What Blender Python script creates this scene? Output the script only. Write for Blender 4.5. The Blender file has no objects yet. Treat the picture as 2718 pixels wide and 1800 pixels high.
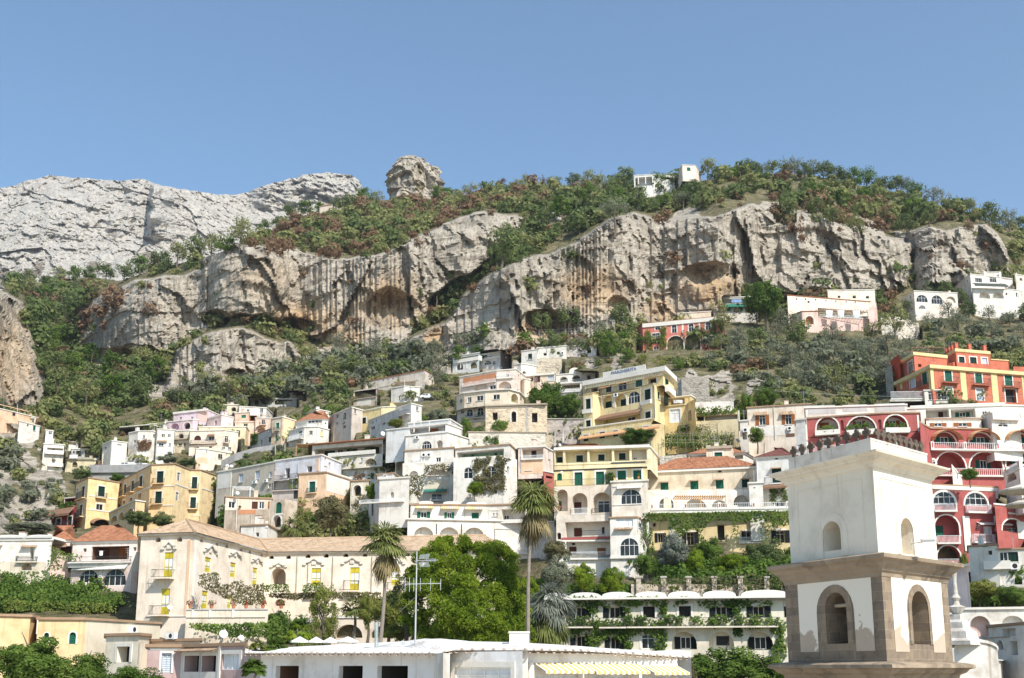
import bpy, math, random
import numpy as np
from mathutils import Vector, Matrix
from mathutils.geometry import delaunay_2d_cdt
R = math.radians
HAZE = 0.00007
SC = bpy.context.scene
COL = SC.collection
# ------------------------------------------------------------------ camera, sky, sun, exposure
FPX = 3000.0                     # focal length in pixels of the 2718 x 1800 photograph
TANP = 0.207
PIT = math.atan(TANP); CP, SP = math.cos(PIT), math.sin(PIT)
U0, V0 = 1359.0, 1154.0
cd = bpy.data.cameras.new('camera'); cam = bpy.data.objects.new('camera', cd); COL.objects.link(cam)
cd.sensor_fit = 'HORIZONTAL'; cd.sensor_width = 36.0; cd.lens = 36.0*FPX/2718.0
cd.shift_y = (V0-900.0)/2718.0
cd.clip_start = 1.0; cd.clip_end = 20000.0
cam.rotation_euler = (R(90)+PIT, 0, 0)
SC.camera = cam
SUN_AZ, SUN_EL = R(33), R(43)    # azimuth measured from behind the camera towards the right
sdir = Vector((math.cos(SUN_EL)*math.sin(SUN_AZ), -math.cos(SUN_EL)*math.cos(SUN_AZ), math.sin(SUN_EL)))
w = bpy.data.worlds.new('World'); SC.world = w; w.use_nodes = True
nt = w.node_tree; bg = nt.nodes['Background']
sky = nt.nodes.new('ShaderNodeTexSky'); sky.sky_type = 'NISHITA'; sky.sun_disc = False
sky.sun_elevation = SUN_EL; sky.sun_rotation = math.pi - SUN_AZ
sky.altitude = 50; sky.air_density = 1.0; sky.dust_density = 1.0; sky.ozone_density = 0.5
tint = nt.nodes.new('ShaderNodeMix'); tint.data_type = 'RGBA'; tint.blend_type = 'MULTIPLY'; tint.inputs[0].default_value = 1; tint.inputs[7].default_value = (.77, .97, 1.06, 1); nt.links.new(sky.outputs[0], tint.inputs[6]); nt.links.new(tint.outputs[2], bg.inputs[0]); bg.inputs[1].default_value = 0.112
sl = bpy.data.lights.new('sun', 'SUN'); sl.energy = 3.9; sl.angle = R(0.5); sl.color = (1.0, 0.945, 0.86)
so = bpy.data.objects.new('sun', sl); COL.objects.link(so)
so.rotation_euler = sdir.to_track_quat('Z', 'Y').to_euler()
SC.view_settings.view_transform = 'Standard'; SC.view_settings.look = 'None'
SC.view_settings.exposure = 0.68; SC.view_settings.gamma = 1.0
SC.cycles.max_bounces = 6; SC.cycles.diffuse_bounces = 4; SC.cycles.transparent_max_bounces = 4
SC.cycles.use_denoising = True

# ------------------------------------------------------------------ photograph measurements -> world
def ray(u, v):
    a = (u-U0)/FPX; b = (V0-v)/FPX
    return a, CP-b*SP, SP+b*CP
def at(u, v, Y):
    x, y, z = ray(u, v); k = Y/y
    return Vector((x*k, Y, z*k))
def y_of_z(u, v, z):
    x, y, z2 = ray(u, v); return y*z/z2
def x_of(u, Y, z): return (u-U0)/FPX*(Y*CP+z*SP)
def z_of(v, Y):
    x, y, z = ray(U0, v); return z/y*Y
def pix(p):
    wd = p[1]*CP+p[2]*SP
    return U0+FPX*p[0]/wd, V0-FPX*(p[2]*CP-p[1]*SP)/wd
REG = dict(a=(0,1000,3.92), b=(500,1000,3.92), c=(1000,880,3.92), d=(1450,880,3.92), e=(0,1350,3.92), f=(500,1350,3.92),
  g=(1000,1200,3.92), h=(1450,1150,3.6215), i=(1900,700,2.8765), j=(1950,1050,3.0742), k=(1400,1500,3.383), l=(2000,1150,2.4123),
  m=(0,1550,3.383), n=(600,1500,2.96), p=(0,400,2.368), q=(900,400,2.368), r=(1718,400,2.368), N=(0,0,1.0))
def px(reg, x, y):
    o = REG[reg]; return o[0]+x/o[2], o[1]+y/o[2]

# ------------------------------------------------------------------ materials
MATS = {}
def node_mat(name):
    m = bpy.data.materials.new(name); m.use_nodes = True
    n = m.node_tree; return m, n, n.nodes['Principled BSDF']
def lk(n, a, b): n.links.new(a, b)
def nd(n, t, **kw):
    x = n.nodes.new(t)
    for k, v in kw.items():
        if hasattr(x, k): setattr(x, k, v)
        else: x.inputs[k.replace('_', ' ')].default_value = v
    return x
def ramp(n, stops):
    r = n.nodes.new('ShaderNodeValToRGB'); e = r.color_ramp.elements
    while len(e) < len(stops): e.new(0.5)
    for s, (p, c) in zip(e, stops): s.position = p; s.color = (c[0], c[1], c[2], 1)
    return r
def mapped(n, scale, coord='Object'):
    tc = n.nodes.new('ShaderNodeTexCoord'); mp = n.nodes.new('ShaderNodeMapping')
    mp.inputs['Scale'].default_value = scale; lk(n, tc.outputs[coord], mp.inputs[0]); return mp.outputs[0]
def geo_mapped(n, scale):
    tc = n.nodes.new('ShaderNodeNewGeometry'); mp = n.nodes.new('ShaderNodeMapping')
    mp.inputs['Scale'].default_value = scale; lk(n, tc.outputs['Position'], mp.inputs[0]); return mp.outputs[0]
def mul(c, k): return tuple(max(0, min(1, x*k)) for x in c)
def wallm(col, worn=0.5, key=None):
    col = tuple(min(1, c*.93) for c in col)
    """weathered lime plaster: blotches, rain streaks, fine grain"""
    k = ('wall', tuple(round(x, 3) for x in col), worn)
    if k in MATS: return MATS[k]
    m, n, b = node_mat('plaster')
    g = geo_mapped(n, (0.55, 0.55, 0.55)); n1 = nd(n, 'ShaderNodeTexNoise', Scale=1.0, Detail=7.0, Roughness=0.62); lk(n, g, n1.inputs[0])
    g2 = geo_mapped(n, (2.6, 2.6, 0.16)); n2 = nd(n, 'ShaderNodeTexNoise', Scale=1.0, Detail=5.0, Roughness=0.6); lk(n, g2, n2.inputs[0])
    dirt = (col[0]*0.62, col[1]*0.56, col[2]*0.50)
    r1 = ramp(n, [(0.36, tuple(c+(d-c)*worn*0.8 for c, d in zip(col, dirt))), (0.52, col), (0.72, mul(col, 1.05))]); lk(n, n1.outputs[0], r1.inputs[0])
    r2 = ramp(n, [(0.30, (1, 1, 1)), (0.44, (0, 0, 0))]); lk(n, n2.outputs[0], r2.inputs[0])
    mx = nd(n, 'ShaderNodeMix', data_type='RGBA'); f = nd(n, 'ShaderNodeMath', operation='MULTIPLY'); f.inputs[1].default_value = worn*0.95
    lk(n, r2.outputs[0], f.inputs[0]); lk(n, f.outputs[0], mx.inputs[0]); lk(n, r1.outputs[0], mx.inputs[6])
    mx.inputs[7].default_value = (*dirt, 1); lk(n, mx.outputs[2], b.inputs['Base Color'])
    b.inputs['Roughness'].default_value = 0.92; b.inputs['Specular IOR Level'].default_value = 0.2
    bp = nd(n, 'ShaderNodeBump', Strength=0.25, Distance=0.06); n3 = nd(n, 'ShaderNodeTexNoise', Scale=3.0, Detail=8.0)
    g3 = geo_mapped(n, (1, 1, 1)); lk(n, g3, n3.inputs[0]); lk(n, n3.outputs[0], bp.inputs['Height']); lk(n, bp.outputs[0], b.inputs['Normal'])
    MATS[k] = m; return m
def stonem(col, scale=1.0, contrast=0.5, name='masonry', block=(1.2, 0.5)):
    k = ('stone', tuple(round(x, 3) for x in col), scale, contrast)
    if k in MATS: return MATS[k]
    m, n, b = node_mat(name)
    g = geo_mapped(n, (scale, scale, scale*1.35)); v = nd(n, 'ShaderNodeTexVoronoi', Scale=1.6); lk(n, g, v.inputs[0])
    n1 = nd(n, 'ShaderNodeTexNoise', Scale=0.5, Detail=8.0, Roughness=0.65); lk(n, g, n1.inputs[0])
    a = nd(n, 'ShaderNodeMath', operation='MULTIPLY_ADD'); a.inputs[1].default_value = 0.35
    sep = nd(n, 'ShaderNodeSeparateColor'); lk(n, v.outputs['Color'], sep.inputs[0]); lk(n, sep.outputs[0], a.inputs[0]); lk(n, n1.outputs[0], a.inputs[2])
    r1 = ramp(n, [(0.42, mul(col, 1-contrast)), (0.66, col), (0.9, mul(col, 1+contrast*0.4))]); lk(n, a.outputs[0], r1.inputs[0])
    lk(n, r1.outputs[0], b.inputs['Base Color']); b.inputs['Roughness'].default_value = 0.95; b.inputs['Specular IOR Level'].default_value = 0.15
    bp = nd(n, 'ShaderNodeBump', Strength=0.7, Distance=0.15); lk(n, v.outputs['Distance'], bp.inputs['Height']); bp.invert = True
    lk(n, bp.outputs[0], b.inputs['Normal']); MATS[k] = m; return m
def plainm(col, rough=0.6, metal=0.0, name='paint', var=0.12):
    k = ('plain', tuple(round(x, 3) for x in col), rough, metal)
    if k in MATS: return MATS[k]
    m, n, b = node_mat(name)
    g = geo_mapped(n, (1.3, 1.3, 1.3)); n1 = nd(n, 'ShaderNodeTexNoise', Scale=1.0, Detail=6.0); lk(n, g, n1.inputs[0])
    r1 = ramp(n, [(0.35, mul(col, 1-var)), (0.65, mul(col, 1+var))]); lk(n, n1.outputs[0], r1.inputs[0]); lk(n, r1.outputs[0], b.inputs['Base Color'])
    b.inputs['Roughness'].default_value = rough; b.inputs['Metallic'].default_value = metal; MATS[k] = m; return m
def louverm(col):
    k = ('louver', tuple(round(x, 3) for x in col))
    if k in MATS: return MATS[k]
    m, n, b = node_mat('louvred shutter paint')
    g = geo_mapped(n, (1, 1, 1)); wv = nd(n, 'ShaderNodeTexWave', Scale=2.2); wv.bands_direction = 'Z'; lk(n, g, wv.inputs[0])
    r1 = ramp(n, [(0.1, mul(col, 0.62)), (0.6, col)]); lk(n, wv.outputs[0], r1.inputs[0]); lk(n, r1.outputs[0], b.inputs['Base Color'])
    b.inputs['Roughness'].default_value = 0.6; b.inputs['Specular IOR Level'].default_value = 0.15
    bp = nd(n, 'ShaderNodeBump', Strength=0.5, Distance=0.03); lk(n, wv.outputs[0], bp.inputs['Height']); lk(n, bp.outputs[0], b.inputs['Normal'])
    MATS[k] = m; return m
def stripem(c1, c2, freq):
    k = ('stripe', c1, c2, freq)
    if k in MATS: return MATS[k]
    m, n, b = node_mat('striped awning cloth')
    g = mapped(n, (freq, freq, freq), 'UV'); wv = nd(n, 'ShaderNodeTexWave', Scale=1.0); wv.bands_direction = 'X'; lk(n, g, wv.inputs[0])
    r1 = ramp(n, [(0.45, c1), (0.55, c2)]); lk(n, wv.outputs[0], r1.inputs[0]); lk(n, r1.outputs[0], b.inputs['Base Color']); b.inputs['Roughness'].default_value = 0.9
    MATS[k] = m; return m
def glassm(dark=0.03, tint=(0.8, 0.95, 1.1)):
    k = ('glass', dark, tint)
    if k in MATS: return MATS[k]
    m, n, b = node_mat('window glass')
    g = geo_mapped(n, (0.8, 0.8, 0.35)); n1 = nd(n, 'ShaderNodeTexNoise', Scale=1.0, Detail=3.0); lk(n, g, n1.inputs[0])
    r1 = ramp(n, [(0.4, mul((dark, dark, dark), 0.5)), (0.62, tuple(dark*2.2*t for t in tint))]); lk(n, n1.outputs[0], r1.inputs[0]); lk(n, r1.outputs[0], b.inputs['Base Color'])
    b.inputs['Roughness'].default_value = 0.18; b.inputs['Specular IOR Level'].default_value = 0.3; MATS[k] = m; return m
def tilem(col, name='roof tiles', freq=3.2):
    """terracotta pan tiles: rows of ridges along UV x, courses along UV y"""
    k = ('tile', tuple(round(x, 3) for x in col), freq)
    if k in MATS: return MATS[k]
    m, n, b = node_mat(name)
    uv = mapped(n, (1, 1, 1), 'UV'); wx = nd(n, 'ShaderNodeTexWave', Scale=freq/3.14159/2*3.2); wx.bands_direction = 'X'; lk(n, uv, wx.inputs[0])
    wy = nd(n, 'ShaderNodeTexWave', Scale=0.8); wy.bands_direction = 'Y'; wy.wave_profile = 'SAW'; lk(n, uv, wy.inputs[0])
    n1 = nd(n, 'ShaderNodeTexNoise', Scale=0.9, Detail=8.0, Roughness=0.7); lk(n, geo_mapped(n, (1, 1, 1)), n1.inputs[0])
    v = nd(n, 'ShaderNodeTexVoronoi', Scale=2.5); lk(n, uv, v.inputs[0]); sep = nd(n, 'ShaderNodeSeparateColor'); lk(n, v.outputs['Color'], sep.inputs[0])
    a = nd(n, 'ShaderNodeMath', operation='MULTIPLY_ADD'); a.inputs[1].default_value = 0.45; lk(n, sep.outputs[0], a.inputs[0]); lk(n, n1.outputs[0], a.inputs[2])
    r1 = ramp(n, [(0.42, mul(col, 0.6)), (0.7, col), (0.98, (min(1, col[0]*1.15), col[1]*1.28, col[2]*1.4))]); lk(n, a.outputs[0], r1.inputs[0])
    mx = nd(n, 'ShaderNodeMix', data_type='RGBA', blend_type='MULTIPLY'); mx.inputs[0].default_value = 0.75
    r2 = ramp(n, [(0.0, (0.42, 0.38, 0.36)), (0.35, (1, 1, 1))]); lk(n, wx.outputs[0], r2.inputs[0]); lk(n, r1.outputs[0], mx.inputs[6]); lk(n, r2.outputs[0], mx.inputs[7])
    lk(n, mx.outputs[2], b.inputs['Base Color']); b.inputs['Roughness'].default_value = 0.9
    ad = nd(n, 'ShaderNodeMath', operation='MULTIPLY_ADD'); ad.inputs[1].default_value = 0.3; lk(n, wy.outputs[0], ad.inputs[0]); lk(n, wx.outputs[0], ad.inputs[2])
    bp = nd(n, 'ShaderNodeBump', Strength=0.9, Distance=0.12); lk(n, ad.outputs[0], bp.inputs['Height']); lk(n, bp.outputs[0], b.inputs['Normal'])
    MATS[k] = m; return m
def leafm(key, c1, c2, c3=None, trans=0.42, nscale=0.35):
    k = ('leaf', key)
    if k in MATS: return MATS[k]
    m = bpy.data.materials.new('foliage '+key); m.use_nodes = True; n = m.node_tree; n.nodes.clear()
    out = n.nodes.new('ShaderNodeOutputMaterial'); g = geo_mapped(n, (nscale,)*3)
    n1 = nd(n, 'ShaderNodeTexNoise', Scale=1.0, Detail=4.0, Roughness=0.7); lk(n, g, n1.inputs[0])
    oi = n.nodes.new('ShaderNodeObjectInfo'); a = nd(n, 'ShaderNodeMath', operation='MULTIPLY_ADD'); a.inputs[1].default_value = 0.16
    lk(n, oi.outputs['Random'], a.inputs[0]); s = nd(n, 'ShaderNodeMath', operation='SUBTRACT'); s.inputs[1].default_value = 0.08
    lk(n, n1.outputs[0], s.inputs[0]); lk(n, s.outputs[0], a.inputs[2])
    st = [(0.36, c1), (0.62, c2)] + ([(0.72, c3)] if c3 else [])
    r1 = ramp(n, st); lk(n, a.outputs[0], r1.inputs[0])
    d = n.nodes.new('ShaderNodeBsdfDiffuse'); t = n.nodes.new('ShaderNodeBsdfTranslucent'); mx = n.nodes.new('ShaderNodeMixShader')
    lk(n, r1.outputs[0], d.inputs[0]); lk(n, r1.outputs[0], t.inputs[0]); mx.inputs[0].default_value = trans
    lk(n, d.outputs[0], mx.inputs[1]); lk(n, t.outputs[0], mx.inputs[2]); lk(n, mx.outputs[0], out.inputs[0]); MATS[k] = m; return m

# ------------------------------------------------------------------ objects
def tag(o, label=None, cat=None, group=None, kind=None):
    if label: o['label'] = label
    if cat: o['category'] = cat
    if group: o['group'] = group
    if kind: o['kind'] = kind
    return o
def thing(name, label, cat, loc=(0, 0, 0), group=None, kind=None):
    o = bpy.data.objects.new(name, None); COL.objects.link(o); o.location = loc; o.empty_display_size = 0.5
    return tag(o, label, cat, group, kind)
class MB:
    """collects faces with a material each, then links them as one mesh object"""
    def __init__(s): s.v = []; s.f = []; s.m = []; s.mats = []; s.uv = {}
    def mi(s, mat):
        if mat not in s.mats: s.mats.append(mat)
        return s.mats.index(mat)
    def poly(s, pts, mat, uv=None):
        i = len(s.v); s.v.extend([tuple(p) for p in pts]); s.f.append(tuple(range(i, i+len(pts)))); s.m.append(s.mi(mat))
        if uv: s.uv[len(s.f)-1] = uv
    def box(s, o, ax, ay, az, mat):
        """o: a corner; ax, ay, az: the three edge vectors"""
        o, ax, ay, az = Vector(o), Vector(ax), Vector(ay), Vector(az)
        c = [o, o+ax, o+ax+ay, o+ay]; t = [q+az for q in c]; flip = ax.cross(ay).dot(az) < 0
        F = [c[::-1], t] + [[c[k], c[(k+1) % 4], t[(k+1) % 4], t[k]] for k in range(4)]
        for q in F: s.poly(q[::-1] if flip else q, mat)
    def abox(s, x0, y0, z0, x1, y1, z1, mat): s.box((x0, y0, z0), (x1-x0, 0, 0), (0, y1-y0, 0), (0, 0, z1-z0), mat)
    def tube(s, p0, p1, r0, r1, mat, n=8, cap=True):
        p0, p1 = Vector(p0), Vector(p1); d = (p1-p0).normalized(); a = d.orthogonal().normalized(); b = d.cross(a)
        A = [p0+(a*math.cos(t)+b*math.sin(t))*r0 for t in [2*math.pi*k/n for k in range(n)]]
        B = [p1+(a*math.cos(t)+b*math.sin(t))*r1 for t in [2*math.pi*k/n for k in range(n)]]
        for k in range(n): s.poly([A[k], A[(k+1) % n], B[(k+1) % n], B[k]], mat)
        if cap: s.poly(A[::-1], mat); s.poly(B, mat)
    def lathe(s, o, prof, mat, n=16):
        o = Vector(o)
        for (r0, z0), (r1, z1) in zip(prof, prof[1:]):
            for k in range(n):
                t0, t1 = 2*math.pi*k/n, 2*math.pi*(k+1)/n
                q = [o+Vector((r0*math.cos(t0), r0*math.sin(t0), z0)), o+Vector((r0*math.cos(t1), r0*math.sin(t1), z0)),
                     o+Vector((r1*math.cos(t1), r1*math.sin(t1), z1)), o+Vector((r1*math.cos(t0), r1*math.sin(t0), z1))]
                if r0 < 1e-6: q = [q[0], q[2], q[3]]
                elif r1 < 1e-6: q = q[:3]
                s.poly(q, mat)
    def build(s, name, parent=None, base=None, smooth=False):
        if not s.f: return None
        base = Vector(base) if base is not None else (Vector(parent.location) if parent is not None and parent.parent is None and parent.type == 'EMPTY' else Vector((0, 0, 0)))
        me = bpy.data.meshes.new(name); me.from_pydata([(p[0]-base.x, p[1]-base.y, p[2]-base.z) for p in s.v], [], s.f)
        for m in s.mats: me.materials.append(m)
        me.polygons.foreach_set('material_index', s.m)
        if s.uv:
            ul = me.uv_layers.new(name='UVMap').data
            for fi, uv in s.uv.items():
                for li, c in zip(me.polygons[fi].loop_indices, uv): ul[li].uv = c
        if smooth: me.polygons.foreach_set('use_smooth', [True]*len(s.f))
        o = bpy.data.objects.new(name, me); COL.objects.link(o)
        if parent is not None: o.parent = parent
        else: o.location = base
        return o
WHITE = (0.74, 0.70, 0.635)
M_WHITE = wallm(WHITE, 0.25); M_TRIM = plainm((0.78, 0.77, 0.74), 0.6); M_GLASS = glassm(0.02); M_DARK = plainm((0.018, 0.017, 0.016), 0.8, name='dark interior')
M_IRON = plainm((0.03, 0.03, 0.032), 0.5, name='black iron'); M_GREEN = louverm((0.012, 0.115, 0.07)); M_DGREEN = louverm((0.008, 0.035, 0.028))
M_BROWN = louverm((0.30, 0.105, 0.03)); M_BLACK = louverm((0.008, 0.012, 0.014)); M_DBROWN = louverm((0.09, 0.03, 0.02)); M_YEL = plainm((0.50, 0.40, 0.015), 0.5)
M_TEAL = louverm((0.02, 0.22, 0.14)); M_WRAIL = plainm((0.76, 0.76, 0.76), 0.5); M_TERRA = tilem((0.50, 0.20, 0.095)); M_PTILE = tilem((0.55, 0.36, 0.22))
M_LSH = louverm((0.55, 0.60, 0.66)); M_GREY = plainm((0.42, 0.42, 0.42), 0.5); M_CURT = plainm((0.66, 0.68, 0.70), 0.8, name='net curtain')
# ------------------------------------------------------------------ leaf masses (numpy)
RNG = np.random.default_rng(7)
def quads_mesh(name, V, mats, mi=None, smooth=False):
    """V: (N,4,3) quads -> mesh"""
    N = len(V); me = bpy.data.meshes.new(name); me.vertices.add(N*4); me.vertices.foreach_set('co', np.ascontiguousarray(V, dtype=np.float32).ravel())
    me.loops.add(N*4); me.loops.foreach_set('vertex_index', np.arange(N*4, dtype=np.int32))
    me.polygons.add(N); me.polygons.foreach_set('loop_start', np.arange(0, N*4, 4, dtype=np.int32)); me.polygons.foreach_set('loop_total', np.full(N, 4, dtype=np.int32))
    if mi is not None: me.polygons.foreach_set('material_index', np.asarray(mi, dtype=np.int32))
    for m in mats: me.materials.append(m)
    me.update(); me.validate(); return me
def unit(a): return a/np.maximum(1e-9, np.linalg.norm(a, axis=-1, keepdims=True))
def leaf_quads(P, Nn, size, aspect=0.6, jit=0.6, rng=RNG, droop=0.0):
    """P centres, Nn outward directions: quads whose normal is roughly Nn, turned at random"""
    N = len(P); nn = unit(Nn+jit*rng.normal(size=(N, 3))); r = unit(rng.normal(size=(N, 3)))
    a = unit(np.cross(nn, r)); b = np.cross(nn, a)
    if droop: a = unit(a+np.array([0, 0, -droop])); b = unit(np.cross(nn, a))
    s = np.asarray(size).reshape(-1, 1)*(0.7+0.6*rng.random((N, 1)))
    A, Bv = a*s*0.5, b*s*0.5*aspect
    return np.stack([P-A, P+Bv*0.9-A*0.1, P+A, P-Bv*0.9+A*0.1], axis=1)
def obj(name, me, parent=None, loc=(0, 0, 0), rot=0, sc=(1, 1, 1)):
    o = bpy.data.objects.new(name, me); COL.objects.link(o); o.parent = parent; o.location = loc; o.rotation_euler = (0, 0, rot); o.scale = sc; return o
# ------------------------------------------------------------------ buildings
CARVE = []       # fronts of buildings: the ground is dug back behind them
LATE = []        # (function, args) things that hang on or stand by buildings
CNAMES = dict(white=WHITE, cream=(0.68, 0.60, 0.47), red=(0.40, 0.11, 0.10), ochre=(0.62, 0.47, 0.24), yel=(0.74, 0.60, 0.31), stone=(0.42, 0.35, 0.27),
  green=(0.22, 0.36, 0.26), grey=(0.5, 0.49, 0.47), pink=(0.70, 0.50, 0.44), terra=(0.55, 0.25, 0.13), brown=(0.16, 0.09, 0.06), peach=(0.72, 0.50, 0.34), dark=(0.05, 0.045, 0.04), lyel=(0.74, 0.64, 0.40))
SHUT = dict(g=M_GREEN, G=M_DGREEN, b=M_BROWN, B=M_DBROWN, k=M_BLACK, y=M_YEL, t=M_TEAL, L=M_LSH)
def offset_poly(P, d):
    n = len(P); out = []
    for i in range(n):
        a, b, c = P[i-1], P[i], P[(i+1) % n]
        e1 = (b-a); e2 = (c-b)
        if e1.length < 1e-6 or e2.length < 1e-6: out.append(b.copy()); continue
        e1.normalize(); e2.normalize(); n1 = Vector((e1.y, -e1.x)); n2 = Vector((e2.y, -e2.x))
        q = max(0.35, 1+n1.dot(n2)); out.append(b+(n1+n2)/q*d)
    return out
def molding(mb, P, prof, mat, closed=True):
    """sweep a profile [(out, z)] round the footprint P (2-D, counter-clockwise)"""
    rings = [[Vector((q.x, q.y, z)) for q in offset_poly(P, o)] for o, z in prof]
    n = len(P)
    for a, b in zip(rings, rings[1:]):
        for i in range(n if closed else n-1):
            j = (i+1) % n; mb.poly([a[i], a[j], b[j], b[i]], mat)
def in2d(p, poly):
    r = False
    for (x1, y1), (x2, y2) in zip(poly, poly[1:]+poly[:1]):
        if (y1 > p[1]) != (y2 > p[1]) and p[0] < (x2-x1)*(p[1]-y1)/(y2-y1)+x1: r = not r
    return r
class Face:
    def __init__(s, p, q, z0, z1):
        s.p = Vector((p.x, p.y, 0)); t = Vector((q.x-p.x, q.y-p.y, 0)); s.L = t.length; s.t = t/s.L; s.n = Vector((s.t.y, -s.t.x, 0)); s.z0, s.z1 = z0, z1
    def loc(s, u, v, off=0.0):
        d = Vector(ray(u, v)); p = s.p+s.n*off; dn = d.dot(s.n)
        if abs(dn) < 1e-5: return None
        k = p.dot(s.n)/dn
        if k <= 0: return None
        w = d*k-s.p; return w.dot(s.t), w.z
    def W(s, a, z, n=0.0): 
        q = s.p+s.t*a+s.n*n; return Vector((q.x, q.y, z))
    def box(s, mb, a0, a1, z0, z1, n0, n1, mat): mb.box(s.W(a0, z0, n0), s.t*(a1-a0), s.n*(n1-n0), (0, 0, z1-z0), mat)
    def rect(s, x0, y0, x1, y1, off=0.0):
        um, vm = (x0+x1)/2, (y0+y1)/2; c = [s.loc(x0, vm, off), s.loc(x1, vm, off), s.loc(um, y0, off), s.loc(um, y1, off)]
        if None in c: return None
        return c[0][0], c[3][1], c[1][0], c[2][1]
def arch_outline(a0, z0, a1, z1, n=9):
    r = (a1-a0)/2; h = min(r, (z1-z0)*0.9); zs = z1-h
    return [(a0, z0), (a1, z0)]+[(a0+r+r*math.cos(math.pi*k/n), zs+h*math.sin(math.pi*k/n)) for k in range(0, n+1)]
def rect_outline(a0, z0, a1, z1): return [(a0, z0), (a1, z0), (a1, z1), (a0, z1)]
def inset(out, d, a0, z0, a1, z1):
    ca, cz = (a0+a1)/2, (z0+z1)/2; fx = max(0.2, 1-2*d/max(0.05, a1-a0)); fz = max(0.2, 1-2*d/max(0.05, z1-z0))
    return [(ca+(a-ca)*fx, cz+(z-cz)*fz) for a, z in out]
class B:
    def __init__(s, reg, name, label, cat='house', group=None):
        s.reg = reg; s.root = thing(name, label, cat, group=group); s.base = None; s.label = label; s.done = False
    def body(s, Y, pts, bot, col, feats='', back=8.0, rim='trim', rimh=0.22, rimo=0.18, worn=0.7, quad=False, k0=0, deep=5.0, roof=None, wname='wall', wm=None, reg=None, Ys=None, XY=None, zz=None):
        reg = reg or s.reg; P = [px(reg, x, y) for x, y in pts]; z1 = at(P[k0][0], P[k0][1], Y).z
        ys = [min(Y*1.9, max(Y*0.6, y_of_z(u, v, z1))) for u, v in P]; XY = XY or [Vector((x_of(u, yy, z1), yy)) for (u, v), yy in zip(P, ys)]
        if Ys: ys = Ys; XY = [Vector((x_of(u, yy, z1), yy)) for (u, v), yy in zip(P, ys)]
        z0 = z_of(px(reg, pts[0][0], bot)[1], ys[0]); zb = z0-deep
        if zz: z0, z1 = zz; zb = z0-deep
        if s.base is None: s.base = Vector((sum(q.x for q in XY)/len(XY), sum(q.y for q in XY)/len(XY), z0)); s.root.location = s.base
        CARVE.append(([q.copy() for q in XY], z0, z1))
        wm = wm or wallm(CNAMES[col] if isinstance(col, str) else col, worn)
        if quad and len(XY) == 3: FP = XY+[XY[0]+XY[2]-XY[1]]
        else: FP = XY+[XY[-1]+XY[-1].normalized()*back, XY[0]+XY[0].normalized()*back]
        s.FP, s.z0, s.z1, s.wm = FP, z0, z1, wm
        nf = len(XY)-1; s.faces = [Face(XY[i], XY[i+1], zb, z1) for i in range(nf)]; holes = [[] for _ in range(nf)]; s.log = []
        mb = MB(); todo = []
        for ln in feats.strip().splitlines():
            ln, _, lab = ln.strip().partition('|'); a = ln.split()
            if not a: continue
            kd = a[0]; c = [float(x) for x in a[1:5]]; ex = a[5:]
            x0, y0 = px(reg, c[0], c[1]); x1, y1 = px(reg, c[2], c[3])
            todo.append((kd, x0, y0, x1, y1, ex, lab.strip()))
        for kd, x0, y0, x1, y1, ex, lab in todo: s.feat(mb, holes, kd, x0, y0, x1, y1, ex, lab)
        rr = random.Random(s.label+str(len(CARVE)))
        if 'house' in s.root.name and Y > 140 and deep > .3:
            for i, f in enumerate(s.faces):
                if feats and not holes[i] and f.L > 3.2 and z1-z0 > 3.2:
                    for _ in range(1+(f.L > 7)):
                        a = rr.uniform(.8, f.L-1.6); zz_ = z0+(z1-z0)*rr.uniform(.45, .68); c0, c1 = pix(f.W(a, zz_+1.25)), pix(f.W(a+.85, zz_)); s.feat(mb, holes, rr.choice(['w', 'k', 'G', 'L', 'w']), c0[0], c0[1], c1[0], c1[1], [], '')
                if rr.random() < .45 and f.L > 3:
                    q = MB(); a = rr.choice([.18, f.L-.18]); q.tube(f.W(a, zb+.2, .07), f.W(a, z1-.1, .07), .05, .05, rr.choice([M_GREY, wallm(CNAMES['cream'], .5), M_TRIM]), 6); q.build('drainpipe', s.root, s.base)
            if roof is None and rr.random() < .5:
                f = rr.choice(s.faces); a = rr.uniform(.2, .8)*f.L; n_ = -rr.uniform(.8, 2.5); h_ = rr.uniform(1.6, 3.2); q = MB(); q.tube(f.W(a, z1-.1, n_), f.W(a, z1+h_, n_), .03, .02, M_GREY, 5)
                for k in range(3): q.tube(f.W(a-.5+.1*k, z1+h_-.1-.25*k, n_), f.W(a+.5-.1*k, z1+h_-.1-.25*k, n_), .015, .015, M_GREY, 4)
                q.build('aerial', s.root, s.base)
        for i, f in enumerate(s.faces):
            vs = [(0, zb), (f.L, zb), (f.L, z1), (0, z1)]; es = [(0, 1), (1, 2), (2, 3), (3, 0)]
            for h in holes[i]:
                b0 = len(vs); vs += h; es += [(b0+k, b0+(k+1) % len(h)) for k in range(len(h))]
            if holes[i]:
                ov, _e, of = delaunay_2d_cdt([Vector(q) for q in vs], es, [], 1, 1e-5)[:3]
                for fc in of:
                    c = (sum(ov[k][0] for k in fc)/len(fc), sum(ov[k][1] for k in fc)/len(fc))
                    if not any(in2d(c, h) for h in holes[i]): mb.poly([f.W(ov[k][0], ov[k][1]) for k in fc], wm)
            else: mb.poly([f.W(*q) for q in vs], wm)
        n = len(FP)
        for i in range(nf, n): 
            p, q = FP[i], FP[(i+1) % n]; mb.poly([(p.x, p.y, zb), (q.x, q.y, zb), (q.x, q.y, z1), (p.x, p.y, z1)], wm)
        if roof is None or roof[0] != 'none': mb.poly([(q.x, q.y, z1-0.06) for q in FP], wm)
        mb.build(wname, s.root, s.base)
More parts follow.
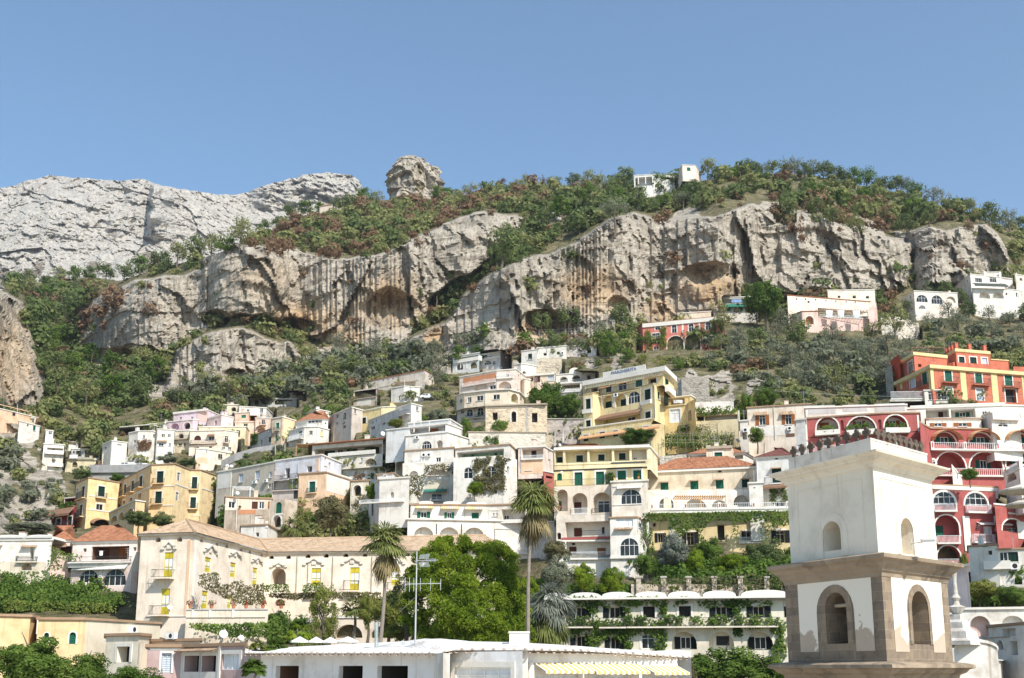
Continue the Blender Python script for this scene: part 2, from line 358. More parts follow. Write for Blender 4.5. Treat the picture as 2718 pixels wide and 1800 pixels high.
        if not s.done and roof is None and 'house' in s.root.name and deep > .3 and Y > 135:
            s.done = True; rr = random.Random(s.label); q = MB()
            for _ in range(rr.randrange(0, 3)):
                i_ = rr.randrange(nf); f = s.faces[i_]
                if f.L < 3: continue
                a = rr.uniform(.6, f.L-1.2); w_, h_ = rr.uniform(.45, .8), rr.uniform(.7, 1.4); n_ = -rr.uniform(.6, 1.6); q = MB(); f.box(q, a, a+w_, z1-.02, z1+h_, n_-w_, n_, wm); f.box(q, a-.07, a+w_+.07, z1+h_, z1+h_+.09, n_-w_-.07, n_+.07, rr.choice([M_PTILE, wm, M_GREY])); q.build('chimney', s.root, s.base)
        if rim:
            rm = {'trim': M_WHITE, 'tile': M_PTILE, 'terra': M_TERRA}.get(rim) if isinstance(rim, str) else wallm(rim, 0.5)
            if rm is None: rm = wallm(CNAMES[rim], 0.5)
            r = MB(); molding(r, FP, [(0.003, z1-rimh), (rimo, z1-rimh*0.8), (rimo, z1+0.03), (-0.22, z1+0.03), (-0.22, z1-0.05)], rm); r.build('cornice', s.root, s.base)
        if roof and roof[0] in ('hip', 'lean'):
            rise, run, mat = roof[1], roof[2], (roof[3] if len(roof) > 3 else M_TERRA); r = MB()
            lo = offset_poly(FP, 0.35); hi = offset_poly(FP, -run)
            for i in range(n):
                j = (i+1) % n; e = (lo[j]-lo[i]); L = e.length
                q = [(lo[i].x, lo[i].y, z1+0.06), (lo[j].x, lo[j].y, z1+0.06), (hi[j].x, hi[j].y, z1+0.06+rise), (hi[i].x, hi[i].y, z1+0.06+rise)]
                et = e/max(L, 1e-6); h = math.hypot(rise, run+0.35); u1 = (hi[j]-lo[i]).dot(et); u2 = (hi[i]-lo[i]).dot(et)
                r.poly(q, mat, [(0, 0), (L, 0), (u1, h), (u2, h)])
            r.poly([(q.x, q.y, z1+0.06+rise) for q in hi], mat); r.poly([(q.x, q.y, z1+0.04) for q in lo], M_TRIM); r.build('roof', s.root, s.base)
        return s
    def pick(s, x0, y0, x1, y1):
        best = None
        for i, f in enumerate(s.faces):
            l = f.loc((x0+x1)/2, (y0+y1)/2)
            if l and -0.6 <= l[0] <= f.L+0.6:
                e = max(0, -l[0], l[0]-f.L); dv = Vector(ray((x0+x1)/2, (y0+y1)/2)); 
                if dv.dot(f.n) > 0: e += 5
                if best is None or e < best[0]: best = (e, i)
        return best[1] if best else None
    def feat(s, mb, holes, kd, x0, y0, x1, y1, ex, lab):
        i = s.pick(x0, y0, x1, y1)
        if i is None: return
        f = s.faces[i]; off = 0.0; hole_ok = True
        for (fi, X0, Y0, X1, Y1, dep) in s.log:
            if fi == i and X0-2 <= (x0+x1)/2 <= X1+2 and Y0-2 <= (y0+y1)/2 <= Y1+2 and kd not in ('bal', 'balw', 'bst', 'pan', 'awn', 'arc', 'vin', 'pot'): off = -dep; hole_ok = False
        r = f.rect(x0, y0, x1, y1, off)
        if r is None: return
        a0, z0, a1, z1 = r
        if a1-a0 < 0.03 or z1-z0 < 0.03: return
        W = lambda a, z, n=0.0: f.W(a, z, n+off)
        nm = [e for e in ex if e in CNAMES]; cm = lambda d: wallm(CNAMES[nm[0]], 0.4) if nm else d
        if kd == 'cor': q = MB(); f.box(q, a0, a1, z0, z1, 0.003, 0.32, cm(M_WHITE)); q.build('cornice', s.root, s.base); return
        if kd in ('bnd', 'pil'): q = MB(); f.box(q, a0, a1, z0, z1, 0.003, 0.09, cm(M_WHITE)); q.build('string_course' if kd == 'bnd' else 'pilaster', s.root, s.base); return
        if kd == 'pnl': q = MB(); f.box(q, a0, a1, z0, z1, 0.002, 0.03, cm(M_WHITE)); q.build('wall_panel', s.root, s.base); return
        if kd == 'pip': q = MB(); q.tube(f.W((a0+a1)/2, z0, 0.1), f.W((a0+a1)/2, z1, 0.1), 0.06, 0.06, cm(M_GREY), 6); q.build('drainpipe', s.root, s.base); return
        if kd == 'hood':
            q = MB(); w_ = z1-z0; q.poly([f.W(a0, z1, 0.01), f.W(a1, z1, 0.01), f.W(a1, z0, 0.6), f.W(a0, z0, 0.6)], M_PTILE, [(0, 0), (a1-a0, 0), (a1-a0, .7), (0, .7)])
            q.poly([f.W(a0, z1-.08, 0.01), f.W(a1, z1-.08, 0.01), f.W(a1, z0-.08, 0.6), f.W(a0, z0-.08, 0.6)], M_TRIM); q.poly([f.W(a0, z0, .6), f.W(a1, z0, .6), f.W(a1, z0-.08, .6), f.W(a0, z0-.08, .6)], M_PTILE); q.build('window_hood', s.root, s.base); return
        if kd == 'vlt':
            q = MB(); n = 14; d = -7.0; A = [(a0+(a1-a0)*(0.5-0.5*math.cos(math.pi*k/n)), z0+(z1-z0)*math.sin(math.pi*k/n)**.55) for k in range(n+1)]
            for (p, g_), (p2, g2) in zip(A, A[1:]): q.poly([f.W(p, g_, -0.05), f.W(p2, g2, -0.05), f.W(p2, g2, d), f.W(p, g_, d)], M_WHITE)
            q.poly([f.W(p, g_, -0.05) for p, g_ in A], M_WHITE); q.build('roof_vault', s.root, s.base); return
        if kd in ('awn', 'arc'):
            mt = {'ys': stripem((0.66, 0.63, 0.56), (0.60, 0.42, 0.12), 0.9), 'gr': plainm((0.02, 0.16, 0.11), .8), 'wh': plainm((.72, .70, .64), .8), 'br': plainm((.22, .12, .07), .9), 'dk': plainm((.05, .06, .05), .8), 'or': plainm((.55, .3, .14), .8), 'ru': plainm((.33, .09, .06), .8)}[ex[0] if ex else 'wh']
            pr = float(ex[1]) if len(ex) > 1 else 1.2; q = MB()
            if kd == 'awn':
                n = max(2, int((a1-a0)/0.35)); zm = z0+(z1-z0)*0.28
                q.poly([f.W(a0, z1, 0.02), f.W(a1, z1, 0.02), f.W(a1, zm, pr), f.W(a0, zm, pr)], mt, [(0, 0), ((a1-a0), 0), ((a1-a0), pr), (0, pr)])
                for k in range(n):
                    p, p2 = a0+(a1-a0)*k/n, a0+(a1-a0)*(k+1)/n; dz = (zm-z0); q.poly([f.W(p, zm, pr), f.W(p2, zm, pr), f.W(p2, z0+dz*.25, pr), f.W((p+p2)/2, z0, pr), f.W(p, z0+dz*.25, pr)], mt, [(p-a0, pr), (p2-a0, pr), (p2-a0, pr+.2), ((p+p2)/2-a0, pr+.3), (p-a0, pr+.2)])
                for aa in (a0, a1): q.tube(f.W(aa, z1-.02, .02), f.W(aa, zm-.02, pr), .025, .025, M_GREY, 5)
            else:
                n = 10; A = [(a0+(a1-a0)*(0.5-0.5*math.cos(math.pi*k/n)), z0+(z1-z0)*math.sin(math.pi*k/n)) for k in range(n+1)]
                for k, ((p, g_), (p2, g2)) in enumerate(zip(A, A[1:])): q.poly([f.W(p, g_, 0.02), f.W(p2, g2, 0.02), f.W(p2, g2-.35, pr), f.W(p, g_-.35, pr)], mt, [(k*.5, 0), (k*.5+.5, 0), (k*.5+.5, pr), (k*.5, pr)])
            q.build('awning', s.root, s.base); return
        if kd == 'ac':
            t = thing('air_conditioner', lab, 'air conditioner', f.W((a0+a1)/2, z0, 0)); q = MB(); f.box(q, a0, a1, z0, z1, .06, .42, plainm((.72, .72, .70), .5)); q.build('casing', t)
            q = MB(); c = f.W((a0+a1)/2+(a1-a0)*.08, (z0+z1)/2, .425); rr = (z1-z0)*.38; q.poly([c+f.t*rr*math.cos(x)+Vector((0, 0, rr*math.sin(x))) for x in np.linspace(0, 2*math.pi, 14)[:-1]], M_DARK); q.build('fan_grille', t)
            q = MB(); [f.box(q, aa, aa+.05, z0-.07, z0, 0.0, .42, M_GREY) for aa in (a0+.08, a1-.13)]; q.build('bracket', t); return
        if kd == 'vin': LATE.append((vine, (f, a0, z0, a1, z1, ex, lab))); return
        if kd == 'pot': LATE.append((pots, (f, a0, z0, a1, z1, ex, lab))); return
        if kd in ('bal', 'balw', 'bst', 'pan'):
            pr = float(ex[0]) if ex else 0.85; part = MB(); f.box(part, a0, a1, z0-.16, z0, 0.003, pr+.05, M_WHITE if kd != 'bal' else s.wm); bo = part.build('balcony', s.root, s.base); q = MB()
            if kd == 'pan': 
                f.box(q, a0, a1, z0+.002, z1, pr-.12, pr, M_WHITE); f.box(q, a0, a0+.12, z0+.002, z1, 0.003, pr-.121, M_WHITE); f.box(q, a1-.12, a1, z0+.002, z1, .003, pr-.121, M_WHITE); q.build('parapet', bo, s.base); return
            m_ = M_IRON if kd == 'bal' else M_WRAIL; th = .02 if kd == 'bal' else .035; sp = .16 if kd != 'bst' else .3
            n = max(2, min(90, int((a1-a0)/sp)))
            for k in range(n+1): aa = a0+(a1-a0-th)*k/n; f.box(q, aa, aa+th, z0+.03, z1-.03, pr-th, pr, m_)
            for zz in (z1-.05, z0+.04): f.box(q, a0, a1, zz, zz+.045, pr-.045, pr+.002, m_)
            for aa in (a0, a1-.04):
                f.box(q, aa, aa+.04, z1-.048, z1-.004, 0.0, pr-.05, m_)
                for k in range(1, 4): f.box(q, aa, aa+th, z0+.03, z1-.05, pr*k/4, pr*k/4+th, m_)
            q.build('railing', bo, s.base)
            if kd == 'bst':
                n = max(1, int((a1-a0)/4.2))
                for k in range(n+1): q = MB(); aa = a0+(a1-a0-.45)*k/n; f.box(q, aa, aa+.45, z0+.005, z1+.12, pr-.4, pr+.06, M_WHITE); f.box(q, aa+.12, aa+.33, z0+.2, z1-.1, pr+.06, pr+.075, wallm(CNAMES['red'], .2)); q.build('railing_post', bo, s.base)
            return
        # ---- openings
        sur = kd.endswith('W'); k = (kd[:-1] or 'w') if sur else kd; arch = k[0] == 'a'
        if arch: k = k[1:] or 'w'
        side = k[0] == 's' and len(k) > 1
        if side: k = k[1:]
        A0, A1 = a0, a1
        if side: ww = (a1-a0)*0.27; a0, a1 = a0+ww, a1-ww
        deepo = k == 'l'; dep = (float(ex[0]) if ex and ex[0].replace('.', '').isdigit() else 2.6) if deepo else 0.16
        if k == 'k': dep = 0.9
        out = arch_outline(a0, z0, a1, z1) if arch else rect_outline(a0, z0, a1, z1)
        inside = a0 > 0.06 and a1 < f.L-0.06 and z1 < s.z1-0.06 and z0 > f.z0+0.05
        for h in holes[i]:
            hs = [q[0] for q in h]; hz = [q[1] for q in h]
            if not (a1 < min(hs)-.02 or a0 > max(hs)+.02 or z1 < min(hz)-.02 or z0 > max(hz)+.02): inside = False
        hole = hole_ok and inside
        if hole:
            holes[i].append(out); n = len(out)
            for q in range(n):
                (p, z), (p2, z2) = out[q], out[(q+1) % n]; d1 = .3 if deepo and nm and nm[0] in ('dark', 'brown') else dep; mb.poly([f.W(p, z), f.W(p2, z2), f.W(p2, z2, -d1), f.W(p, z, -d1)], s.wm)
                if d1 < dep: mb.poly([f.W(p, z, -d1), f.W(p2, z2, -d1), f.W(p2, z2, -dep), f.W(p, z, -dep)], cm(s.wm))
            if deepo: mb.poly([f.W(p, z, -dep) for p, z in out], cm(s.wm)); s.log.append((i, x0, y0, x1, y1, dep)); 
        base_n = -dep if hole else 0.03
        if deepo:
            if sur: s.ring(f, out, 0.22, 0.07, M_WHITE, 'arch_surround', a0, z0, a1, z1)
            return
        q = MB(); fw = min(.07, (a1-a0)*.14); inn = inset(out, fw, a0, z0, a1, z1)
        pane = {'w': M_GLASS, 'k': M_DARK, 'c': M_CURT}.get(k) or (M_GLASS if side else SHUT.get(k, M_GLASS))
        if side and k not in SHUT: pane = M_GLASS
        fm = {'w': M_TRIM, 'c': M_TRIM, 'k': None}.get(k, SHUT.get(k)) if not side else M_TRIM
        if k == 'y': fm, pane = M_YEL, M_CURT
        q.poly([W(p, z, base_n) for p, z in out], pane)
        if fm:
            for j in range(len(out)): 
                o1, o2, i1, i2 = out[j], out[(j+1) % len(out)], inn[j], inn[(j+1) % len(out)]
                q.poly([W(*o1, base_n+.05), W(*o2, base_n+.05), W(*i2, base_n+.05), W(*i1, base_n+.05)], fm); q.poly([W(*i1, base_n+.05), W(*i2, base_n+.05), W(*i2, base_n), W(*i1, base_n)], fm)
            am = (a0+a1)/2; bw = fw*.45; zt = z1-fw if not arch else z1-fw*1.2
            def bar(p0, p1, g0, g1, m_=fm): q.box(W(p0, g0, base_n+.004), f.t*(p1-p0), f.n*.05, (0, 0, g1-g0), m_)
            bar(am-bw, am+bw, z0+fw, zt)
            if k in 'wcy' or side:
                if arch or z1-z0 > 1.5: zz = z0+(z1-z0)*(.58 if arch else .74 if k != 'y' else .42); bar(a0+fw, a1-fw, zz-bw, zz+bw)
                if a1-a0 > 2.0: 
                    for fr in (.25, .75): bar(a0+(a1-a0)*fr-bw*.7, a0+(a1-a0)*fr+bw*.7, z0+fw, z0+(z1-z0)*(.72 if arch else .97))
            if k == 'y': bar(a0+fw, a1-fw, z0+fw, z0+(z1-z0)*.3); bar(a0+fw, a1-fw, z1-(z1-z0)*.24, z1-fw)
        wo = q.build('window' if z1-z0 < 2.05 else 'french_window', s.root, s.base)
        if side:
            for (p0, p1) in ((A0, a0-.01), (a1+.01, A1)):
                q = MB(); q.box(W(p0, z0, .012), f.t*(p1-p0), f.n*.05, (0, 0, z1-z0), SHUT.get(k, M_DGREEN)); q.build('shutter', wo, s.base)
        if sur: s.ring(f, out, min(.26, (a1-a0)*.22), .05, M_WHITE, 'surround', a0, z0, a1, z1, wo, off)
        elif hole and not arch and k in 'wgGbL' and z1-z0 < 2.1: q = MB(); f.box(q, a0-.1, a1+.1, z0-.08, z0-.004, .003, .16, M_WHITE); q.build('sill', wo, s.base)
    def ring(s, f, out, wdt, pr, mat, name, a0, z0, a1, z1, par=None, off=0.0):
        q = MB(); ca = (a0+a1)/2; o2 = [((p+wdt*(1 if p > ca else -1)) if abs(p-ca) > .01 else p, z+(wdt if z > (z0+z1)/2 else 0)) for p, z in out]
        if len(out) > 4:
            r = (a1-a0)/2; h = max(z for p, z in out); zs = out[2][1]; o2 = []
            for p, z in out:
                if z <= zs+1e-6: o2.append((p+(wdt if p > ca else -wdt), z))
                else: t = math.atan2((z-zs)/max(.01, h-zs), (p-ca)/r); o2.append((ca+(r+wdt)*math.cos(t), zs+(h-zs+wdt)*math.sin(t)))
        n = len(out)
        for j in range(1, n):
            k = (j+1) % n; q.poly([f.W(*out[j], pr+off), f.W(*out[k], pr+off), f.W(*o2[k], pr+off), f.W(*o2[j], pr+off)], mat)
            q.poly([f.W(*o2[j], pr+off), f.W(*o2[k], pr+off), f.W(*o2[k], off), f.W(*o2[j], off)], mat)
        q.build(name, par or s.root, s.base)
LEAF = dict(g=leafm('garden green', (0.07, 0.125, 0.025), (0.16, 0.235, 0.05), (0.24, 0.30, 0.075)), o=leafm('olive', (0.16, 0.175, 0.115), (0.265, 0.28, 0.19), (0.33, 0.34, 0.245)),
  d=leafm('dark evergreen', (0.09, 0.125, 0.048), (0.19, 0.23, 0.085), (0.25, 0.275, 0.11)), s=leafm('hill scrub', (0.18, 0.20, 0.075), (0.32, 0.32, 0.135), (0.39, 0.35, 0.18)),
  r=leafm('rusty scrub', (0.16, 0.10, 0.06), (0.26, 0.165, 0.10), (0.32, 0.225, 0.15)), y=leafm('yellow green', (0.16, 0.19, 0.045), (0.27, 0.285, 0.07), (0.33, 0.31, 0.09)),
  b=leafm('bright pine', (0.09, 0.15, 0.015), (0.215, 0.29, 0.03), (0.30, 0.36, 0.045), .42), v=leafm('dry vine', (0.13, 0.125, 0.06), (0.21, 0.19, 0.095), (0.25, 0.18, 0.115)), m=leafm('silver', (0.18, 0.20, 0.16), (0.30, 0.32, 0.27)),
  p=leafm('palm green', (0.13, 0.16, 0.05), (0.27, 0.29, 0.10), (0.38, 0.34, 0.17)), w=leafm('dead frond', (0.26, 0.21, 0.11), (0.44, 0.36, 0.20)), f=leafm('flowers', (0.45, 0.08, 0.06), (0.6, 0.2, 0.2)), u=leafm('violet flowers', (0.3, 0.05, 0.3), (0.42, 0.12, 0.42)))
def vine(f, a0, z0, a1, z1, ex, lab):
    key = ex[0] if ex else 'g'; th = float(ex[1]) if len(ex) > 1 else 0.5; A = (a1-a0)*(z1-z0); sz = 0.34; N = int(min(16000, max(200, A*75)))
    rng = np.random.default_rng(int(abs(a0*100+z0*37)) % 99991); nb = max(4, int(A/0.22))
    ca = a0+(a1-a0)*rng.random(nb); cz = z0+(z1-z0)*rng.random(nb); k = rng.integers(0, nb, N); rr = 0.42
    pa = np.clip(ca[k]+rng.normal(size=N)*rr*.6, a0-.2, a1+.2); pz = np.clip(cz[k]+rng.normal(size=N)*rr*.6, z0-.3, z1+.25); pn = 0.06+th*rng.random(N)*np.exp(-((pa-ca[k])**2+(pz-cz[k])**2)/.7)
    t, n = np.array(f.t), np.array(f.n); P = np.array(f.p)+pa[:, None]*t+pn[:, None]*n; P[:, 2] = pz
    c = f.W((a0+a1)/2, z0, 0); me = quads_mesh('climbing_vine', leaf_quads(P-np.array(c), np.tile(n+np.array([0, 0, .4]), (N, 1)), np.full(N, sz), .75, .7, rng), [LEAF[key]])
    o = obj('climbing_vine', me, None, c); tag(o, lab or 'green climbing vine on a wall', 'vine')
def pots(f, a0, z0, a1, z1, ex, lab):
    key = ex[0] if ex else 'g'; t = thing('potted_plant', lab, 'plant', f.W((a0+a1)/2, z0, .45)); r = (a1-a0)/2; h = z1-z0; c = f.W((a0+a1)/2, z0, .45); q = MB()
    q.lathe(c, [(r*.45, 0), (r*.62, h*.34), (r*.68, h*.34), (r*.68, h*.4), (r*.5, h*.4), (0, h*.37)], plainm((.45, .17, .08), .8), 10); q.build('pot', t)
    rng = np.random.default_rng(int(abs(a0*91+z0*17)) % 9999); N = 90; d = unit(rng.normal(size=(N, 3))); P = d*np.array([r, r, h*.33])*rng.random((N, 1))**.4+np.array([0, 0, h*.68])
    obj('foliage', quads_mesh('foliage', leaf_quads(P, d, np.full(N, .22), .6, .5, rng), [LEAF[key]]), t)
# ------------------------------------------------------------------ the town, house by house (measured from the photograph)
HL = 'houses on the hillside'
def H(reg, label, Y, pts, bot, col, feats='', name='house', cat='house', group=HL, **k):
    b = B(reg, name, label, cat, group); b.body(Y, pts, bot, col, feats, **k); return b
# --- far left, under the orange cliff
b = H('a', 'long peach house with railed roof terrace under the orange cliff', 285, [(-120,300),(400,425)], 455, 'peach', 'W 330 432 360 482\nk 130 365 160 408\nbal -60 250 300 318 0.3', back=7)
b = H('a', 'low white house with green door below the long peach house', 282, [(200,455),(415,512)], 590, 'white', 'g 343 512 372 562\nk 280 495 300 520')
b = H('a', 'small white tower house with one arched blue window', 288, [(478,552),(556,562)], 650, 'white', 'aw 503 558 542 602')
b.body(289, [(465,632),(820,682)], 720, 'white', 'l 640 672 800 705 1.2', rim=None)
b = H('a', 'three tiered white house with open balconies beside the rocky slope', 280, [(455,692),(668,705)], 960, 'white', 'l 490 742 655 800 1.4\nl 510 855 655 930 1.4\npan 470 770 665 805\npan 500 905 665 935\nk 540 745 570 775')
b = H('a', 'grey terraced house with laundry and olive basement', 283, [(685,852),(1000,858)], 985, (0.62,0.55,0.38), 'ak 752 888 806 942\nbal 700 795 985 850 0.5\ncor 680 848 1000 868 cream')
b.body(287, [(745,745),(1045,752)], 855, 'grey', 'k 790 770 850 830\nl 880 765 1030 840 2\nk 760 770 775 800', reg='a')
b = H('a', 'plain white cube house with thin slot window', 281, [(1068,702),(1165,662),(1325,682)], 830, 'white', 'k 1220 704 1265 714\nk 1090 730 1108 760')
b.body(280, [(1068,800),(1325,830)], 930, 'cream', 'k 1140 830 1160 860', rim=None, reg='a')
b = H('a', 'white house with rust coloured creeper on its peach side', 284, [(1345,582),(1440,562),(1588,562),(1636,575)], 745, 'white', 'w 1483 608 1508 640\nk 1592 598 1612 638\nk 1390 660 1410 690\npnl 1450 680 1580 738 peach\nvin 1415 660 1570 760 r 0.4|rust coloured creeper on a peach house side')
b = H('a', 'bright white house with paired slit windows', 281, [(1636,542),(1818,548)], 770, 'white', 'k 1684 595 1696 630\nk 1701 595 1713 630\nk 1745 595 1756 628\nk 1762 595 1774 628\nw 1650 690 1702 722\nw 1755 690 1778 722\nhood 1640 660 1740 676')
b = H('a', 'house with thin flat canopy roof over its terrace', 300, [(1548,490),(1738,482)], 575, 'white', 'w 1588 510 1626 545\nk 1260 530 1290 560')
b.body(301, [(1250,522),(1550,496)], 532, 'grey', '', rim='trim', deep=0.05, wname='canopy', reg='a')
b = H('a', 'lilac pink house stepped in two storeys with arcade', 305, [(1808,378),(2060,350),(2165,344),(2290,398)], 525, (0.72,0.60,0.64), 'w 1864 418 1890 448\nw 1985 415 2010 442\nk 2128 392 2153 440\npnl 2062 365 2164 470 pink\ncor 1808 352 2165 372')
b.body(298, [(1738,470),(2010,442),(2060,446)], 560, (0.66,0.50,0.56), 'al 1775 485 1865 552 1.5\nakW 1910 475 1982 545', reg='a')
b = H('b', 'pale pink house with single dark shuttered door', 297, [(200,432),(345,392),(470,420)], 545, (0.76,0.62,0.62), 'k 272 456 295 502\nl 430 420 470 470 1.5\nl 430 485 480 512 1.5')
b = H('a', 'cream house with arched doorway and stacked balconies', 290, [(1820,562),(1990,552)], 780, 'cream', 'ak 1855 592 1910 648\nbal 1820 620 1985 650\nw 1855 690 1892 722\nk 1910 690 1930 720\nbnd 1820 672 1988 684')
b = H('b', 'broad cream house with red shuttered arched window', 286, [(18,562),(375,552),(520,572)], 800, (0.80,0.68,0.56), 'aB 60 612 132 662\nw 210 622 272 662\nawn 205 598 276 626 br 0.9\nw 378 618 417 682\nbal 360 660 420 690\nbal 30 660 290 695 0.6\nw 350 726 382 756\nw 415 732 448 762\ncor 15 692 300 706 brown\nk 62 730 110 745\nk 215 722 245 742')
b = H('b', 'buttery yellow block house with one bright green shuttered window', 292, [(110,520),(600,516),(655,592)], 640, (0.78,0.66,0.44), 'g 497 558 538 616\nvin 380 555 500 620 y 0.4|yellowing creeper beside the bright green shutters')
b = H('b', 'peach house with teal shuttered upper window', 300, [(485,376),(634,364)], 480, (0.76,0.56,0.42), 't 550 398 598 430\nk 455 380 480 420')
b.body(297, [(485,470),(705,468)], 600, (0.76,0.55,0.44), 'w 575 490 616 522\nhood 570 478 625 492', reg='b')
b = H('b', 'terracotta house with dark open loggia', 303, [(632,398),(712,398)], 470, 'terra', 'l 642 406 706 458 2 brown')
b = H('b', 'pink house with arched canopy over its ground floor', 296, [(700,428),(858,428)], 600, (0.78,0.58,0.48), 'w 760 446 796 502\narc 705 506 805 540 or 0.9\nal 715 535 800 580 1.2\nbal 745 480 810 504')
b = H('b', 'topmost white and cream house of the left cluster', 312, [(350,290),(530,288)], 390, 'cream', 'w 370 305 400 340\nak 446 316 496 360\nw 455 372 490 390')
b.body(310, [(530,306),(812,322),(892,402)], 440, 'white', 'w 604 340 635 382\nw 745 330 778 376\nw 745 390 772 418\nbal 730 398 790 420 0.6', reg='b')
b = H('b', 'white rooftop pavilion with two slot openings', 336, [(888,168),(1078,164),(1212,186)], 222, 'white', 'l 930 182 988 206 1\nl 1008 184 1062 207 1')
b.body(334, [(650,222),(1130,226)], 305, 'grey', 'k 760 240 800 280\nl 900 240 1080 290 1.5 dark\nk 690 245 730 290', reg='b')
b = H('b', 'low cream house with stacked flat roofs above the road', 279, [(78,742),(200,752),(450,794)], 860, (0.80,0.70,0.58), 'w 180 760 200 788\nw 310 805 356 858\npnl 85 842 200 900 peach\nk 395 790 405 812')
b.body(278, [(80,850),(200,880),(260,880)], 940, (0.74,0.56,0.42), '', reg='b', rim=None)
b = H('b', 'tall stone and cream house with teal shutters', 272, [(868,432),(978,414),(1118,456)], 700, (0.62,0.52,0.40), 'tW 912 480 946 540\nbal 896 532 952 560 0.6\ntW 905 612 940 668\nw 1040 486 1076 528\npnl 985 430 1115 680 lyel')
b.body(276, [(650,622),(868,530)], 760, 'grey', 'k 750 656 770 716\nk 838 626 862 680\nw 836 535 868 570\nvin 660 600 720 700 g 0.5|green bush growing up a grey house wall', reg='b', rim='terra')
b = H('b', 'many sided white house with glazed veranda and orange tiled roof', 268, [(1050,562),(1200,520),(1342,516),(1465,548)], 720, 'white', 'g 1150 566 1182 620\nW 1256 562 1292 606\npnl 1372 566 1396 628 yel\nbalw 1060 610 1200 660\nak 1128 666 1146 696\nak 1152 664 1170 694\nk 1420 476 1432 495')
b.body(270, [(1120,478),(1240,452),(1395,442),(1455,446)], 540, 'white', 'w 1246 436 1392 482', reg='b', roof=('hip', 2.6, 3.2), back=9)
b = H('b', 'white gabled house behind the many sided house', 285, [(1205,398),(1332,332),(1535,376)], 470, 'white', 'k 1250 385 1270 410\nw 1470 385 1490 410')
b = H('b', 'grey house with bright white end wall and small arched windows', 274, [(1460,440),(1520,386),(1700,314),(1815,346)], 600, (0.55,0.49,0.44), 'k 1537 394 1560 430\nakW 1612 370 1646 442\nak 1534 470 1552 496\nak 1610 470 1630 490\nk 1610 508 1638 536')
b = H('b', 'mustard yellow house with two white framed tall windows', 268, [(1642,388),(2018,312),(2155,306)], 560, 'yel', 'GW 1686 452 1724 530\nbal 1676 505 1734 532 0.6\nGW 1808 426 1849 488\npnl 2020 325 2150 400 lyel\nk 2080 330 2100 350', back=10)
b = H('b', 'long pale grey house stepping up to a covered terrace', 258, [(1878,452),(2190,332)], 580, (0.60,0.58,0.56), 'k 1912 465 1926 490\nk 1950 448 1962 470\nk 1900 520 1940 552\nk 2080 470 2110 492\nk 2020 480 2050 500')  # a white house in shade: the grey puts that shade into the walls
b.body(255, [(215,792),(358,744),(470,772)], 960, (0.72,0.68,0.64), 'l 240 748 346 832 2 terra\nw 410 780 436 826\nbal 225 832 345 872\nk 250 880 345 935\npnl 262 880 345 935 white', reg='c', back=8)
# --- upper centre
b = H('c', 'long low beige house with orange tile edge and gable end', 320, [(-140,522),(498,396),(596,456)], 600, (0.68,0.60,0.52), 'k 60 500 74 516\nk 108 488 122 504\nk 160 484 174 500\nk 214 476 228 492\nak 538 410 556 436\nk 572 510 592 560\nbnd -100 545 440 556 cream', rim='terra', back=7)
b = H('c', 'white cube house below the long low beige house', 305, [(150,588),(285,566),(452,576)], 735, 'white', 'w 356 664 385 712\nk 225 670 240 715\nL 340 585 360 605\nw 300 690 320 712')
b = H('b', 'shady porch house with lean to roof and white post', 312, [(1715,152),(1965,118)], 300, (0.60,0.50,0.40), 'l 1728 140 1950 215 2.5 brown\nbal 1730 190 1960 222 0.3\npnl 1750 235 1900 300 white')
b = H('c', 'white house with double balcony and white pillars', 330, [(790,262),(1068,216)], 420, (0.66,0.66,0.64), 'l 808 262 1058 312 2\nal 830 335 898 400 1.2\nal 970 320 1042 385 1.2\npan 800 280 1060 312 0.3\npil 892 300 902 390\npil 930 296 942 390')
b = H('c', 'grey white house with arched windows next to pillared house', 331, [(1072,238),(1286,206),(1376,266)], 380, (0.62,0.61,0.60), 'l 1085 248 1150 285 1.5\nw 1170 254 1196 276\naw 1120 300 1190 345\naw 1205 305 1235 345\ncor 1075 268 1290 292')
b = H('c', 'large plain white house with one dark green shuttered window', 318, [(1505,202),(1668,182)], 345, 'white', 'G 1574 232 1616 290\nbnd 1560 292 1630 302 grey')
b.body(320, [(1668,168),(1976,146)], 275, 'white', 'k 1734 222 1768 250\nk 1874 210 1904 240\nac 1918 214 1944 242|white air conditioner beside a small dark window high on white house', reg='c')
b.body(321, [(1976,152),(2284,128),(2296,152)], 255, (0.70,0.64,0.60), 'w 2095 190 2132 212\nk 2190 186 2232 222', reg='c')
b = H('c', 'low white cube terraces below the large plain white house', 305, [(1430,345),(1502,330),(1668,358)], 450, 'white', 'ak 1518 412 1554 440\nk 1440 400 1450 420')
b = H('c', 'pink banded house with terracotta upper storey', 282, [(862,470),(1245,402),(1448,388),(1546,462)], 640, (0.74,0.62,0.54), 'pnl 900 458 1242 545 terra\nw 955 496 986 526\nw 1102 468 1140 500\nal 1015 530 1152 604 0.8\nw 1176 560 1238 600\nw 1344 440 1376 472\nal 1262 520 1402 600 1\nbalw 900 515 1240 548 0.4\nbalw 1250 440 1420 485 0.4\nbnd 1245 484 1450 500 cream', back=9)
b = H('c', 'round fronted cream house with curved upper floor', 264, [(830,668),(912,640),(1132,614),(1372,600),(1482,630),(1532,684)], 800, (0.76,0.64,0.50), 'w 864 702 890 748\nw 945 684 985 738\nw 1040 668 1108 720\nw 1212 656 1280 706\nal 1354 650 1384 700 0.5\nal 1400 648 1472 742 1.5 yel\nal 1490 680 1512 724 0.5', rimo=0.4, deep=.6)
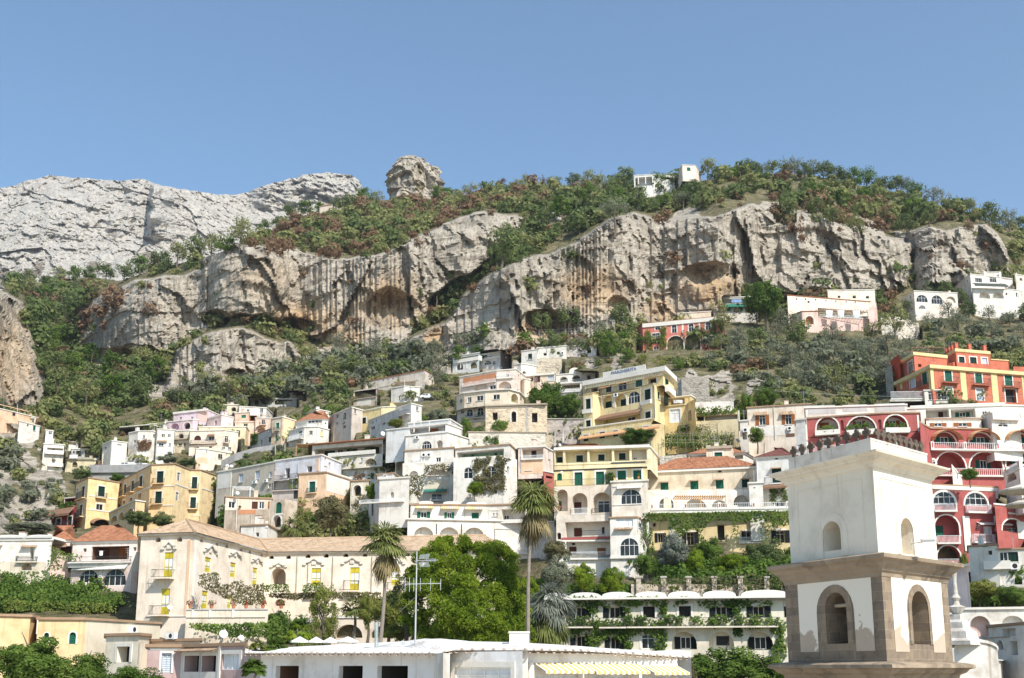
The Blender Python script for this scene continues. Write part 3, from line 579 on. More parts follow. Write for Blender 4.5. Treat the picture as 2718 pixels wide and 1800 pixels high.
b.body(264.5, [(835,782),(915,770),(1136,752)], 940, (0.62,0.53,0.48), 'awW 934 806 1000 884\nawW 1044 790 1112 878\nw 870 820 905 858\nbal 930 868 1132 900 0.6', reg='c', worn=0.9, rim=None)
b = H('c', 'tall ruined stone block house with three weathered windows', 228, [(1130,772),(1566,758),(1772,756)], 1050, (0.60,0.49,0.36), 'k 1204 842 1258 922\nakW 1400 830 1452 942\nk 1614 846 1672 946\ncor 1128 758 1768 772 stone\npip 1556 780 1562 1045\nbnd 1135 784 1560 796 stone\nvin 1195 930 1370 1025 g 0.9|bushy green plant on the ruined stone house', worn=1.0, rim='stone', wm=stonem((0.58,0.47,0.34), 1.1, 0.35, 'rubble plaster'), deep=.6)
b.body(224, [(955,1042),(1756,1046)], 1210, (0.66,0.60,0.52), 'k 1610 1120 1640 1150\nvin 1120 1105 1255 1165 g 0.5|round green shrub on a stained garden wall', reg='c', worn=1.0, rim='stone', wm=stonem((0.60,0.54,0.46), 0.8, 0.3, 'stained wall'))
b.body(226, [(1756,1070),(1838,1085)], 1210, 'stone', '', reg='c', rim=None, wm=stonem((0.45,0.39,0.30), 1.1, 0.4, 'rubble plaster'))
b = H('c', 'peach villa with tall white shuttered window behind the big tree', 285, [(1538,468),(1660,446),(1858,430)], 620, (0.76,0.62,0.48), 'B 1645 466 1700 526\nL 1782 455 1846 512\ncor 1540 448 1850 460')
b.body(280, [(1455,530),(1540,490),(1600,500)], 600, (0.72,0.60,0.46), '', reg='c')
b = H('c', 'white villa with domed roof and arched upper doors', 290, [(1850,448),(2130,428),(2275,432)], 545, 'white', 'alW 1900 470 1990 525 1.2\nalW 2030 455 2122 525 1.2\nvlt 2000 375 2112 436\nbalw 1860 505 2130 530 0.5\nk 2190 455 2230 500')
b.body(282, [(1900,540),(2132,524)], 650, 'white', 'l 1925 545 2115 600 2\nbalw 1900 595 2130 628 0.3\nk 2080 640 2096 662', reg='c')
# --- long loggia house and white houses of the middle
b = H('b', 'long cream house with deep loggia and reed shaded terrace', 232, [(1290,706),(2025,642)], 960, (0.78,0.70,0.60), 'l 1310 725 2015 828 3\nG 1420 745 1526 832\nG 1650 724 1756 816\nG 1874 708 1986 800\nw 1552 750 1612 802\nk 1300 770 1340 800\ncor 1540 806 2022 846\nal 1830 850 1958 930 1.2\nL 1700 850 1720 900\nL 1790 845 1812 890', rim='terra', rimo=0.8, back=9, deep=.6)
b.body(230, [(1590,930),(2025,905)], 1110, (0.78,0.72,0.64), 'L 1740 1030 1792 1066\npan 1600 915 2020 945 0.3\npnl 1630 985 1648 1030 white', reg='b', rim=None)
b.body(228, [(2022,642),(2275,606),(2400,680)], 1070, (0.82,0.78,0.72), 'l 2040 682 2160 732 2\nawW 2070 806 2122 912\nbal 2045 888 2130 916 0.3\nk 2150 650 2165 670', reg='b', rim='terra')
b = H('c', 'stepped white house with barrel arched windows and roof terrace', 214, [(300,1082),(735,1042),(955,1112)], 1240, 'white', 'awW 465 1140 571 1222\nal 622 1132 686 1212 1\nal 735 1148 768 1192 0.6\nac 405 1090 445 1120|white air conditioner on stepped white house', rim='trim')
b.body(219, [(100,1022),(726,952),(885,1012)], 1110, (0.70,0.69,0.67), 'l 340 990 716 1052 2\nb 556 1012 642 1054\npil 440 960 450 1070\npil 600 955 608 1060', reg='c')
b.body(224, [(330,950),(760,908),(885,985)], 1010, (0.55,0.56,0.55), '', reg='c')
b = H('c', 'white house with two wall mounted coolers and long parapet', 203, [(290,1238),(802,1202)], 1400, 'white', 'ac 475 1270 512 1306|left one of two air conditioners on the white parapet house\nac 530 1268 566 1304|right one of two air conditioners on the white parapet house\nw 615 1310 666 1358\nbnd 360 1368 800 1378 grey\nbalw 380 1320 470 1368 0.3', rim='tile', deep=.6)
b.body(200, [(270,118),(800,104)], 530, 'white', 'al 340 196 432 252 0.8\nal 515 180 760 262 1.5\nbnd 510 255 760 262\npnl 505 290 740 380 cream\nawn 500 385 730 425 gr 1.2\nw 568 432 678 500\nal 810 438 855 480 0.6\nbalw 560 470 680 502 0.4', reg='g', rim=None)
b = H('c', 'big white house with green terrace back wall and arched windows', 190, [(818,1218),(1380,1168),(1472,1252)], 1330, 'white', 'l 832 1238 1322 1308 2.5 green\nk 985 1284 1012 1302\nk 1228 1268 1254 1290\nk 840 1285 890 1312', rim='tile', deep=.6)
b.body(187.5, [(800,60),(1322,34),(1460,80)], 490, 'white', 'awW 904 160 998 276\nawW 1132 146 1246 282\nk 1225 390 1252 432\nw 950 440 980 470\nvin 1010 60 1180 220 v 0.5|dry brown creeper high between the two arched windows\nvin 1020 250 1340 420 v 0.6|thick creeper under the right arched window\nvin 1240 40 1340 260 v 0.4|thin creeper on the corner of big white house', reg='g', rim=None)
b = H('c', 'narrow pink house with open balcony and peach wall panel', 190, [(1472,1202),(1742,1190),(1832,1242)], 1500, (0.74,0.62,0.54), 'l 1512 1218 1732 1330 2 white\nk 1610 1238 1662 1312\nbalw 1505 1290 1735 1326 0.3\npnl 1505 1335 1730 1480 peach\nL 1548 1356 1614 1446\npip 1496 1200 1502 1470', back=6, deep=.6)
b = H('g', 'low red painted house with tiled canopy behind the tall palm', 182, [(1738,192),(1845,214)], 330, (0.46,0.15,0.12), 'k 1760 250 1830 275', rim='trim')
b = H('g', 'long white house with striped awnings and white roof vaults', 172, [(352,540),(1160,546),(1560,532)], 700, 'white', 'vlt 440 508 592 540\nvlt 690 512 872 542\nvlt 932 518 1142 544\nawn 405 562 592 594 ys 0.9\nsg 420 622 556 686\nawn 672 566 862 600 ys 0.9\nsg 704 628 806 690\nawn 915 570 1112 606 ys 0.9\ng 988 632 1062 694\nw 1205 632 1224 666\nw 1240 632 1258 666\nl 1300 592 1550 700 2\nbnd 1165 600 1270 610\npil 1165 600 1180 690\nw 1325 660 1380 702', rim='tile', deep=.6)
b.body(170, [(322,690),(1872,722)], 1080, 'white', 'al 388 778 590 880 1.0\nal 655 780 852 880 1.0\nal 915 784 1114 880 1.0\nbnd 1225 798 1470 806 grey\npip 1225 800 1231 1040\npip 1560 790 1568 1060\nac 1503 850 1536 886|white air conditioner on the blank white wall beside the tall palm\nbalw 1380 1000 1600 1055 0.3\npip 620 750 624 850 dark\npip 880 750 884 850 dark', reg='g', rimo=0.3)
# --- grey and beige row behind the yellow hotel
b = H('b', 'long two tone house, beige left half and lilac grey right half', 205, [(300,990),(455,965),(900,880)], 1190, (0.58,0.51,0.42), 'pnl 306 985 450 1160 white\nawW 380 1005 440 1140\nL 526 1012 570 1098\nL 694 980 740 1066\nL 840 990 868 1050\nw 830 1110 860 1160\nac 680 1084 720 1114|left air conditioner on the beige half of the two tone house\nac 800 1070 832 1100|right air conditioner on the beige half of the two tone house')
b.body(201, [(900,872),(1385,806),(1592,892)], 1140, (0.66,0.66,0.70), 'k 1005 952 1054 1076\nbal 985 1035 1075 1076\nk 1232 930 1286 992\npil 1340 850 1360 980 peach\npip 1140 900 1146 1010\nbal 870 1025 1160 1070 0.7', reg='b')
b = H('b', 'small peach house with green shutters and bright white side', 188, [(1150,1008),(1428,988),(1690,1072)], 1330, (0.76,0.54,0.36), 'gW 1258 1092 1320 1204\nbal 1240 1160 1340 1208 0.4\npnl 1435 1010 1688 1225 white\nk 1100 1180 1140 1260\nal 1640 1140 1680 1220 0.4', rim='tile')
b.body(186, [(1690,1080),(1880,1072)], 1300, 'cream', 'akW 1718 1128 1798 1240', reg='b', rim='tile')
b = H('b', 'white garden house with round tree in front of its terrace', 182, [(1880,1150),(1990,1060),(2300,1040)], 1330, 'white', 'al 1980 1240 2010 1270 0.5\nw 2030 1015 2060 1050\nal 2100 1200 2140 1260 0.5\nbalw 1790 1275 2250 1305 0.4')
b.body(184, [(1965,1012),(2140,998),(2200,1045)], 1090, 'white', 'k 2028 1014 2056 1050', reg='b', rim='tile')
b = H('b', 'old stone terrace house with brown door and plaster porch', 178, [(388,1238),(505,1250),(870,1262)], 1400, (0.66,0.55,0.44), 'W 418 1300 486 1368\nl 515 1265 865 1385 2 white\nB 660 1300 722 1376\npnl 800 1295 812 1370 peach\nb 830 1300 868 1365\nw 735 1300 790 1375\npot 520 1345 550 1382 g|potted green plant on the porch of the stone terrace house', rim='tile')
b.body(176, [(378,1388),(845,1378)], 1590, (0.48,0.40,0.32), 'pnl 520 1385 700 1430 terra\npip 496 1370 506 1600 white\npip 650 1430 655 1600', reg='b', worn=1.0, rim=None)
b.body(175, [(845,1290),(1005,1275),(1130,1300)], 1600, (0.60,0.50,0.40), 'ag 908 1304 970 1420\nakW 878 1444 965 1566\nbnd 900 1424 985 1438', reg='b', worn=0.9, rim=None)
b.body(186, [(870,1190),(1145,1175)], 1300, (0.50,0.44,0.40), 'k 1098 1182 1142 1268\nl 900 1090 1130 1165 1 grey\nbal 880 1100 1150 1180 0.3', reg='b', rim=None)
b = H('f', 'small white shed with stepped parapet behind palazzo roof', 166, [(548,172),(822,160),(975,245)], 330, 'white', 'k 700 250 735 290\npil 805 130 830 200\nk 676 205 682 240', rim='tile')
# --- yellow hotel with three storeys
b = B('a', 'hotel_building', 'apricot yellow three storey hotel with white banded windows', 'hotel', None)
b.body(236, [(792,1112),(922,1046),(1245,1096)], 1568, (0.80,0.60,0.32), 'GW 1020 1140 1090 1256\nbal 990 1210 1100 1262 0.7\nwW 1000 1326 1072 1396\nGW 850 1144 880 1256\nbal 820 1205 890 1270 0.7\nGW 828 1336 856 1452\nbal 810 1390 870 1462 0.7\nakW 795 1160 815 1260\nbnd 925 1250 1225 1262\nbnd 790 1290 900 1300\nbnd 905 1385 1150 1398\nal 940 1480 1150 1560 1.5 brown\narc 935 1475 1155 1530 br 1.4\nbnd 755 1480 900 1492', back=14, rim='tile')
b.body(238, [(1228,1098),(1574,914)], 1568, (0.74,0.52,0.28), 'GW 1450 1034 1482 1152\nbal 1430 1105 1490 1160\nGW 1366 1084 1392 1200\nbal 1345 1150 1400 1206\nGW 1290 1122 1312 1240\nbal 1270 1190 1320 1248\nGW 1230 1160 1252 1270\nkW 1440 1215 1472 1270\nkW 1350 1260 1380 1300\nkW 1280 1290 1305 1325\nkW 1220 1325 1248 1355\nbnd 1235 1215 1570 1225', back=10, rim='tile')  # wing turned from the sun: its shade is put into a darker wall colour
b.body(228, [(1568,914),(1822,902),(1985,966),(2096,968),(2266,1028)], 1590, (0.82,0.64,0.38), 'GW 1630 984 1700 1106\nbal 1600 1060 1715 1112 0.7\nGW 1614 1194 1682 1318\nbal 1580 1270 1700 1324 0.7\nwW 1842 998 1874 1086\nwW 1826 1204 1856 1292\nGW 1996 1044 2052 1164\nbal 1965 1115 2070 1172 0.7\nGW 1980 1254 2038 1366\nbal 1945 1318 2060 1374 0.7\nbnd 1572 1132 1815 1144\nbnd 1822 1136 1980 1148\nbnd 1538 1334 1810 1346\nbnd 2098 1180 2262 1192\nbnd 1988 1440 2090 1448\nawW 2235 1470 2275 1530', back=12, rim='tile')  # sunlit block of the same hotel, the light put into a paler colour
b.body(222, [(1142,1412),(1412,1282),(1508,1296)], 1600, (0.76,0.55,0.31), 'alW 1240 1412 1292 1490 1.2\nalW 1158 1448 1222 1510 1.2\nalW 1320 1375 1395 1470 1.2\nbnd 1416 1290 1500 1302', back=8, rim='trim')
b = H('a', 'dark red house with brown awning left of yellow hotel', 232, [(565,1420),(775,1392)], 1600, (0.22,0.035,0.03), 'GW 588 1478 632 1550\nGW 708 1456 748 1544\nawn 440 1376 772 1470 br 1.2\nbal 570 1510 770 1560\nbnd 690 1555 770 1568 peach', rim=None)
b.body(236, [(670,1262),(780,1250)], 1400, (0.26,0.04,0.03), 'l 680 1275 770 1330 1.5 dark\nvin 600 1320 780 1390 g 0.5|green climbers on the dark red house roof', reg='a')
# --- lower left: white and pink houses
b = H('e', 'white house with rounded roof vaults and door balcony', 152, [(-60,322),(545,318)], 570, 'white', 'vlt -40 272 225 312\nvlt 265 272 545 314\nkW 314 404 357 548\nhood 232 380 392 402\nhood -20 378 30 394\nbal 190 500 395 552\ncor -60 292 545 312 grey', rim='trim')
b.body(150, [(-60,556),(465,552)], 680, 'cream', 'al 220 568 332 642 1.2\nbal 180 510 395 552 0.4', reg='e', rim=None)
b = H('e', 'pink house with orange hip roofs and big arched glazing', 156, [(548,330),(765,330)], 560, (0.76,0.60,0.54), 'l 620 390 745 490 1.5 brown\nbnd 545 330 765 350 white\nhood 600 385 745 412', roof=('hip', 2.3, 2.4), back=7)
b.body(153, [(760,352),(1442,336),(1490,370)], 560, (0.80,0.68,0.62), 'l 950 392 1342 532 2 brown\nB 1000 405 1140 520\nb 1240 400 1330 520\nk 865 415 900 450\nk 1385 400 1418 440\npnl 1345 440 1365 530 white', reg='e', roof=('hip', 2.6, 3.4), back=9)
b.body(149, [(715,556),(1372,546)], 610, 'white', 'bal 720 500 1370 556 0.3', reg='e', deep=0.05, wname='terrace_slab', rim=None)
b.body(150, [(745,612),(1372,594),(1440,600)], 850, (0.78,0.64,0.58), 'aw 820 632 1026 772\naw 1078 622 1312 802\npil 1036 600 1066 790 white\nawn 770 590 1330 640 wh 0.6\npnl 1375 450 1470 660 white', reg='e', rim=None)
# --- white and yellow tenements right of the tall palm
b = B('h', 'tenement', 'tall cream and yellow tenement stepping down in arcades', 'house', HL)
b.body(166, [(75,156),(995,126),(1068,216)], 352, (0.74,0.65,0.44), 'l 86 168 160 285 1.6 lyel\nl 182 164 394 283 1.6 lyel\nl 414 160 630 274 1.6 lyel\nl 652 156 798 266 1.6 lyel\nl 820 150 966 256 1.6 white\nGW 104 232 158 286\nGW 290 214 352 276\nGW 500 206 560 264\nGW 700 194 762 256\nw 838 230 874 256\ncor 75 126 995 152\nbnd 78 286 965 296 lyel', rim='trim', back=9, deep=.4)
b.body(171, [(140,128),(660,66)], 170, 'white', '', reg='h', Ys=[171, 171], roof=('lean', 0.8, 3.0), back=5)
b.body(165, [(75,352),(972,318)], 520, (0.74,0.61,0.33), 'ag 104 384 150 456\ngW 272 376 348 504\ngW 478 370 556 496\ngW 686 360 766 448\ngW 836 356 914 444\nawn 630 274 962 308 dk 1.4\nbnd 75 338 970 350 dark\nbal 90 448 622 512 0.8\npot 640 405 665 445 g|left potted plant on the yellow storey balcony\npot 870 395 905 440 g|right potted plant on the yellow storey balcony\nvin 590 400 630 490 g 0.4|climbing plant beside the yellow storey balcony', reg='h', rim=None, deep=.4)
b.body(163.5, [(75,516),(632,492)], 812, (0.72,0.62,0.51), 'al 100 540 206 750 1.6\nal 246 574 396 776 1.8\nal 446 568 622 766 1.8\nk 105 655 148 745\nB 270 664 338 774\nw 498 650 612 764\nbalw 240 720 400 774 0.15\nbal 440 720 620 766 0.15\npot 112 700 145 745 f|red flower pot in narrow cream archway', reg='h', rim=None, deep=.4)
b.body(163, [(95,792),(616,776)], 1030, (0.70,0.62,0.53), 'l 182 850 606 1000 2 white\nB 268 912 342 992\nk 535 904 560 966\nbal 345 935 560 985 0.3\ncor 150 1000 612 1022 red\nbnd 190 1022 610 1030 green\nak 104 955 142 1020', reg='h', rim=None, deep=.4)
b.body(162, [(100,1028),(622,1022)], 1380, 'white', 'l 192 1040 612 1198 1.8 white\nB 222 1092 290 1200\nb 490 1104 572 1200\nk 245 1050 278 1076\nbalw 232 1142 622 1206 0.4\nbal 440 1340 480 1360', reg='h', rim=None)
b.body(160, [(625,462),(974,446)], 810, (0.73,0.65,0.56), 'bnd 640 505 935 515 grey\nawn 685 505 925 535 wh 0.6\naw 715 535 914 682\nbnd 632 680 920 690', reg='h', rim='trim', back=6, deep=.4)
b.body(158.5, [(612,806),(862,800),(985,830)], 1380, 'white', 'c 668 816 834 902\nawW 708 1004 892 1182\nw 885 865 920 910\ncor 615 1185 925 1205\nl 680 1220 880 1300 1.5\npip 866 730 884 960 white\nhood 660 905 835 925\nbalw 730 1310 800 1370 0.3', reg='h', rim='tile', back=6)
b = H('h', 'long cream house with orange roof and small green shuttered windows', 172, [(978,366),(2024,318)], 580, (0.68,0.58,0.44), 'g 1098 474 1174 552\ng 1385 460 1462 542\ng 1630 450 1704 536\nG 1880 442 1950 524\nhood 1085 462 1180 474\nhood 1372 448 1470 460\nhood 1615 438 1712 450\nhood 1870 430 1965 442\nk 1650 360 1684 376\ncor 985 345 2022 362\nbnd 1395 340 1400 400', roof=('lean', 2.6, 4.5), back=10, deep=.6)
b.body(176, [(1536,136),(1786,126),(1812,220)], 330, (0.76,0.66,0.52), 'gW 1618 184 1692 300\npil 1538 120 1580 140\ncor 1534 124 1788 150 stone', reg='h', rim=None, back=6, deep=1)
b.body(181, [(1368,204),(1905,192),(1990,240)], 300, 'white', 'l 1378 212 1535 275 1.2\nl 1812 210 1892 248 1.2', reg='h', roof=('lean', 2.0, 4), back=7, rim='trim')
b.body(168, [(975,546),(1958,540)], 790, 'white', 'al 1086 618 1226 742 1.6\nal 1322 630 1546 742 1.6\nal 1590 640 1742 732 1.6\nal 1800 594 1955 692 1.6\npnl 1120 640 1190 740 cream', reg='h', rim=None, deep=.4)
b.body(163, [(940,768),(2346,738)], 1110, (0.66,0.53,0.30), 'skW 1042 960 1152 1050\nskW 1305 950 1466 1076\nk 1646 880 1714 1028\nskW 1878 940 2046 1026\nskW 2164 934 2340 1052\nbal 1290 1020 1480 1080\nbal 1620 1010 1740 1050 0.4\nbalw 1850 1000 2060 1050 0.4\nak 1025 862 1055 900\nak 2300 830 2340 862\npil 1185 820 1235 1060 white\npil 985 830 1010 1060 white', reg='h', rim=None)
b.body(161, [(950,722),(2350,700)], 768, 'white', 'bst 1000 672 2340 724 0.05', reg='h', deep=0.05, wname='terrace_slab', rim=None)
b = H('h', 'grey white house with dark red hip roof and green balcony door', 164, [(2012,238),(2360,214),(2460,240)], 760, (0.70,0.68,0.64), 'G 2170 340 2262 476\nbal 2105 430 2262 488 0.8\nk 2198 236 2228 252\nhood 2160 326 2262 340\nawn 2080 478 2330 548 br 1.6\nvin 2165 540 2330 660 d 0.4|dark creeper below a brown awning\nw 2195 650 2290 712', roof=('hip', 2.0, 4.0, tilem((0.22,0.07,0.05))), back=10)
b.body(160, [(1946,474),(2080,468)], 700, 'white', 'k 1990 520 2010 530', reg='h', back=5)
b = H('j', 'cream house with brown shutters and tiled window hoods', 190, [(100,96),(500,70),(620,64)], 420, (0.73,0.64,0.53), 'sb 170 160 282 242\nsb 385 154 492 236\nhood 160 134 266 162\nhood 374 128 482 158\nac 430 256 462 286|air conditioner under the brown shuttered window of cream house\npip 322 90 326 360 cream\nbnd 420 310 490 334 brown\npnl 110 245 490 330 white', rim='tile')
b.body(188, [(42,204),(108,198)], 400, (0.74,0.68,0.60), 'ac 70 268 106 300|air conditioner on the narrow annex of the cream house\nl 62 300 100 360 1', reg='j', rim='trim')
# --- yellow guesthouse with the name on its roof
b = B('d', 'guesthouse', 'tall yellow guesthouse with name board on its roofline', 'hotel', None)
b.body(213, [(412,522),(1212,372),(1322,478)], 680, (0.74,0.61,0.33), 'kW 470 582 536 640\nGW 622 556 680 630\nwW 752 530 836 612\ngW 930 505 1000 580\nkW 1060 485 1146 540\nawn 560 560 680 590 or 0.5\nawn 745 510 860 545 or 0.5\nawn 1030 445 1180 480 or 0.5\nG 1238 498 1268 600\nG 1232 680 1266 756\npan 1235 590 1310 650 0.7\nac 495 524 522 548|lowest left air conditioner under the guesthouse eaves\nac 640 500 668 524|second air conditioner from the left under the guesthouse eaves\nac 715 486 740 508|third air conditioner from the left under the guesthouse eaves\nac 1090 420 1122 448|rightmost air conditioner under the guesthouse eaves\nbal 430 590 560 640 0.6\nbal 560 570 1000 640 0.5', back=11, rim='trim', rimh=1.1, rimo=0.7, deep=.4)
gh = b; gh_face = b.faces[0]; gh_z = b.z1
b.body(211, [(384,656),(482,640),(560,656),(985,572),(1112,534),(1222,590)], 1010, (0.75,0.62,0.35), 'GW 410 700 462 812\npan 385 812 480 845 0.4\nGW 412 924 462 992\nalW 588 664 692 796 1.0\nG 622 730 680 802\nalW 716 648 832 780 1.0\nG 778 706 832 778\naw 848 620 972 748\nGW 1024 600 1086 716\npan 1000 718 1098 752 0.4\nGW 1030 834 1086 902\nl 590 884 985 966 1.5\nawn 540 840 1000 912 br 1.6\nw 850 890 930 930\nac 612 675 650 706|air conditioner in the left white arch of guesthouse\nac 745 655 785 690|air conditioner in the right white arch of guesthouse\nbnd 1118 560 1124 900 dark', back=9, rim=(0.45,0.36,0.2), rimo=0.05, deep=.4)
b.body(207, [(364,1004),(1094,900)], 1070, (0.70,0.57,0.32), '', reg='d', rim='trim', back=3, deep=0.1, wname='terrace_parapet')
b.body(206, [(352,1076),(1096,966),(1228,960)], 1190, (0.74,0.60,0.33), 'GW 388 1076 440 1142\nGW 555 1046 612 1112\nGW 696 1030 748 1092\nGW 825 1010 882 1066\nGW 1010 986 1064 1046\nk 476 1065 500 1090\nk 640 1050 660 1075\nk 940 1000 962 1024\nawn 350 1030 1200 1075 or 0.7', reg='d', rim=None)
b.body(206, [(1226,772),(1462,748),(1548,700)], 1010, (0.76,0.57,0.27), 'cW 1290 810 1394 948\nalW 1476 814 1516 930 0.8\nbal 1230 705 1440 765 0.2\nbnd 1226 765 1462 776', reg='d', rim=None)
b.body(211, [(1270,690),(1500,660),(1548,690)], 800, (0.72,0.57,0.3), 'l 1285 700 1440 765 1.5\nk 1300 710 1340 750', reg='d', rim='trim', back=5)
b.body(204, [(1520,850),(2010,820)], 960, (0.62,0.52,0.34), 'k 1570 880 1640 930\nl 1650 870 1990 920 1.5 grey\nvin 1530 800 2000 860 g 0.8|vine covered pergola beside the yellow guesthouse', reg='d', rim=None)
# --- red hotel on the right
b = B('j', 'hotel_building', 'dark red grand hotel with white arches and balconies', 'hotel', None)
b.body(168, [(578,182),(905,158),(1200,140),(1505,136)], 520, (0.40,0.11,0.10), 'alW 668 178 846 312 1.4 white\nalW 916 172 1150 308 1.4 white\nalW 1222 160 1406 298 1.4 white\nb 695 222 768 264\nsb 965 210 1066 260\nsb 1226 205 1346 252\npan 660 288 860 320 0.9\npan 915 284 1160 318 0.9\npan 1222 270 1420 304 0.9\nal 864 200 890 286 0.3 red\nal 1172 194 1198 276 0.3 red\nsb 695 364 806 418\nsb 1254 346 1394 398\nawn 715 345 810 365 wh 0.4\nawn 1260 330 1380 346 wh 0.4\npil 578 180 594 440\nbnd 596 316 1500 322 dark\npil 1490 160 1504 300\nbalw 600 412 900 470 0.6\nbalw 1400 395 1540 445 0.6\nvin 690 260 830 300 g 0.9|green planter in the left red hotel arch\nvin 925 245 1150 285 g 0.9|green planter in the middle red hotel arch\nvin 1225 245 1400 268 g 0.9|green planter in the right red hotel arch', rim='tile', back=10, deep=.4)
b.body(166, [(496,196),(575,186)], 450, (0.72,0.70,0.66), 'L 515 400 545 440', reg='j', rim='trim', back=4)
b.body(172, [(576,96),(1400,70)], 180, 'white', 'pnl 600 80 820 150 grey\npnl 880 75 1080 130 grey\npnl 1140 65 1390 128 grey', reg='j', back=8, rim='trim', deep=.4)
b.body(170, [(1400,102),(2180,74),(2361,80)], 270, 'white', 'l 1560 112 1750 180 2.2\nl 1765 108 1965 180 2.2\nB 1662 136 1700 178\nsg 1800 138 1916 174\nbnd 1410 96 2180 108\nw 2020 128 2060 165', reg='j', rim='trim', back=9, deep=.4)
b.body(166, [(1560,186),(2010,184)], 290, 'white', 'sb 1592 224 1728 252\nsb 1788 222 1932 252\nbnd 1580 190 2000 204', reg='j', rim='tile', back=8, deep=.4)
b.body(167, [(2022,162),(2090,130),(2320,140)], 290, 'white', 'pan 2090 150 2310 195 0.5\naw 2150 220 2232 256\nl 2100 205 2361 250 1.5', reg='j', rim='trim', back=8)
b.body(160, [(1508,210),(1592,262),(2420,274)], 720, (0.40,0.11,0.10), 'alW 1618 302 1800 396 0.8 red\nsg 1636 340 1780 398\narc 1598 280 1826 360 or 1.6\nalW 1910 306 2096 396 0.8 red\nsg 1930 342 2076 398\narc 1894 284 2124 362 or 1.6\nalW 2200 306 2400 396 0.8 red\nsg 2220 342 2361 398\narc 2190 282 2420 362 or 1.6\nbst 1580 396 2400 450 0.9\nalW 1640 462 1880 600 1.8 red\nalW 1914 462 2182 600 1.8 red\nalW 2212 462 2420 600 1.8 red\nsg 1968 530 2086 600\nsg 2240 515 2340 560\nbst 1640 598 2200 655 0.4\nawW 1590 520 1640 562\nvin 1420 360 1560 392 r 0.5|flower box on the red hotel terrace', reg='j', rim='tile', back=12, deep=.4)
b.body(156, [(1604,724),(1830,730),(2142,744)], 800, 'white', 'cor 1604 745 2140 775', reg='j', rim='tile', back=9, deep=.4)
b.body(155, [(1600,782),(1852,780),(2128,790)], 1400, (0.40,0.11,0.10), 'awW 1614 782 1796 892\nawW 1876 792 2060 902\nbalw 1618 884 1802 944 0.7\nbalw 1880 894 2072 955 0.7\nalW 1632 976 1828 1150 1.6 red\ng 1640 1064 1700 1148\nbalw 1640 1146 1830 1206 0.7\nalW 1650 1226 1840 1344 1.6 red\nbalw 1650 1335 1840 1372 0.5\nc 2032 1068 2100 1135\nac 2112 985 2176 1034|air conditioner on the red wall above the white curtained door\nawn 1975 1036 2240 1062 wh 0.8\nbalw 1930 1136 2100 1200 0.8\npil 1868 985 1924 1270 white', reg='j', rim=None, back=8)
b.body(153, [(2120,880),(2361,905)], 1260, (0.40,0.115,0.10), 'bnd 2230 960 2361 972 white\nalW 2180 1010 2361 1110 1.2 red\nb 2330 1040 2361 1110\nbalw 1990 1136 2250 1200 0.6\npil 2245 1040 2361 1180 white', reg='j', rim='trim', back=8)
b.body(157, [(1770,560),(1830,645),(2130,660)], 740, 'white', 'pil 2060 640 2110 720\npnl 2075 650 2100 700 red\npnl 1815 650 1838 690 red', reg='j', rim='trim', back=6)
b.body(158, [(2200,620),(2320,560),(2420,570)], 720, 'white', 'al 2220 630 2300 700 1 red\nbst 2220 560 2340 620 0.2\nal 2330 640 2400 700 1 red', reg='j', rim='trim', back=6)
b = H('j', 'white cubist house with navy door below the red hotel', 146, [(1905,1225),(2140,1210)], 1520, 'white', 'k 2068 1265 2100 1300\nk 2020 1216 2068 1234\nhood 2050 1236 2330 1250\nk 2230 1276 2312 1356\npnl 2160 1276 2228 1352 white\nak 2284 1475 2345 1540', rim='tile')
b.body(144, [(2140,1250),(2440,1240)], 1560, 'white', 'G 2232 1276 2314 1356\nw 2162 1276 2228 1352\nac 2250 1366 2310 1420|air conditioner on white wall under the navy door\nak 2284 1476 2346 1542\npan 2030 1350 2250 1410 0.5', reg='j', rim='tile')
# --- orange villa
b = B('i', 'villa', 'orange red palace villa with yellow trim and battlements', 'villa', None)
b.body(246, [(1376,905),(1640,776),(2420,838)], 1085, (0.52,0.17,0.105), 'gW 1748 815 1800 898\ngW 1980 830 2030 912\ngW 2206 848 2262 932\nbal 1722 868 1842 912 0.9\nbal 1952 882 2080 930 0.9\nbal 2190 905 2308 946 0.9\nLW 1760 946 1806 1032\nLW 1990 958 2042 1046\nkW 2212 958 2292 1060\npil 1870 800 1912 1045 yel\npil 2106 820 2152 1060 yel\npil 2340 840 2353 1060 yel\npil 1640 795 1664 960 yel\npil 1626 795 1640 965 yel\npil 1410 905 1424 960 yel\ngW 1576 824 1614 920\nbal 1550 890 1625 940 0.7\nLW 1482 870 1522 952', back=16, rim='yel', rimh=0.9, rimo=0.55)
b.body(250, [(1388,762),(1510,676),(1760,702)], 830, (0.52,0.17,0.105), 'wW 1468 746 1506 830\nk 1545 765 1570 790', reg='i', back=12, rim='yel', rimh=0.8, rimo=0.25)
b.body(252, [(1742,704),(1830,650),(2088,672)], 800, (0.52,0.17,0.105), 'GW 1855 710 1898 756\nGW 1940 714 1990 762\nLW 2030 720 2072 766', reg='i', back=10, rim='yel', rimh=0.8, rimo=0.25)
top_faces = list(b.faces); top_z = b.z1
b.body(253, [(2080,728),(2232,738)], 810, (0.52,0.17,0.105), '', reg='i', back=8, rim='yel')
b.body(249, [(1700,775),(1812,752),(2222,785)], 830, (0.52,0.17,0.105), '', reg='i', back=8, rim=None)
b.body(252, [(1332,742),(1402,690)], 900, (0.52,0.09,0.04), 'k 1345 780 1360 830', reg='i', back=12, rim=None)
b.body(247, [(2270,785),(2420,790)], 850, (0.52,0.17,0.105), '', reg='i', back=8, rim=None)
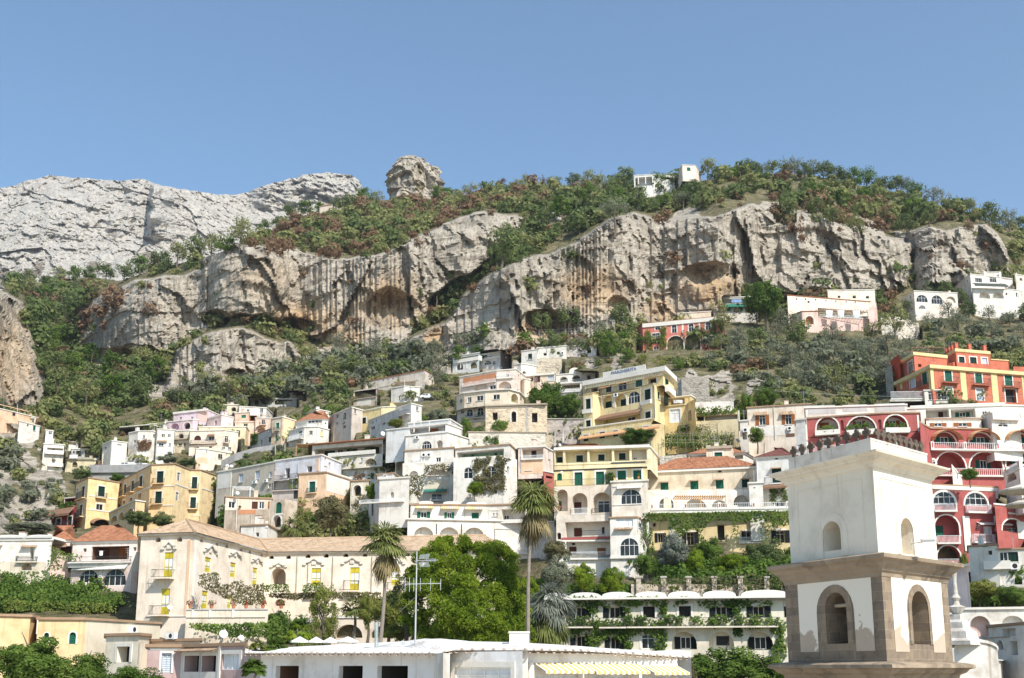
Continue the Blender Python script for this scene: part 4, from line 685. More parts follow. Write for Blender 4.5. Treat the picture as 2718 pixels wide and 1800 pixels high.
for fi, ss in ((0, (0.15, 1.6, 3.2)), (1, (0.1, 3.6, 7.6, 11.4))):
    f = top_faces[fi]
    for a in ss:
        if a < f.L: q = MB(); f.box(q, a, a+.75, top_z+.035, top_z+1.35, -.85, -.1, wallm((0.52,0.17,0.105), .5)); f.box(q, a-.06, a+.81, top_z+1.35, top_z+1.5, -.91, -.04, wallm((0.52,0.17,0.105), .5)); q.build('battlement', b.root, b.base)
b = H('i', 'small white glazed sun room on the orange villa terrace', 232, [(1590,965),(1772,960)], 1060, 'white', 'w 1622 975 1668 1040\nw 1672 975 1716 1040\nw 1722 975 1762 1040', rim='trim', back=4)
b.body(233, [(1330,1035),(1592,1032)], 1050, 'white', 'balw 1335 975 1590 1032 0.1', reg='i', rim=None, deep=0.05, wname='terrace_slab')
# --- villas along the foot of the cliff
b = B('r', 'villa', 'coral pink villa with white window surrounds and arcades', 'villa', None)
b.body(330, [(-58,1108),(-30,1086),(480,1038)], 1270, (0.66,0.22,0.17), 'awW 50 1100 82 1128\nawW 154 1092 184 1146\nawW 260 1086 291 1138\nawW 366 1076 398 1128\nalW 124 1164 230 1262 1.5 terra\nalW 232 1154 334 1262 1.5 terra\nwW 30 1148 78 1212\npil 108 1070 120 1140\npil 216 1062 228 1142\npil 322 1056 333 1136\ncor -30 1066 480 1090\nw 40 1230 72 1252\nw 150 1225 185 1245\nvin -10 1130 28 1260 y 0.5|ochre creeper on the left end of the coral pink villa\nvin 84 1110 118 1250 y 0.5|ochre creeper between window and arcade of coral pink villa\nvin 400 1060 482 1230 d 0.6|dark ivy on the right end of the coral pink villa', back=9, rim='terra')
b.body(334, [(190,1022),(400,1008)], 1060, 'cream', '', reg='r', back=6)
b = H('r', 'small house with green awnings and washing beside the big pine', 345, [(478,922),(690,915)], 1075, (0.62,0.58,0.52), 'l 488 930 680 962 1.5\nt 490 985 520 1010\nl 486 1000 680 1040 1.5 dark\nawn 480 960 690 990 gr 1.4\nbal 486 945 680 962 0.4\nk 500 1040 520 1070')
b = H('i', 'long pale villa with white curtained pergola terrace', 335, [(545,238),(1225,292)], 450, (0.80,0.69,0.58), 'ak 610 262 622 276\nak 680 264 690 278\nak 758 268 768 282\nak 836 276 846 288\nak 912 280 922 293\nak 990 284 1000 297\nak 1060 288 1070 300\nl 780 352 1162 408 2.5\nB 700 285 716 300', rim='terra', back=10)
b.body(330, [(585,388),(655,362),(780,360)], 480, (0.76,0.58,0.50), 'alW 686 400 746 462 1.2 terra', reg='i', back=8, rim='terra')
b.body(331, [(780,405),(1225,425)], 470, 'pink', 'balw 780 395 1165 412 0.1', reg='i', rim=None, back=4)
b.body(331, [(1165,330),(1230,335)], 440, 'pink', '', reg='i', rim=None, back=6)
b.body(342, [(852,202),(1212,196)], 290, (0.78,0.72,0.60), 'k 930 243 952 262\nk 1044 243 1070 264\nk 1146 247 1170 266', reg='i', back=8)
b = H('i', 'cream house with two arched blue glazed windows', 345, [(1428,262),(1512,206),(1842,222)], 370, (0.74,0.66,0.58), 'awW 1530 238 1616 294\nawW 1645 242 1730 308\nal 1760 250 1830 300 0.6\nawW 1550 318 1600 345', back=8)
b = H('i', 'white villa of three storeys with pergola and arches by cliff', 352, [(1810,188),(1942,78),(2262,112)], 290, (0.80,0.74,0.68), 'wW 1980 110 2032 142\nwW 2090 104 2142 142\nbal 2180 95 2260 112 0.2\npil 2050 60 2065 150\npil 2165 62 2180 150', back=9, k0=1)
b.body(348, [(1958,186),(2262,196),(2335,205)], 300, 'white', 'alW 2010 212 2092 265 1.4\nalW 2114 214 2196 265 1.4\nawn 1955 150 2210 190 dk 1.8\nk 2212 222 2226 240', reg='i', back=9)
b.body(356, [(2052,64),(2168,62)], 110, 'white', '', reg='i', back=6)
b = H('i', 'plain stone coloured house cut by the right picture edge near cliff', 350, [(2285,80),(2440,100)], 180, (0.70,0.62,0.54), 'k 2320 110 2340 130\nl 2300 120 2440 150 1')
# --- on the ridge
b = H('q', 'white house with veranda posts high on the green ridge', 455, [(1852,156),(1972,148),(2110,160)], 232, (0.74,0.72,0.68), 'l 1862 166 1968 222 2.5 grey\nw 1988 152 2008 172\npil 1880 165 1886 225\npil 1925 165 1931 225\nbnd 1975 180 2105 184\nl 2020 165 2100 185 1.5 brown', name='house')
b = H('q', 'small square tower house topmost on the ridge', 458, [(2118,172),(2156,88),(2240,92),(2270,140)], 205, (0.80,0.68, 0.58), 'gW 2186 106 2208 128\npnl 2160 135 2236 180 white')
b = H('q', 'tiny ruined hut in the scrub below the ridge', 430, [(1325,392),(1400,388)], 425, (0.66,0.62,0.56), 'k 1340 398 1360 420')
b = H('p', 'tiny house with tiled roof among trees below the far peak', 520, [(2010,352),(2090,338)], 362, (0.75,0.62,0.5), '', roof=('hip', 1.5, 2.0))
# ------------------------------------------------------------------ palazzo
b = B('f', 'palazzo', 'blush pink palazzo with tiled roof and yellow french windows', 'palazzo', None)
PAL = (0.80, 0.69, 0.57)
b.body(130, [(-490,272),(45,255),(805,457),(3340,442)], 1130, PAL, 'y -255 455 -162 715\ny -285 832 -198 1106\nbal -335 638 -140 722 1.1\nbal -365 1012 -185 1108 1.0\nak -342 300 -288 348\nak -118 298 -65 344\ny 172 508 234 662\ny 435 562 492 714\ny 668 616 716 802\ny 140 856 200 1040\ny 404 900 448 1034\nak 122 318 158 352\nak 285 355 317 388\nak 385 378 418 412\nak 533 415 562 445\nak 627 440 655 470\nak 752 470 778 496\nal 862 618 1014 790 3.5\ny 1280 620 1378 800\ny 1682 612 1778 852\ny 2112 606 2196 795\nbal 1625 752 1778 856 1.0\nbal 1245 780 1400 862 1.0\nbal 2080 770 2230 850 1.0\nak 838 490 890 524\nak 1016 486 1066 524\nak 1218 478 1270 514\nak 1408 472 1460 510\nak 1612 470 1665 504\nak 1812 468 1862 500\nak 2256 462 2302 496\nak 3000 462 3045 490\nk 1266 950 1332 1110\nak 900 940 1004 1012\npip 1125 500 1131 880 stone\npip 1497 500 1503 880 stone\npip 1905 500 1911 880 stone\npip 1243 560 1247 760 stone\npil 55 330 85 1040\npil -20 330 5 1120 peach\nbnd -440 1118 -20 1126', back=27, rim=PAL, rimh=0.22, rimo=0.35, worn=0.55, k0=1)
for fc, lst in ((0, [(-275,350,-115,450)]), (1, [(150,385,300,490),(415,450,550,520),(650,515,768,585)]), (2, [(1195,525,1420,610),(1595,515,1815,600),(2060,520,2260,600),(850,570,1030,625)])):
    f = b.faces[fc]
    for x0, y0, x1, y1 in lst:
        r = f.rect(*px('f', x0, y0), *px('f', x1, y1))
        if not r: continue
        a0, z0, a1, z1 = r; q = MB(); n = 10; wd = a1-a0; h = z1-z0; m_ = wallm((.72,.66,.58), .4)
        for k in range(n):
            t0, t1 = k/n, (k+1)/n
            def cv(tt): return a0+wd*(.1+.8*tt), z0+h*(.35+.5*math.sin(math.pi*tt)+.1*math.cos(4*math.pi*tt))
            (p, g_), (p2, g2) = cv(t0), cv(t1); q.poly([f.W(p, g_, .28), f.W(p2, g2, .28), f.W(p2, g2+.2, .3), f.W(p, g_+.2, .3)], m_); q.poly([f.W(p, g_+.2, .3), f.W(p2, g2+.2, .3), f.W(p2, g2+.2, .003), f.W(p, g_+.2, .003)], m_); q.poly([f.W(p, g_, .28), f.W(p2, g2, .28), f.W(p2, g2, .003), f.W(p, g_, .003)], m_)
        for aa in (a0, a1-.4): f.box(q, aa, aa+.4, z0+h*.25, z0+h*.5, .003, .25, m_)
        c = f.W((a0+a1)/2, z0+h*.3, .003); q.box(c-f.t*.3, f.t*.6, f.n*.16, (0, 0, .45), m_); q.build('window_pediment', b.root, b.base)
M_PAL = tilem((0.66, 0.45, 0.28), 'palazzo roof tiles', 2.6); z1 = b.z1+.06; E = [Vector((p.x, p.y, z1)) for p in offset_poly(b.FP, .55)]
P_, Q_, R_ = at(*px('f', -20, 110), 134.0), at(*px('f', 735, 320), 161.0), at(*px('f', 3095, 277), 165.0); q = MB()
def slope(mb, pts, mat):
    e = (pts[1]-pts[0]); L = e.length; e = e/L; nn = e.cross(pts[2]-pts[0]).normalized(); up = nn.cross(e); mb.poly(pts, mat, [((p-pts[0]).dot(e), abs((p-pts[0]).dot(up))) for p in pts])
for pl in ([E[0], E[1], P_], [E[1], E[2], Q_, P_], [E[2], E[3], R_, Q_], [E[3], E[4], R_], [E[4], Vector((Q_.x, Q_.y+14, z1)), Q_, R_], [Vector((Q_.x-16, Q_.y, z1)), E[0], P_, Q_]): slope(q, pl, M_PAL)
q.build('roof', b.root, b.base); q = MB()
for p, g_ in ((P_, E[1]), (P_, Q_), (Q_, R_), (Q_, E[2])): q.tube(p, g_, .16, .16, M_PAL, 6)
q.build('ridge_tiles', b.root, b.base)
b.body(126, [(-22,1050),(832,1046)], 1235, (0.76,0.66,0.54), 'bnd -20 1046 830 1056 grey\npil 35 1056 60 1140\npil 215 1056 240 1140\npil 455 1056 480 1140\nbnd -20 1130 800 1136 stone', rim=None, back=3, wname='terrace_wall')
b.body(148, [(1490,1125),(2330,1122)], 1420, (0.66,0.56,0.46), 'al 1525 1205 1812 1345 1.5\nal 1900 1210 2230 1345 1.5', rim='trim', back=6, wname='terrace_wall')
# ------------------------------------------------------------------ ivy clad hotel
b = B('k', 'hotel_building', 'cream hotel with ivy and a row of white roof vaults', 'hotel', None)
b.body(129, [(235,304),(2420,282)], 1010, (0.72,0.66,0.54), 'vlt 150 250 368 302\nvlt 372 245 658 300\nvlt 665 240 952 298\nvlt 962 236 1248 295\nvlt 1262 232 1548 292\nvlt 1575 228 1872 288\nvlt 1915 222 2345 284\nsk 380 378 572 476\nsk 680 376 880 474\nkW 1038 370 1144 470\nkW 1360 366 1468 466\nskW 1635 370 1845 472\nskW 1968 368 2186 468\nk 2305 370 2340 470\nbal 310 476 592 556 1.1\nbal 650 476 892 558 1.1\nbal 900 474 2245 552 1.1\nsk 385 636 572 742\nsk 695 640 872 752\nwW 1025 626 1140 752\nal 1296 598 1520 758 0.9\nal 1628 598 1855 762 0.9\nal 1968 600 2206 764 0.9\nsk 1322 645 1520 752\nk 1696 638 1812 722\nsk 1980 645 2202 756\nal 2315 630 2420 764 0.9\ncor 235 290 2420 322 grey\npip 912 560 918 740 grey\nvin 330 300 600 375 g 0.5|ivy garland over the first balcony of the cream vaulted hotel\nvin 570 330 620 640 g 0.4|ivy column between first and second windows of the vaulted hotel\nvin 650 305 1560 350 g 0.5|long ivy garland under the left half of the vaulted hotel eaves\nvin 1560 315 2340 352 g 0.5|long ivy garland under the right half of the vaulted hotel eaves\nvin 880 340 925 640 g 0.5|ivy column left of the first closed black shutter\nvin 1200 350 1232 560 g 0.5|ivy column right of the first closed black shutter\nvin 640 480 900 550 g 1.1|ivy over the second balcony railing of vaulted hotel\nvin 320 480 560 560 g 1.1|ivy over the first balcony railing of vaulted hotel\nvin 940 478 1220 550 g 1.2|ivy over the middle of the long balcony railing\nvin 1230 470 1560 520 g 1.2|ivy over long balcony railing below the second closed shutter\nvin 1570 470 1860 545 g 1.2|ivy over long balcony railing below the third glazed door\nvin 1900 465 2320 545 g 1.2|ivy over the right end of the long balcony railing\nvin 1865 330 1905 640 g 0.4|hanging ivy strand between the two right french windows\nvin 360 560 560 630 g 0.6|ivy arch over lower left window of vaulted hotel\nvin 540 600 680 740 g 0.6|ivy pillar between the two lower left windows\nvin 680 575 880 640 g 0.6|ivy arch over second lower window\nvin 850 600 930 750 g 0.6|ivy pillar right of the second lower window\nvin 930 545 1220 620 g 0.6|ivy arch over white framed lower window\nvin 1150 610 1235 770 g 0.6|ivy pillar right of white framed lower window\nvin 2205 530 2300 880 g 0.5|ivy strand hanging beside the bell tower', back=14, rim='trim', rimo=1.1)
# ------------------------------------------------------------------ lower left houses
b = H('m', 'ochre house with arched green windows and cream end wall', 95, [(345,302),(750,304),(1440,345)], 640, (0.74,0.55,0.31), 'agW 395 438 440 526\nagW 622 434 682 540\npnl 760 330 1430 640 cream\nk 935 350 1005 398\nk 1205 370 1270 412\npip 330 310 345 450 white\nac 1135 380 1200 440|air conditioner on the cream end wall of the ochre house', rim='tile', back=9)
b.body(94, [(-120,268),(275,278),(342,292)], 640, (0.74,0.55,0.31), 'vlt -120 200 -60 240', reg='m', rim='tile', back=9)
b = H('m', 'small cream house with one white framed window at the bottom', 90, [(955,450),(1250,442),(1345,452)], 760, (0.78,0.70,0.56), 'kW 1052 562 1166 702\npip 1236 520 1242 700 stone', rim='tile', back=6)
b.body(92, [(1250,500),(1800,490)], 560, (0.74,0.56,0.42), 'ac 1520 440 1600 495|air conditioner standing by the white dome', reg='m', rim='tile', back=6)
b = H('m', 'mauve cottage with white shutters and long glazed window', 78, [(1328,545),(1650,545),(2205,528)], 870, (0.50,0.36,0.34), 'LW 1450 622 1540 800\npnl 1640 600 1960 640 white\nkW 1664 645 1796 788\nkW 1810 645 1946 788\ncW 1994 630 2152 772\npil 1632 560 1650 846 white\npil 1965 560 1985 846 white\npnl 1640 790 1965 860 white\npnl 1350 560 1640 596 white\nhood 1635 575 1980 600', rim='tile', back=7)
for (x, y, r, lab, Y, rg) in ((2005,455,40,'large white satellite dish above the mauve cottage',84,'m'), (2165,486,26,'small white satellite dish above the mauve cottage',85,'m'), (1768,1030,28,'white satellite dish beside the lowest palazzo balcony',124,'e'), (60,1068,24,'white satellite dish at left edge of the terrace near the stepped white house',216,'c'), (2022,592,24,'white dish above the reed shaded terrace',238,'b'), (510,1212,21,'white dish beside the pergola behind yellow hotel',178,'b'), (405,930,20,'left of two white dishes on the beige house roof',208,'b'), (450,932,17,'right of two white dishes on the beige house roof',208,'b'), (148,376,14,'tiny dish on yellow storey wall beside arched green window',163,'h'), (1012,352,12,'white dish on the guesthouse roof',210,'d'), (1990,1140,28,'grey dish standing in the vineyard corner',196,'d'), (140,1180,16,'small dish at the left end of orange tiled attic',168,'d')):
    c = at(*px(rg, x, y), Y); rr = r/REG[rg][2]/3064*Y; t_ = thing('satellite_dish', lab, 'satellite dish', (c.x, c.y, c.z-rr*1.3)); q = MB(); d = Vector((.45, -.75, .45)).normalized(); a = d.orthogonal().normalized(); e = d.cross(a); m_ = plainm((.72,.71,.69), .5)
    R0 = [[c+(a*math.cos(th)+e*math.sin(th))*rr*k/3+d*rr*.3*(k/3)**2 for th in np.linspace(0, 2*math.pi, 17)[:-1]] for k in (0.02, 1, 2, 3)]
    for A_, B_ in zip(R0, R0[1:]):
        for k in range(16): q.poly([A_[k], A_[(k+1) % 16], B_[(k+1) % 16], B_[k]], m_)
    q.build('reflector', t_); q = MB(); q.tube(c-d*.05, c-Vector((0, 0, rr*1.3))-d*.1, .035, .04, M_GREY, 6); q.build('mast', t_); q = MB(); q.tube(c-e*rr*.8+d*.1, c+d*rr*.95, .02, .02, M_GREY, 5); q.build('feed_arm', t_)
# ------------------------------------------------------------------ white house across the bottom
b = B('n', 'house', 'low white house with tiled eave across the bottom edge', 'house')
SH = (0.80, 0.78, 0.76)
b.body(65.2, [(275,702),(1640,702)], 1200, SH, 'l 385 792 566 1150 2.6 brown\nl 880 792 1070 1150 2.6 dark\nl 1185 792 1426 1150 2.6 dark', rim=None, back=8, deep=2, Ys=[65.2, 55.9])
b.body(66.4, [(145,705),(275,704)], 1200, (0.5,0.42,0.42), '', reg='n', rim=None, back=8, deep=2)  # shaded recess at the left end, the shade painted in as brownish mauve
b.body(55.2, [(1640,694),(1706,690),(1760,694)], 1200, 'white', '', reg='n', rim=None, back=4, deep=2)
b.body(56.6, [(1700,684),(2330,676)], 1200, SH, 'cW 1802 802 2240 1060', reg='n', rim=None, back=8, deep=2)
b.body(55.4, [(2312,664),(2372,664)], 1200, 'white', '', reg='n', rim=None, back=4, deep=2)
b.body(56, [(0,790),(1345,880)], 1200, SH, 'pil 8 870 50 1050\npil 920 880 1000 1050\npil 1295 900 1340 1050\ncW 68 985 445 1150\ncW 580 985 895 1150\nc 1035 990 1290 1150\nawn 58 878 492 978 ys 1.0\nawn 510 884 988 984 ys 1.0\nawn 1028 902 1342 990 ys 1.0', reg='k', rim=None, back=8, deep=2, Ys=[56, 61.5])
ev = [at(*px('n', 148, 690), 64.6), at(*px('n', 1640, 690), 55), at(*px('n', 1790, 662), 55.3), at(*px('n', 2372, 662), 55), at(*px('k', 500, 765), 57.2), at(*px('k', 1000, 796), 59.5), at(*px('k', 1470, 826), 62)]
bk = [at(*px('n', 148, 662), 76), at(*px('n', 1250, 606), 68), at(*px('n', 1500, 592), 68), at(*px('n', 2300, 606), 68), at(*px('k', 480, 728), 69), at(*px('k', 1000, 775), 70), at(*px('k', 1470, 818), 71)]
ROOFW = wallm((.76,.74,.71), .85); q = MB(); NS = 48; NB = 8
def along(P, t):
    k = t*(len(P)-1); i = min(len(P)-2, int(k)); return P[i].lerp(P[i+1], k-i)
rows = []
for j in range(NB+1):
    rows.append([])
    for i in range(NS+1):
        p = along(ev, i/NS).lerp(along(bk, i/NS), j/NB); bump_ = .10*math.sin(i*.9+j)*math.sin(j/NB*math.pi)+.22*max(0, math.sin(i/NS*9.4-1.2))*math.sin(j/NB*math.pi); rows[-1].append(p+Vector((0, 0, bump_)))
for j in range(NB):
    for i in range(NS): q.poly([rows[j][i], rows[j][i+1], rows[j+1][i+1], rows[j+1][i]], ROOFW)
dn = Vector((0, .02, -.05))
for i in range(NS): q.poly([rows[0][i]+dn, rows[0][i+1]+dn, rows[0][i+1], rows[0][i]], ROOFW); q.poly([rows[0][i]+dn, rows[0][i+1]+dn, rows[0][i+1]+dn+Vector((0, 1.2, 0)), rows[0][i]+dn+Vector((0, 1.2, 0))], ROOFW)
for i in range(NS): q.poly([rows[NB][i], rows[NB][i+1], rows[NB][i+1]+Vector((0, .5, -8)), rows[NB][i]+Vector((0, .5, -8))], ROOFW)
q.build('roof', b.root, b.base); q = MB(); rnd = random.Random(4); tl = [plainm((.46,.33,.24), .9), plainm((.58,.46,.36), .9), plainm((.40,.30,.23), .9)]
for a_, c_ in zip(ev, ev[1:]):
    L = (c_-a_).length; n = max(1, int(L/.24)); d = (c_-a_)/L
    for k in range(n):
        o = a_+d*(k+.5)*L/n; m_ = tl[rnd.randrange(3)]; up = k % 2; r_ = .085
        A_ = [o+d*r_*math.cos(th)+Vector((0, -.10-.03*rnd.random(), (-.02 if up else -.07)+r_*.75*math.sin(th)*(1 if up else -1)-.02)) for th in np.linspace(0, math.pi, 7)]; B_ = [p+Vector((0, .5, .05)) for p in A_]
        for p in range(6): q.poly([A_[p], A_[p+1], B_[p+1], B_[p]], m_); q.poly([A_[p]+Vector((0, 0, -.03)), A_[p+1]+Vector((0, 0, -.03)), A_[p+1], A_[p]], m_)
q.build('eave_tiles', b.root, b.base)
q = MB(); c0, c1 = at(1352, 1702, 63), at(1404, 1702, 63); q.box(c0-Vector((0, 0, .4)), c1-c0, (0, 1.0, 0), (0, 0, at(1352, 1677, 63).z-c0.z+.4), M_WHITE); q.box(c0+Vector((-.05, -.05, at(1352, 1680, 63).z-c0.z)), c1-c0+Vector((.1, 0, 0)), (0, 1.1, 0), (0, 0, .08), M_WHITE); q.build('chimney', b.root, b.base)
q = MB(); p0, p1 = at(999, 1718, 64), at(999.5, 1653, 64); m_ = plainm((.6,.6,.58), .28, .9, 'steel flue'); q.tube(p0, p1, .115, .115, m_, 14); q.tube(p1-Vector((0, 0, .22)), p1+Vector((0, 0, .02)), .13, .13, m_, 14); q.build('flue_pipe', b.root, b.base)
# antenna
p0, p1 = at(1102, 1708, 61), at(1106.5, 1463, 61); t_ = thing('television_antenna', 'tall television antenna mast on the white roof before the pine', 'antenna', p0); q = MB(); q.tube(p0, p1, .045, .03, M_GREY, 7); q.build('mast', t_)
al = plainm((.70,.70,.70), .35, .6, 'aluminium'); q = MB(); zz = at(1105, 1551, 61).z; xa, xb = at(1075, 1551, 61).x, at(1171, 1551, 61).x; q.tube((xa, 60.9, zz), (xb, 60.7, zz+.03), .018, .018, al, 5)
for fr in (0.01, .13, .25, .43, .71, .99): x = xa+(xb-xa)*fr; q.tube((x, 60.85, zz-.42+fr*.1), (x, 60.85, zz+.36-fr*.08), .012, .012, al, 5)
q.build('yagi_array', t_); q = MB(); xa, xb = at(1112, 1490, 61).x, at(1164, 1490, 61).x; za = at(1112, 1489, 61).z; q.tube((xa-.1, 60.9, za), (xb, 60.5, za), .018, .018, al, 5)
for k in range(14): x = xa+.04*k; q.tube((x, 60.9-.02*k, za+.08), (x+.1, 60.9-.02*k, za+.34), .009, .009, al, 4); q.tube((x, 60.9-.02*k, za-.08), (x+.1, 60.9-.02*k, za-.34), .009, .009, al, 4)
for k in range(9): x = xa+.45+.06*k; q.tube((x, 60.55, za-.10), (x, 60.55, za+.10), .008, .008, al, 4)
q.build('grid_array', t_); q = MB(); q.tube(at(1103, 1585, 61), at(1060, 1625, 61.5), .008, .008, M_GREY, 4); q.build('guy_wire', t_)
# ------------------------------------------------------------------ bell tower
b = B('l', 'bell_tower', 'square white plaster bell tower on a brown stone base', 'bell tower', None)
TW = wallm((0.82, 0.74, 0.61), 0.42); TS = stonem((0.30, 0.235, 0.175), 1.0, 0.38, 'volcanic stone ashlar'); TC = stonem((0.30, 0.235, 0.17), .8, .4, 'weathered cornice stone')
def ashlar():
    m, n, bs = node_mat('ashlar blocks'); tcg = geo_mapped(n, (1, 1, 1)); sx = nd(n, 'ShaderNodeSeparateXYZ'); lk(n, tcg, sx.inputs[0]); ad = nd(n, 'ShaderNodeMath', operation='MULTIPLY_ADD'); ad.inputs[1].default_value = .9; lk(n, sx.outputs[1], ad.inputs[0]); lk(n, sx.outputs[0], ad.inputs[2]); cb = nd(n, 'ShaderNodeCombineXYZ'); lk(n, ad.outputs[0], cb.inputs[0]); lk(n, sx.outputs[2], cb.inputs[1])
    br = nd(n, 'ShaderNodeTexBrick', Scale=1.0); br.inputs['Color1'].default_value = (.27,.205,.14,1); br.inputs['Color2'].default_value = (.19,.145,.105,1); br.inputs['Mortar'].default_value = (.29,.235,.175,1); br.inputs['Mortar Size'].default_value = .012; br.inputs['Brick Width'].default_value = .95; br.inputs['Row Height'].default_value = .48; lk(n, cb.outputs[0], br.inputs[0])
    n1 = nd(n, 'ShaderNodeTexNoise', Scale=1.0, Detail=9.0, Roughness=.7); lk(n, geo_mapped(n, (1.4,)*3), n1.inputs[0]); r = ramp(n, [(.3, (.55,.52,.5)), (.5, (1,1,1)), (.75, (1.25,1.2,1.15))]); lk(n, n1.outputs[0], r.inputs[0]); mx = nd(n, 'ShaderNodeMix', data_type='RGBA', blend_type='MULTIPLY'); mx.inputs[0].default_value = .9; lk(n, br.outputs[0], mx.inputs[6]); lk(n, r.outputs[0], mx.inputs[7]); lk(n, mx.outputs[2], bs.inputs['Base Color']); bs.inputs['Roughness'].default_value = .93
    bp = nd(n, 'ShaderNodeBump', Strength=.5, Distance=.05); lk(n, n1.outputs[0], bp.inputs['Height']); lk(n, bp.outputs[0], bs.inputs['Normal']); return m
TS = ashlar()
b.body(58, [(215,327),(763,205),(1140,298)], 822, 'white', 'al 447 562 563 752 1.3 cream\nal 942 545 1022 775 1.3 cream', k0=1, quad=True, rim=None, deep=.6, wm=TW)
FP, uz0, uz1, F2 = b.FP, b.z0, b.z1, list(b.faces)
def strip(f, x0, y0, x1, y1):
    r = f.rect(*px('l', x0, y0), *px('l', x1, y1)); q = MB()
    if r: f.box(q, r[0], r[2], r[1], r[3], .002, .022, TW); q.build('panel_moulding', b.root, b.base)
for (fi, X0, Y0_, X1, Y1_) in ((0, 288, 350, 712, 765), (1, 820, 285, 1112, 770)):
    f = F2[fi]; r = f.rect(*px('l', X0, (Y0_+Y1_)/2), *px('l', X1, (Y0_+Y1_)/2)); a0, a1 = r[0], r[2]; zt, zb_ = uz1-.55, uz0+.75; q = MB()
    for k in ((a0, a1, zt-.04, zt), (a0, a0+.04, zb_, zt-.04), (a1-.04, a1, zb_, zt-.04)): f.box(q, k[0], k[1], k[2], k[3], .002, .03, TW)
    q.build('panel_moulding', b.root, b.base)
for fi, (x0, y0, x1, y1) in ((0, (447,562,563,795)), (1, (942,545,1022,780))):
    f = F2[fi]; r = f.rect(*px('l', x0, y0), *px('l', x1, y1)); o_ = arch_outline(*r); b.ring(f, o_, .5 if fi == 0 else .42, .035, TW, 'arch_surround', *r)
q = MB(); molding(q, FP, [(0.002, uz1-.12), (.10, uz1-.06), (.16, uz1+.08), (.22, uz1+.12), (.34, uz1+.22), (.52, uz1+.28), (.54, uz1+.36), (.70, uz1+.42), (.82, uz1+.50), (.86, uz1+.60), (.70, uz1+.64), (-.1, uz1+.70)], TW); q.build('cornice', b.root, b.base)
q = MB(); pz = uz1+1.50; op = offset_poly(FP, -.12); molding(q, op, [(0, uz1+.6), (0.0, pz-.1), (.03, pz-.1), (.03, pz), (-.35, pz), (-.35, pz-.2)], wallm((.66,.62,.56), .9)); q.poly([(p.x, p.y, pz-.2) for p in offset_poly(op, -.34)], TW); q.build('parapet', b.root, b.base)
TCR = plainm((.11, .08, .058), .9, name='weathered terracotta'); 
for fi, n in ((0, 9), (1, 10)):
    p, g_ = offset_poly(FP, -.28)[fi], offset_poly(FP, -.28)[fi+1]; d = (g_-p); L = d.length; d = Vector((d.x/L, d.y/L, 0)); nn = Vector((d.y, -d.x, 0))
    for k in range(n):
        if fi == 1 and k == 0: continue
        c = Vector((p.x, p.y, pz+.40))+d*(.2+(L-.4)*k/(n-1)); q = MB(); th = .07; rr = .145
        for (ox, oz) in ((-.16, 0), (.16, 0), (0, .17), (0, -.14)):
            cc = c+d*ox+Vector((0, 0, oz)); pts = [cc+d*rr*.82*math.cos(x)+Vector((0, 0, rr*.82*math.sin(x))) for x in np.linspace(0, 2*math.pi, 9)[:-1]]
            q.poly([z+nn*th for z in pts], TCR); q.poly([z-nn*th for z in pts][::-1], TCR)
            for i_ in range(8): q.poly([pts[i_]-nn*th, pts[(i_+1) % 8]-nn*th, pts[(i_+1) % 8]+nn*th, pts[i_]+nn*th], TCR)
        q.box(c-d*.11-nn*th*.9-Vector((0, 0, .62)), d*.2, nn*th*1.8, (0, 0, .72), TCR); q.build('finial', b.root, b.base)
zL = at(*px('l', 830, 884), 57.5).z; LF = offset_poly(FP, .33); zB = at(*px('l', 880, 1468), 57.5).z
b.body(58, [(205,905),(830,884),(1230,890)], 1468, 'stone', 'al 468 1018 602 1348 1.9 cream\nal 1012 1012 1118 1352 1.9 cream', XY=LF[:3], zz=(zB, zL), quad=True, rim=None, deep=.5, wm=TS)
F3 = list(b.faces)
q = MB(); molding(q, FP, [(.33, zL-.25), (.36, zL-.25), (.40, zL-.05), (.52, zL+.05), (.55, zL+.20), (.78, zL+.36), (.84, zL+.50), (1.10, zL+.62), (1.14, zL+.80), (.95, zL+.86), (-.05, zL+1.02)], TC); q.build('cornice', b.root, b.base)
def panel(f, X0, Y0_, X1, Y1_, cx0, cy0, cx1):
    r = f.rect(*px('l', X0, (Y0_+Y1_)/2), *px('l', X1, (Y0_+Y1_)/2)); c = f.rect(*px('l', cx0, 1180), *px('l', cx1, 1180)); zt = f.loc(*px('l', (X0+X1)/2, Y0_))[1]; zb_ = f.loc(*px('l', (X0+X1)/2, Y1_))[1]; ct = f.loc(*px('l', (cx0+cx1)/2, cy0))[1]
    o_ = [(r[0], zb_), (c[0], zb_)]+[x for x in arch_outline(c[0], zb_, c[2], ct, 12)[2:]][::-1]+[(c[2], zb_), (r[2], zb_), (r[2], zt), (r[0], zt)]
    vs = [Vector(x) for x in o_]; es = [(k, (k+1) % len(o_)) for k in range(len(o_))]; ov, _e, of = delaunay_2d_cdt(vs, es, [], 1, 1e-5)[:3]; q = MB()
    for fc in of:
        cc = (sum(ov[k][0] for k in fc)/len(fc), sum(ov[k][1] for k in fc)/len(fc))
        if in2d(cc, [tuple(x) for x in o_]): q.poly([f.W(ov[k][0], ov[k][1], .018) for k in fc], PLM)
    q.build('plaster_panel', b.root, b.base); ai = arch_outline(c[0]+.02, zb_-.1, c[2]-.02, ct-.02, 12); return ai
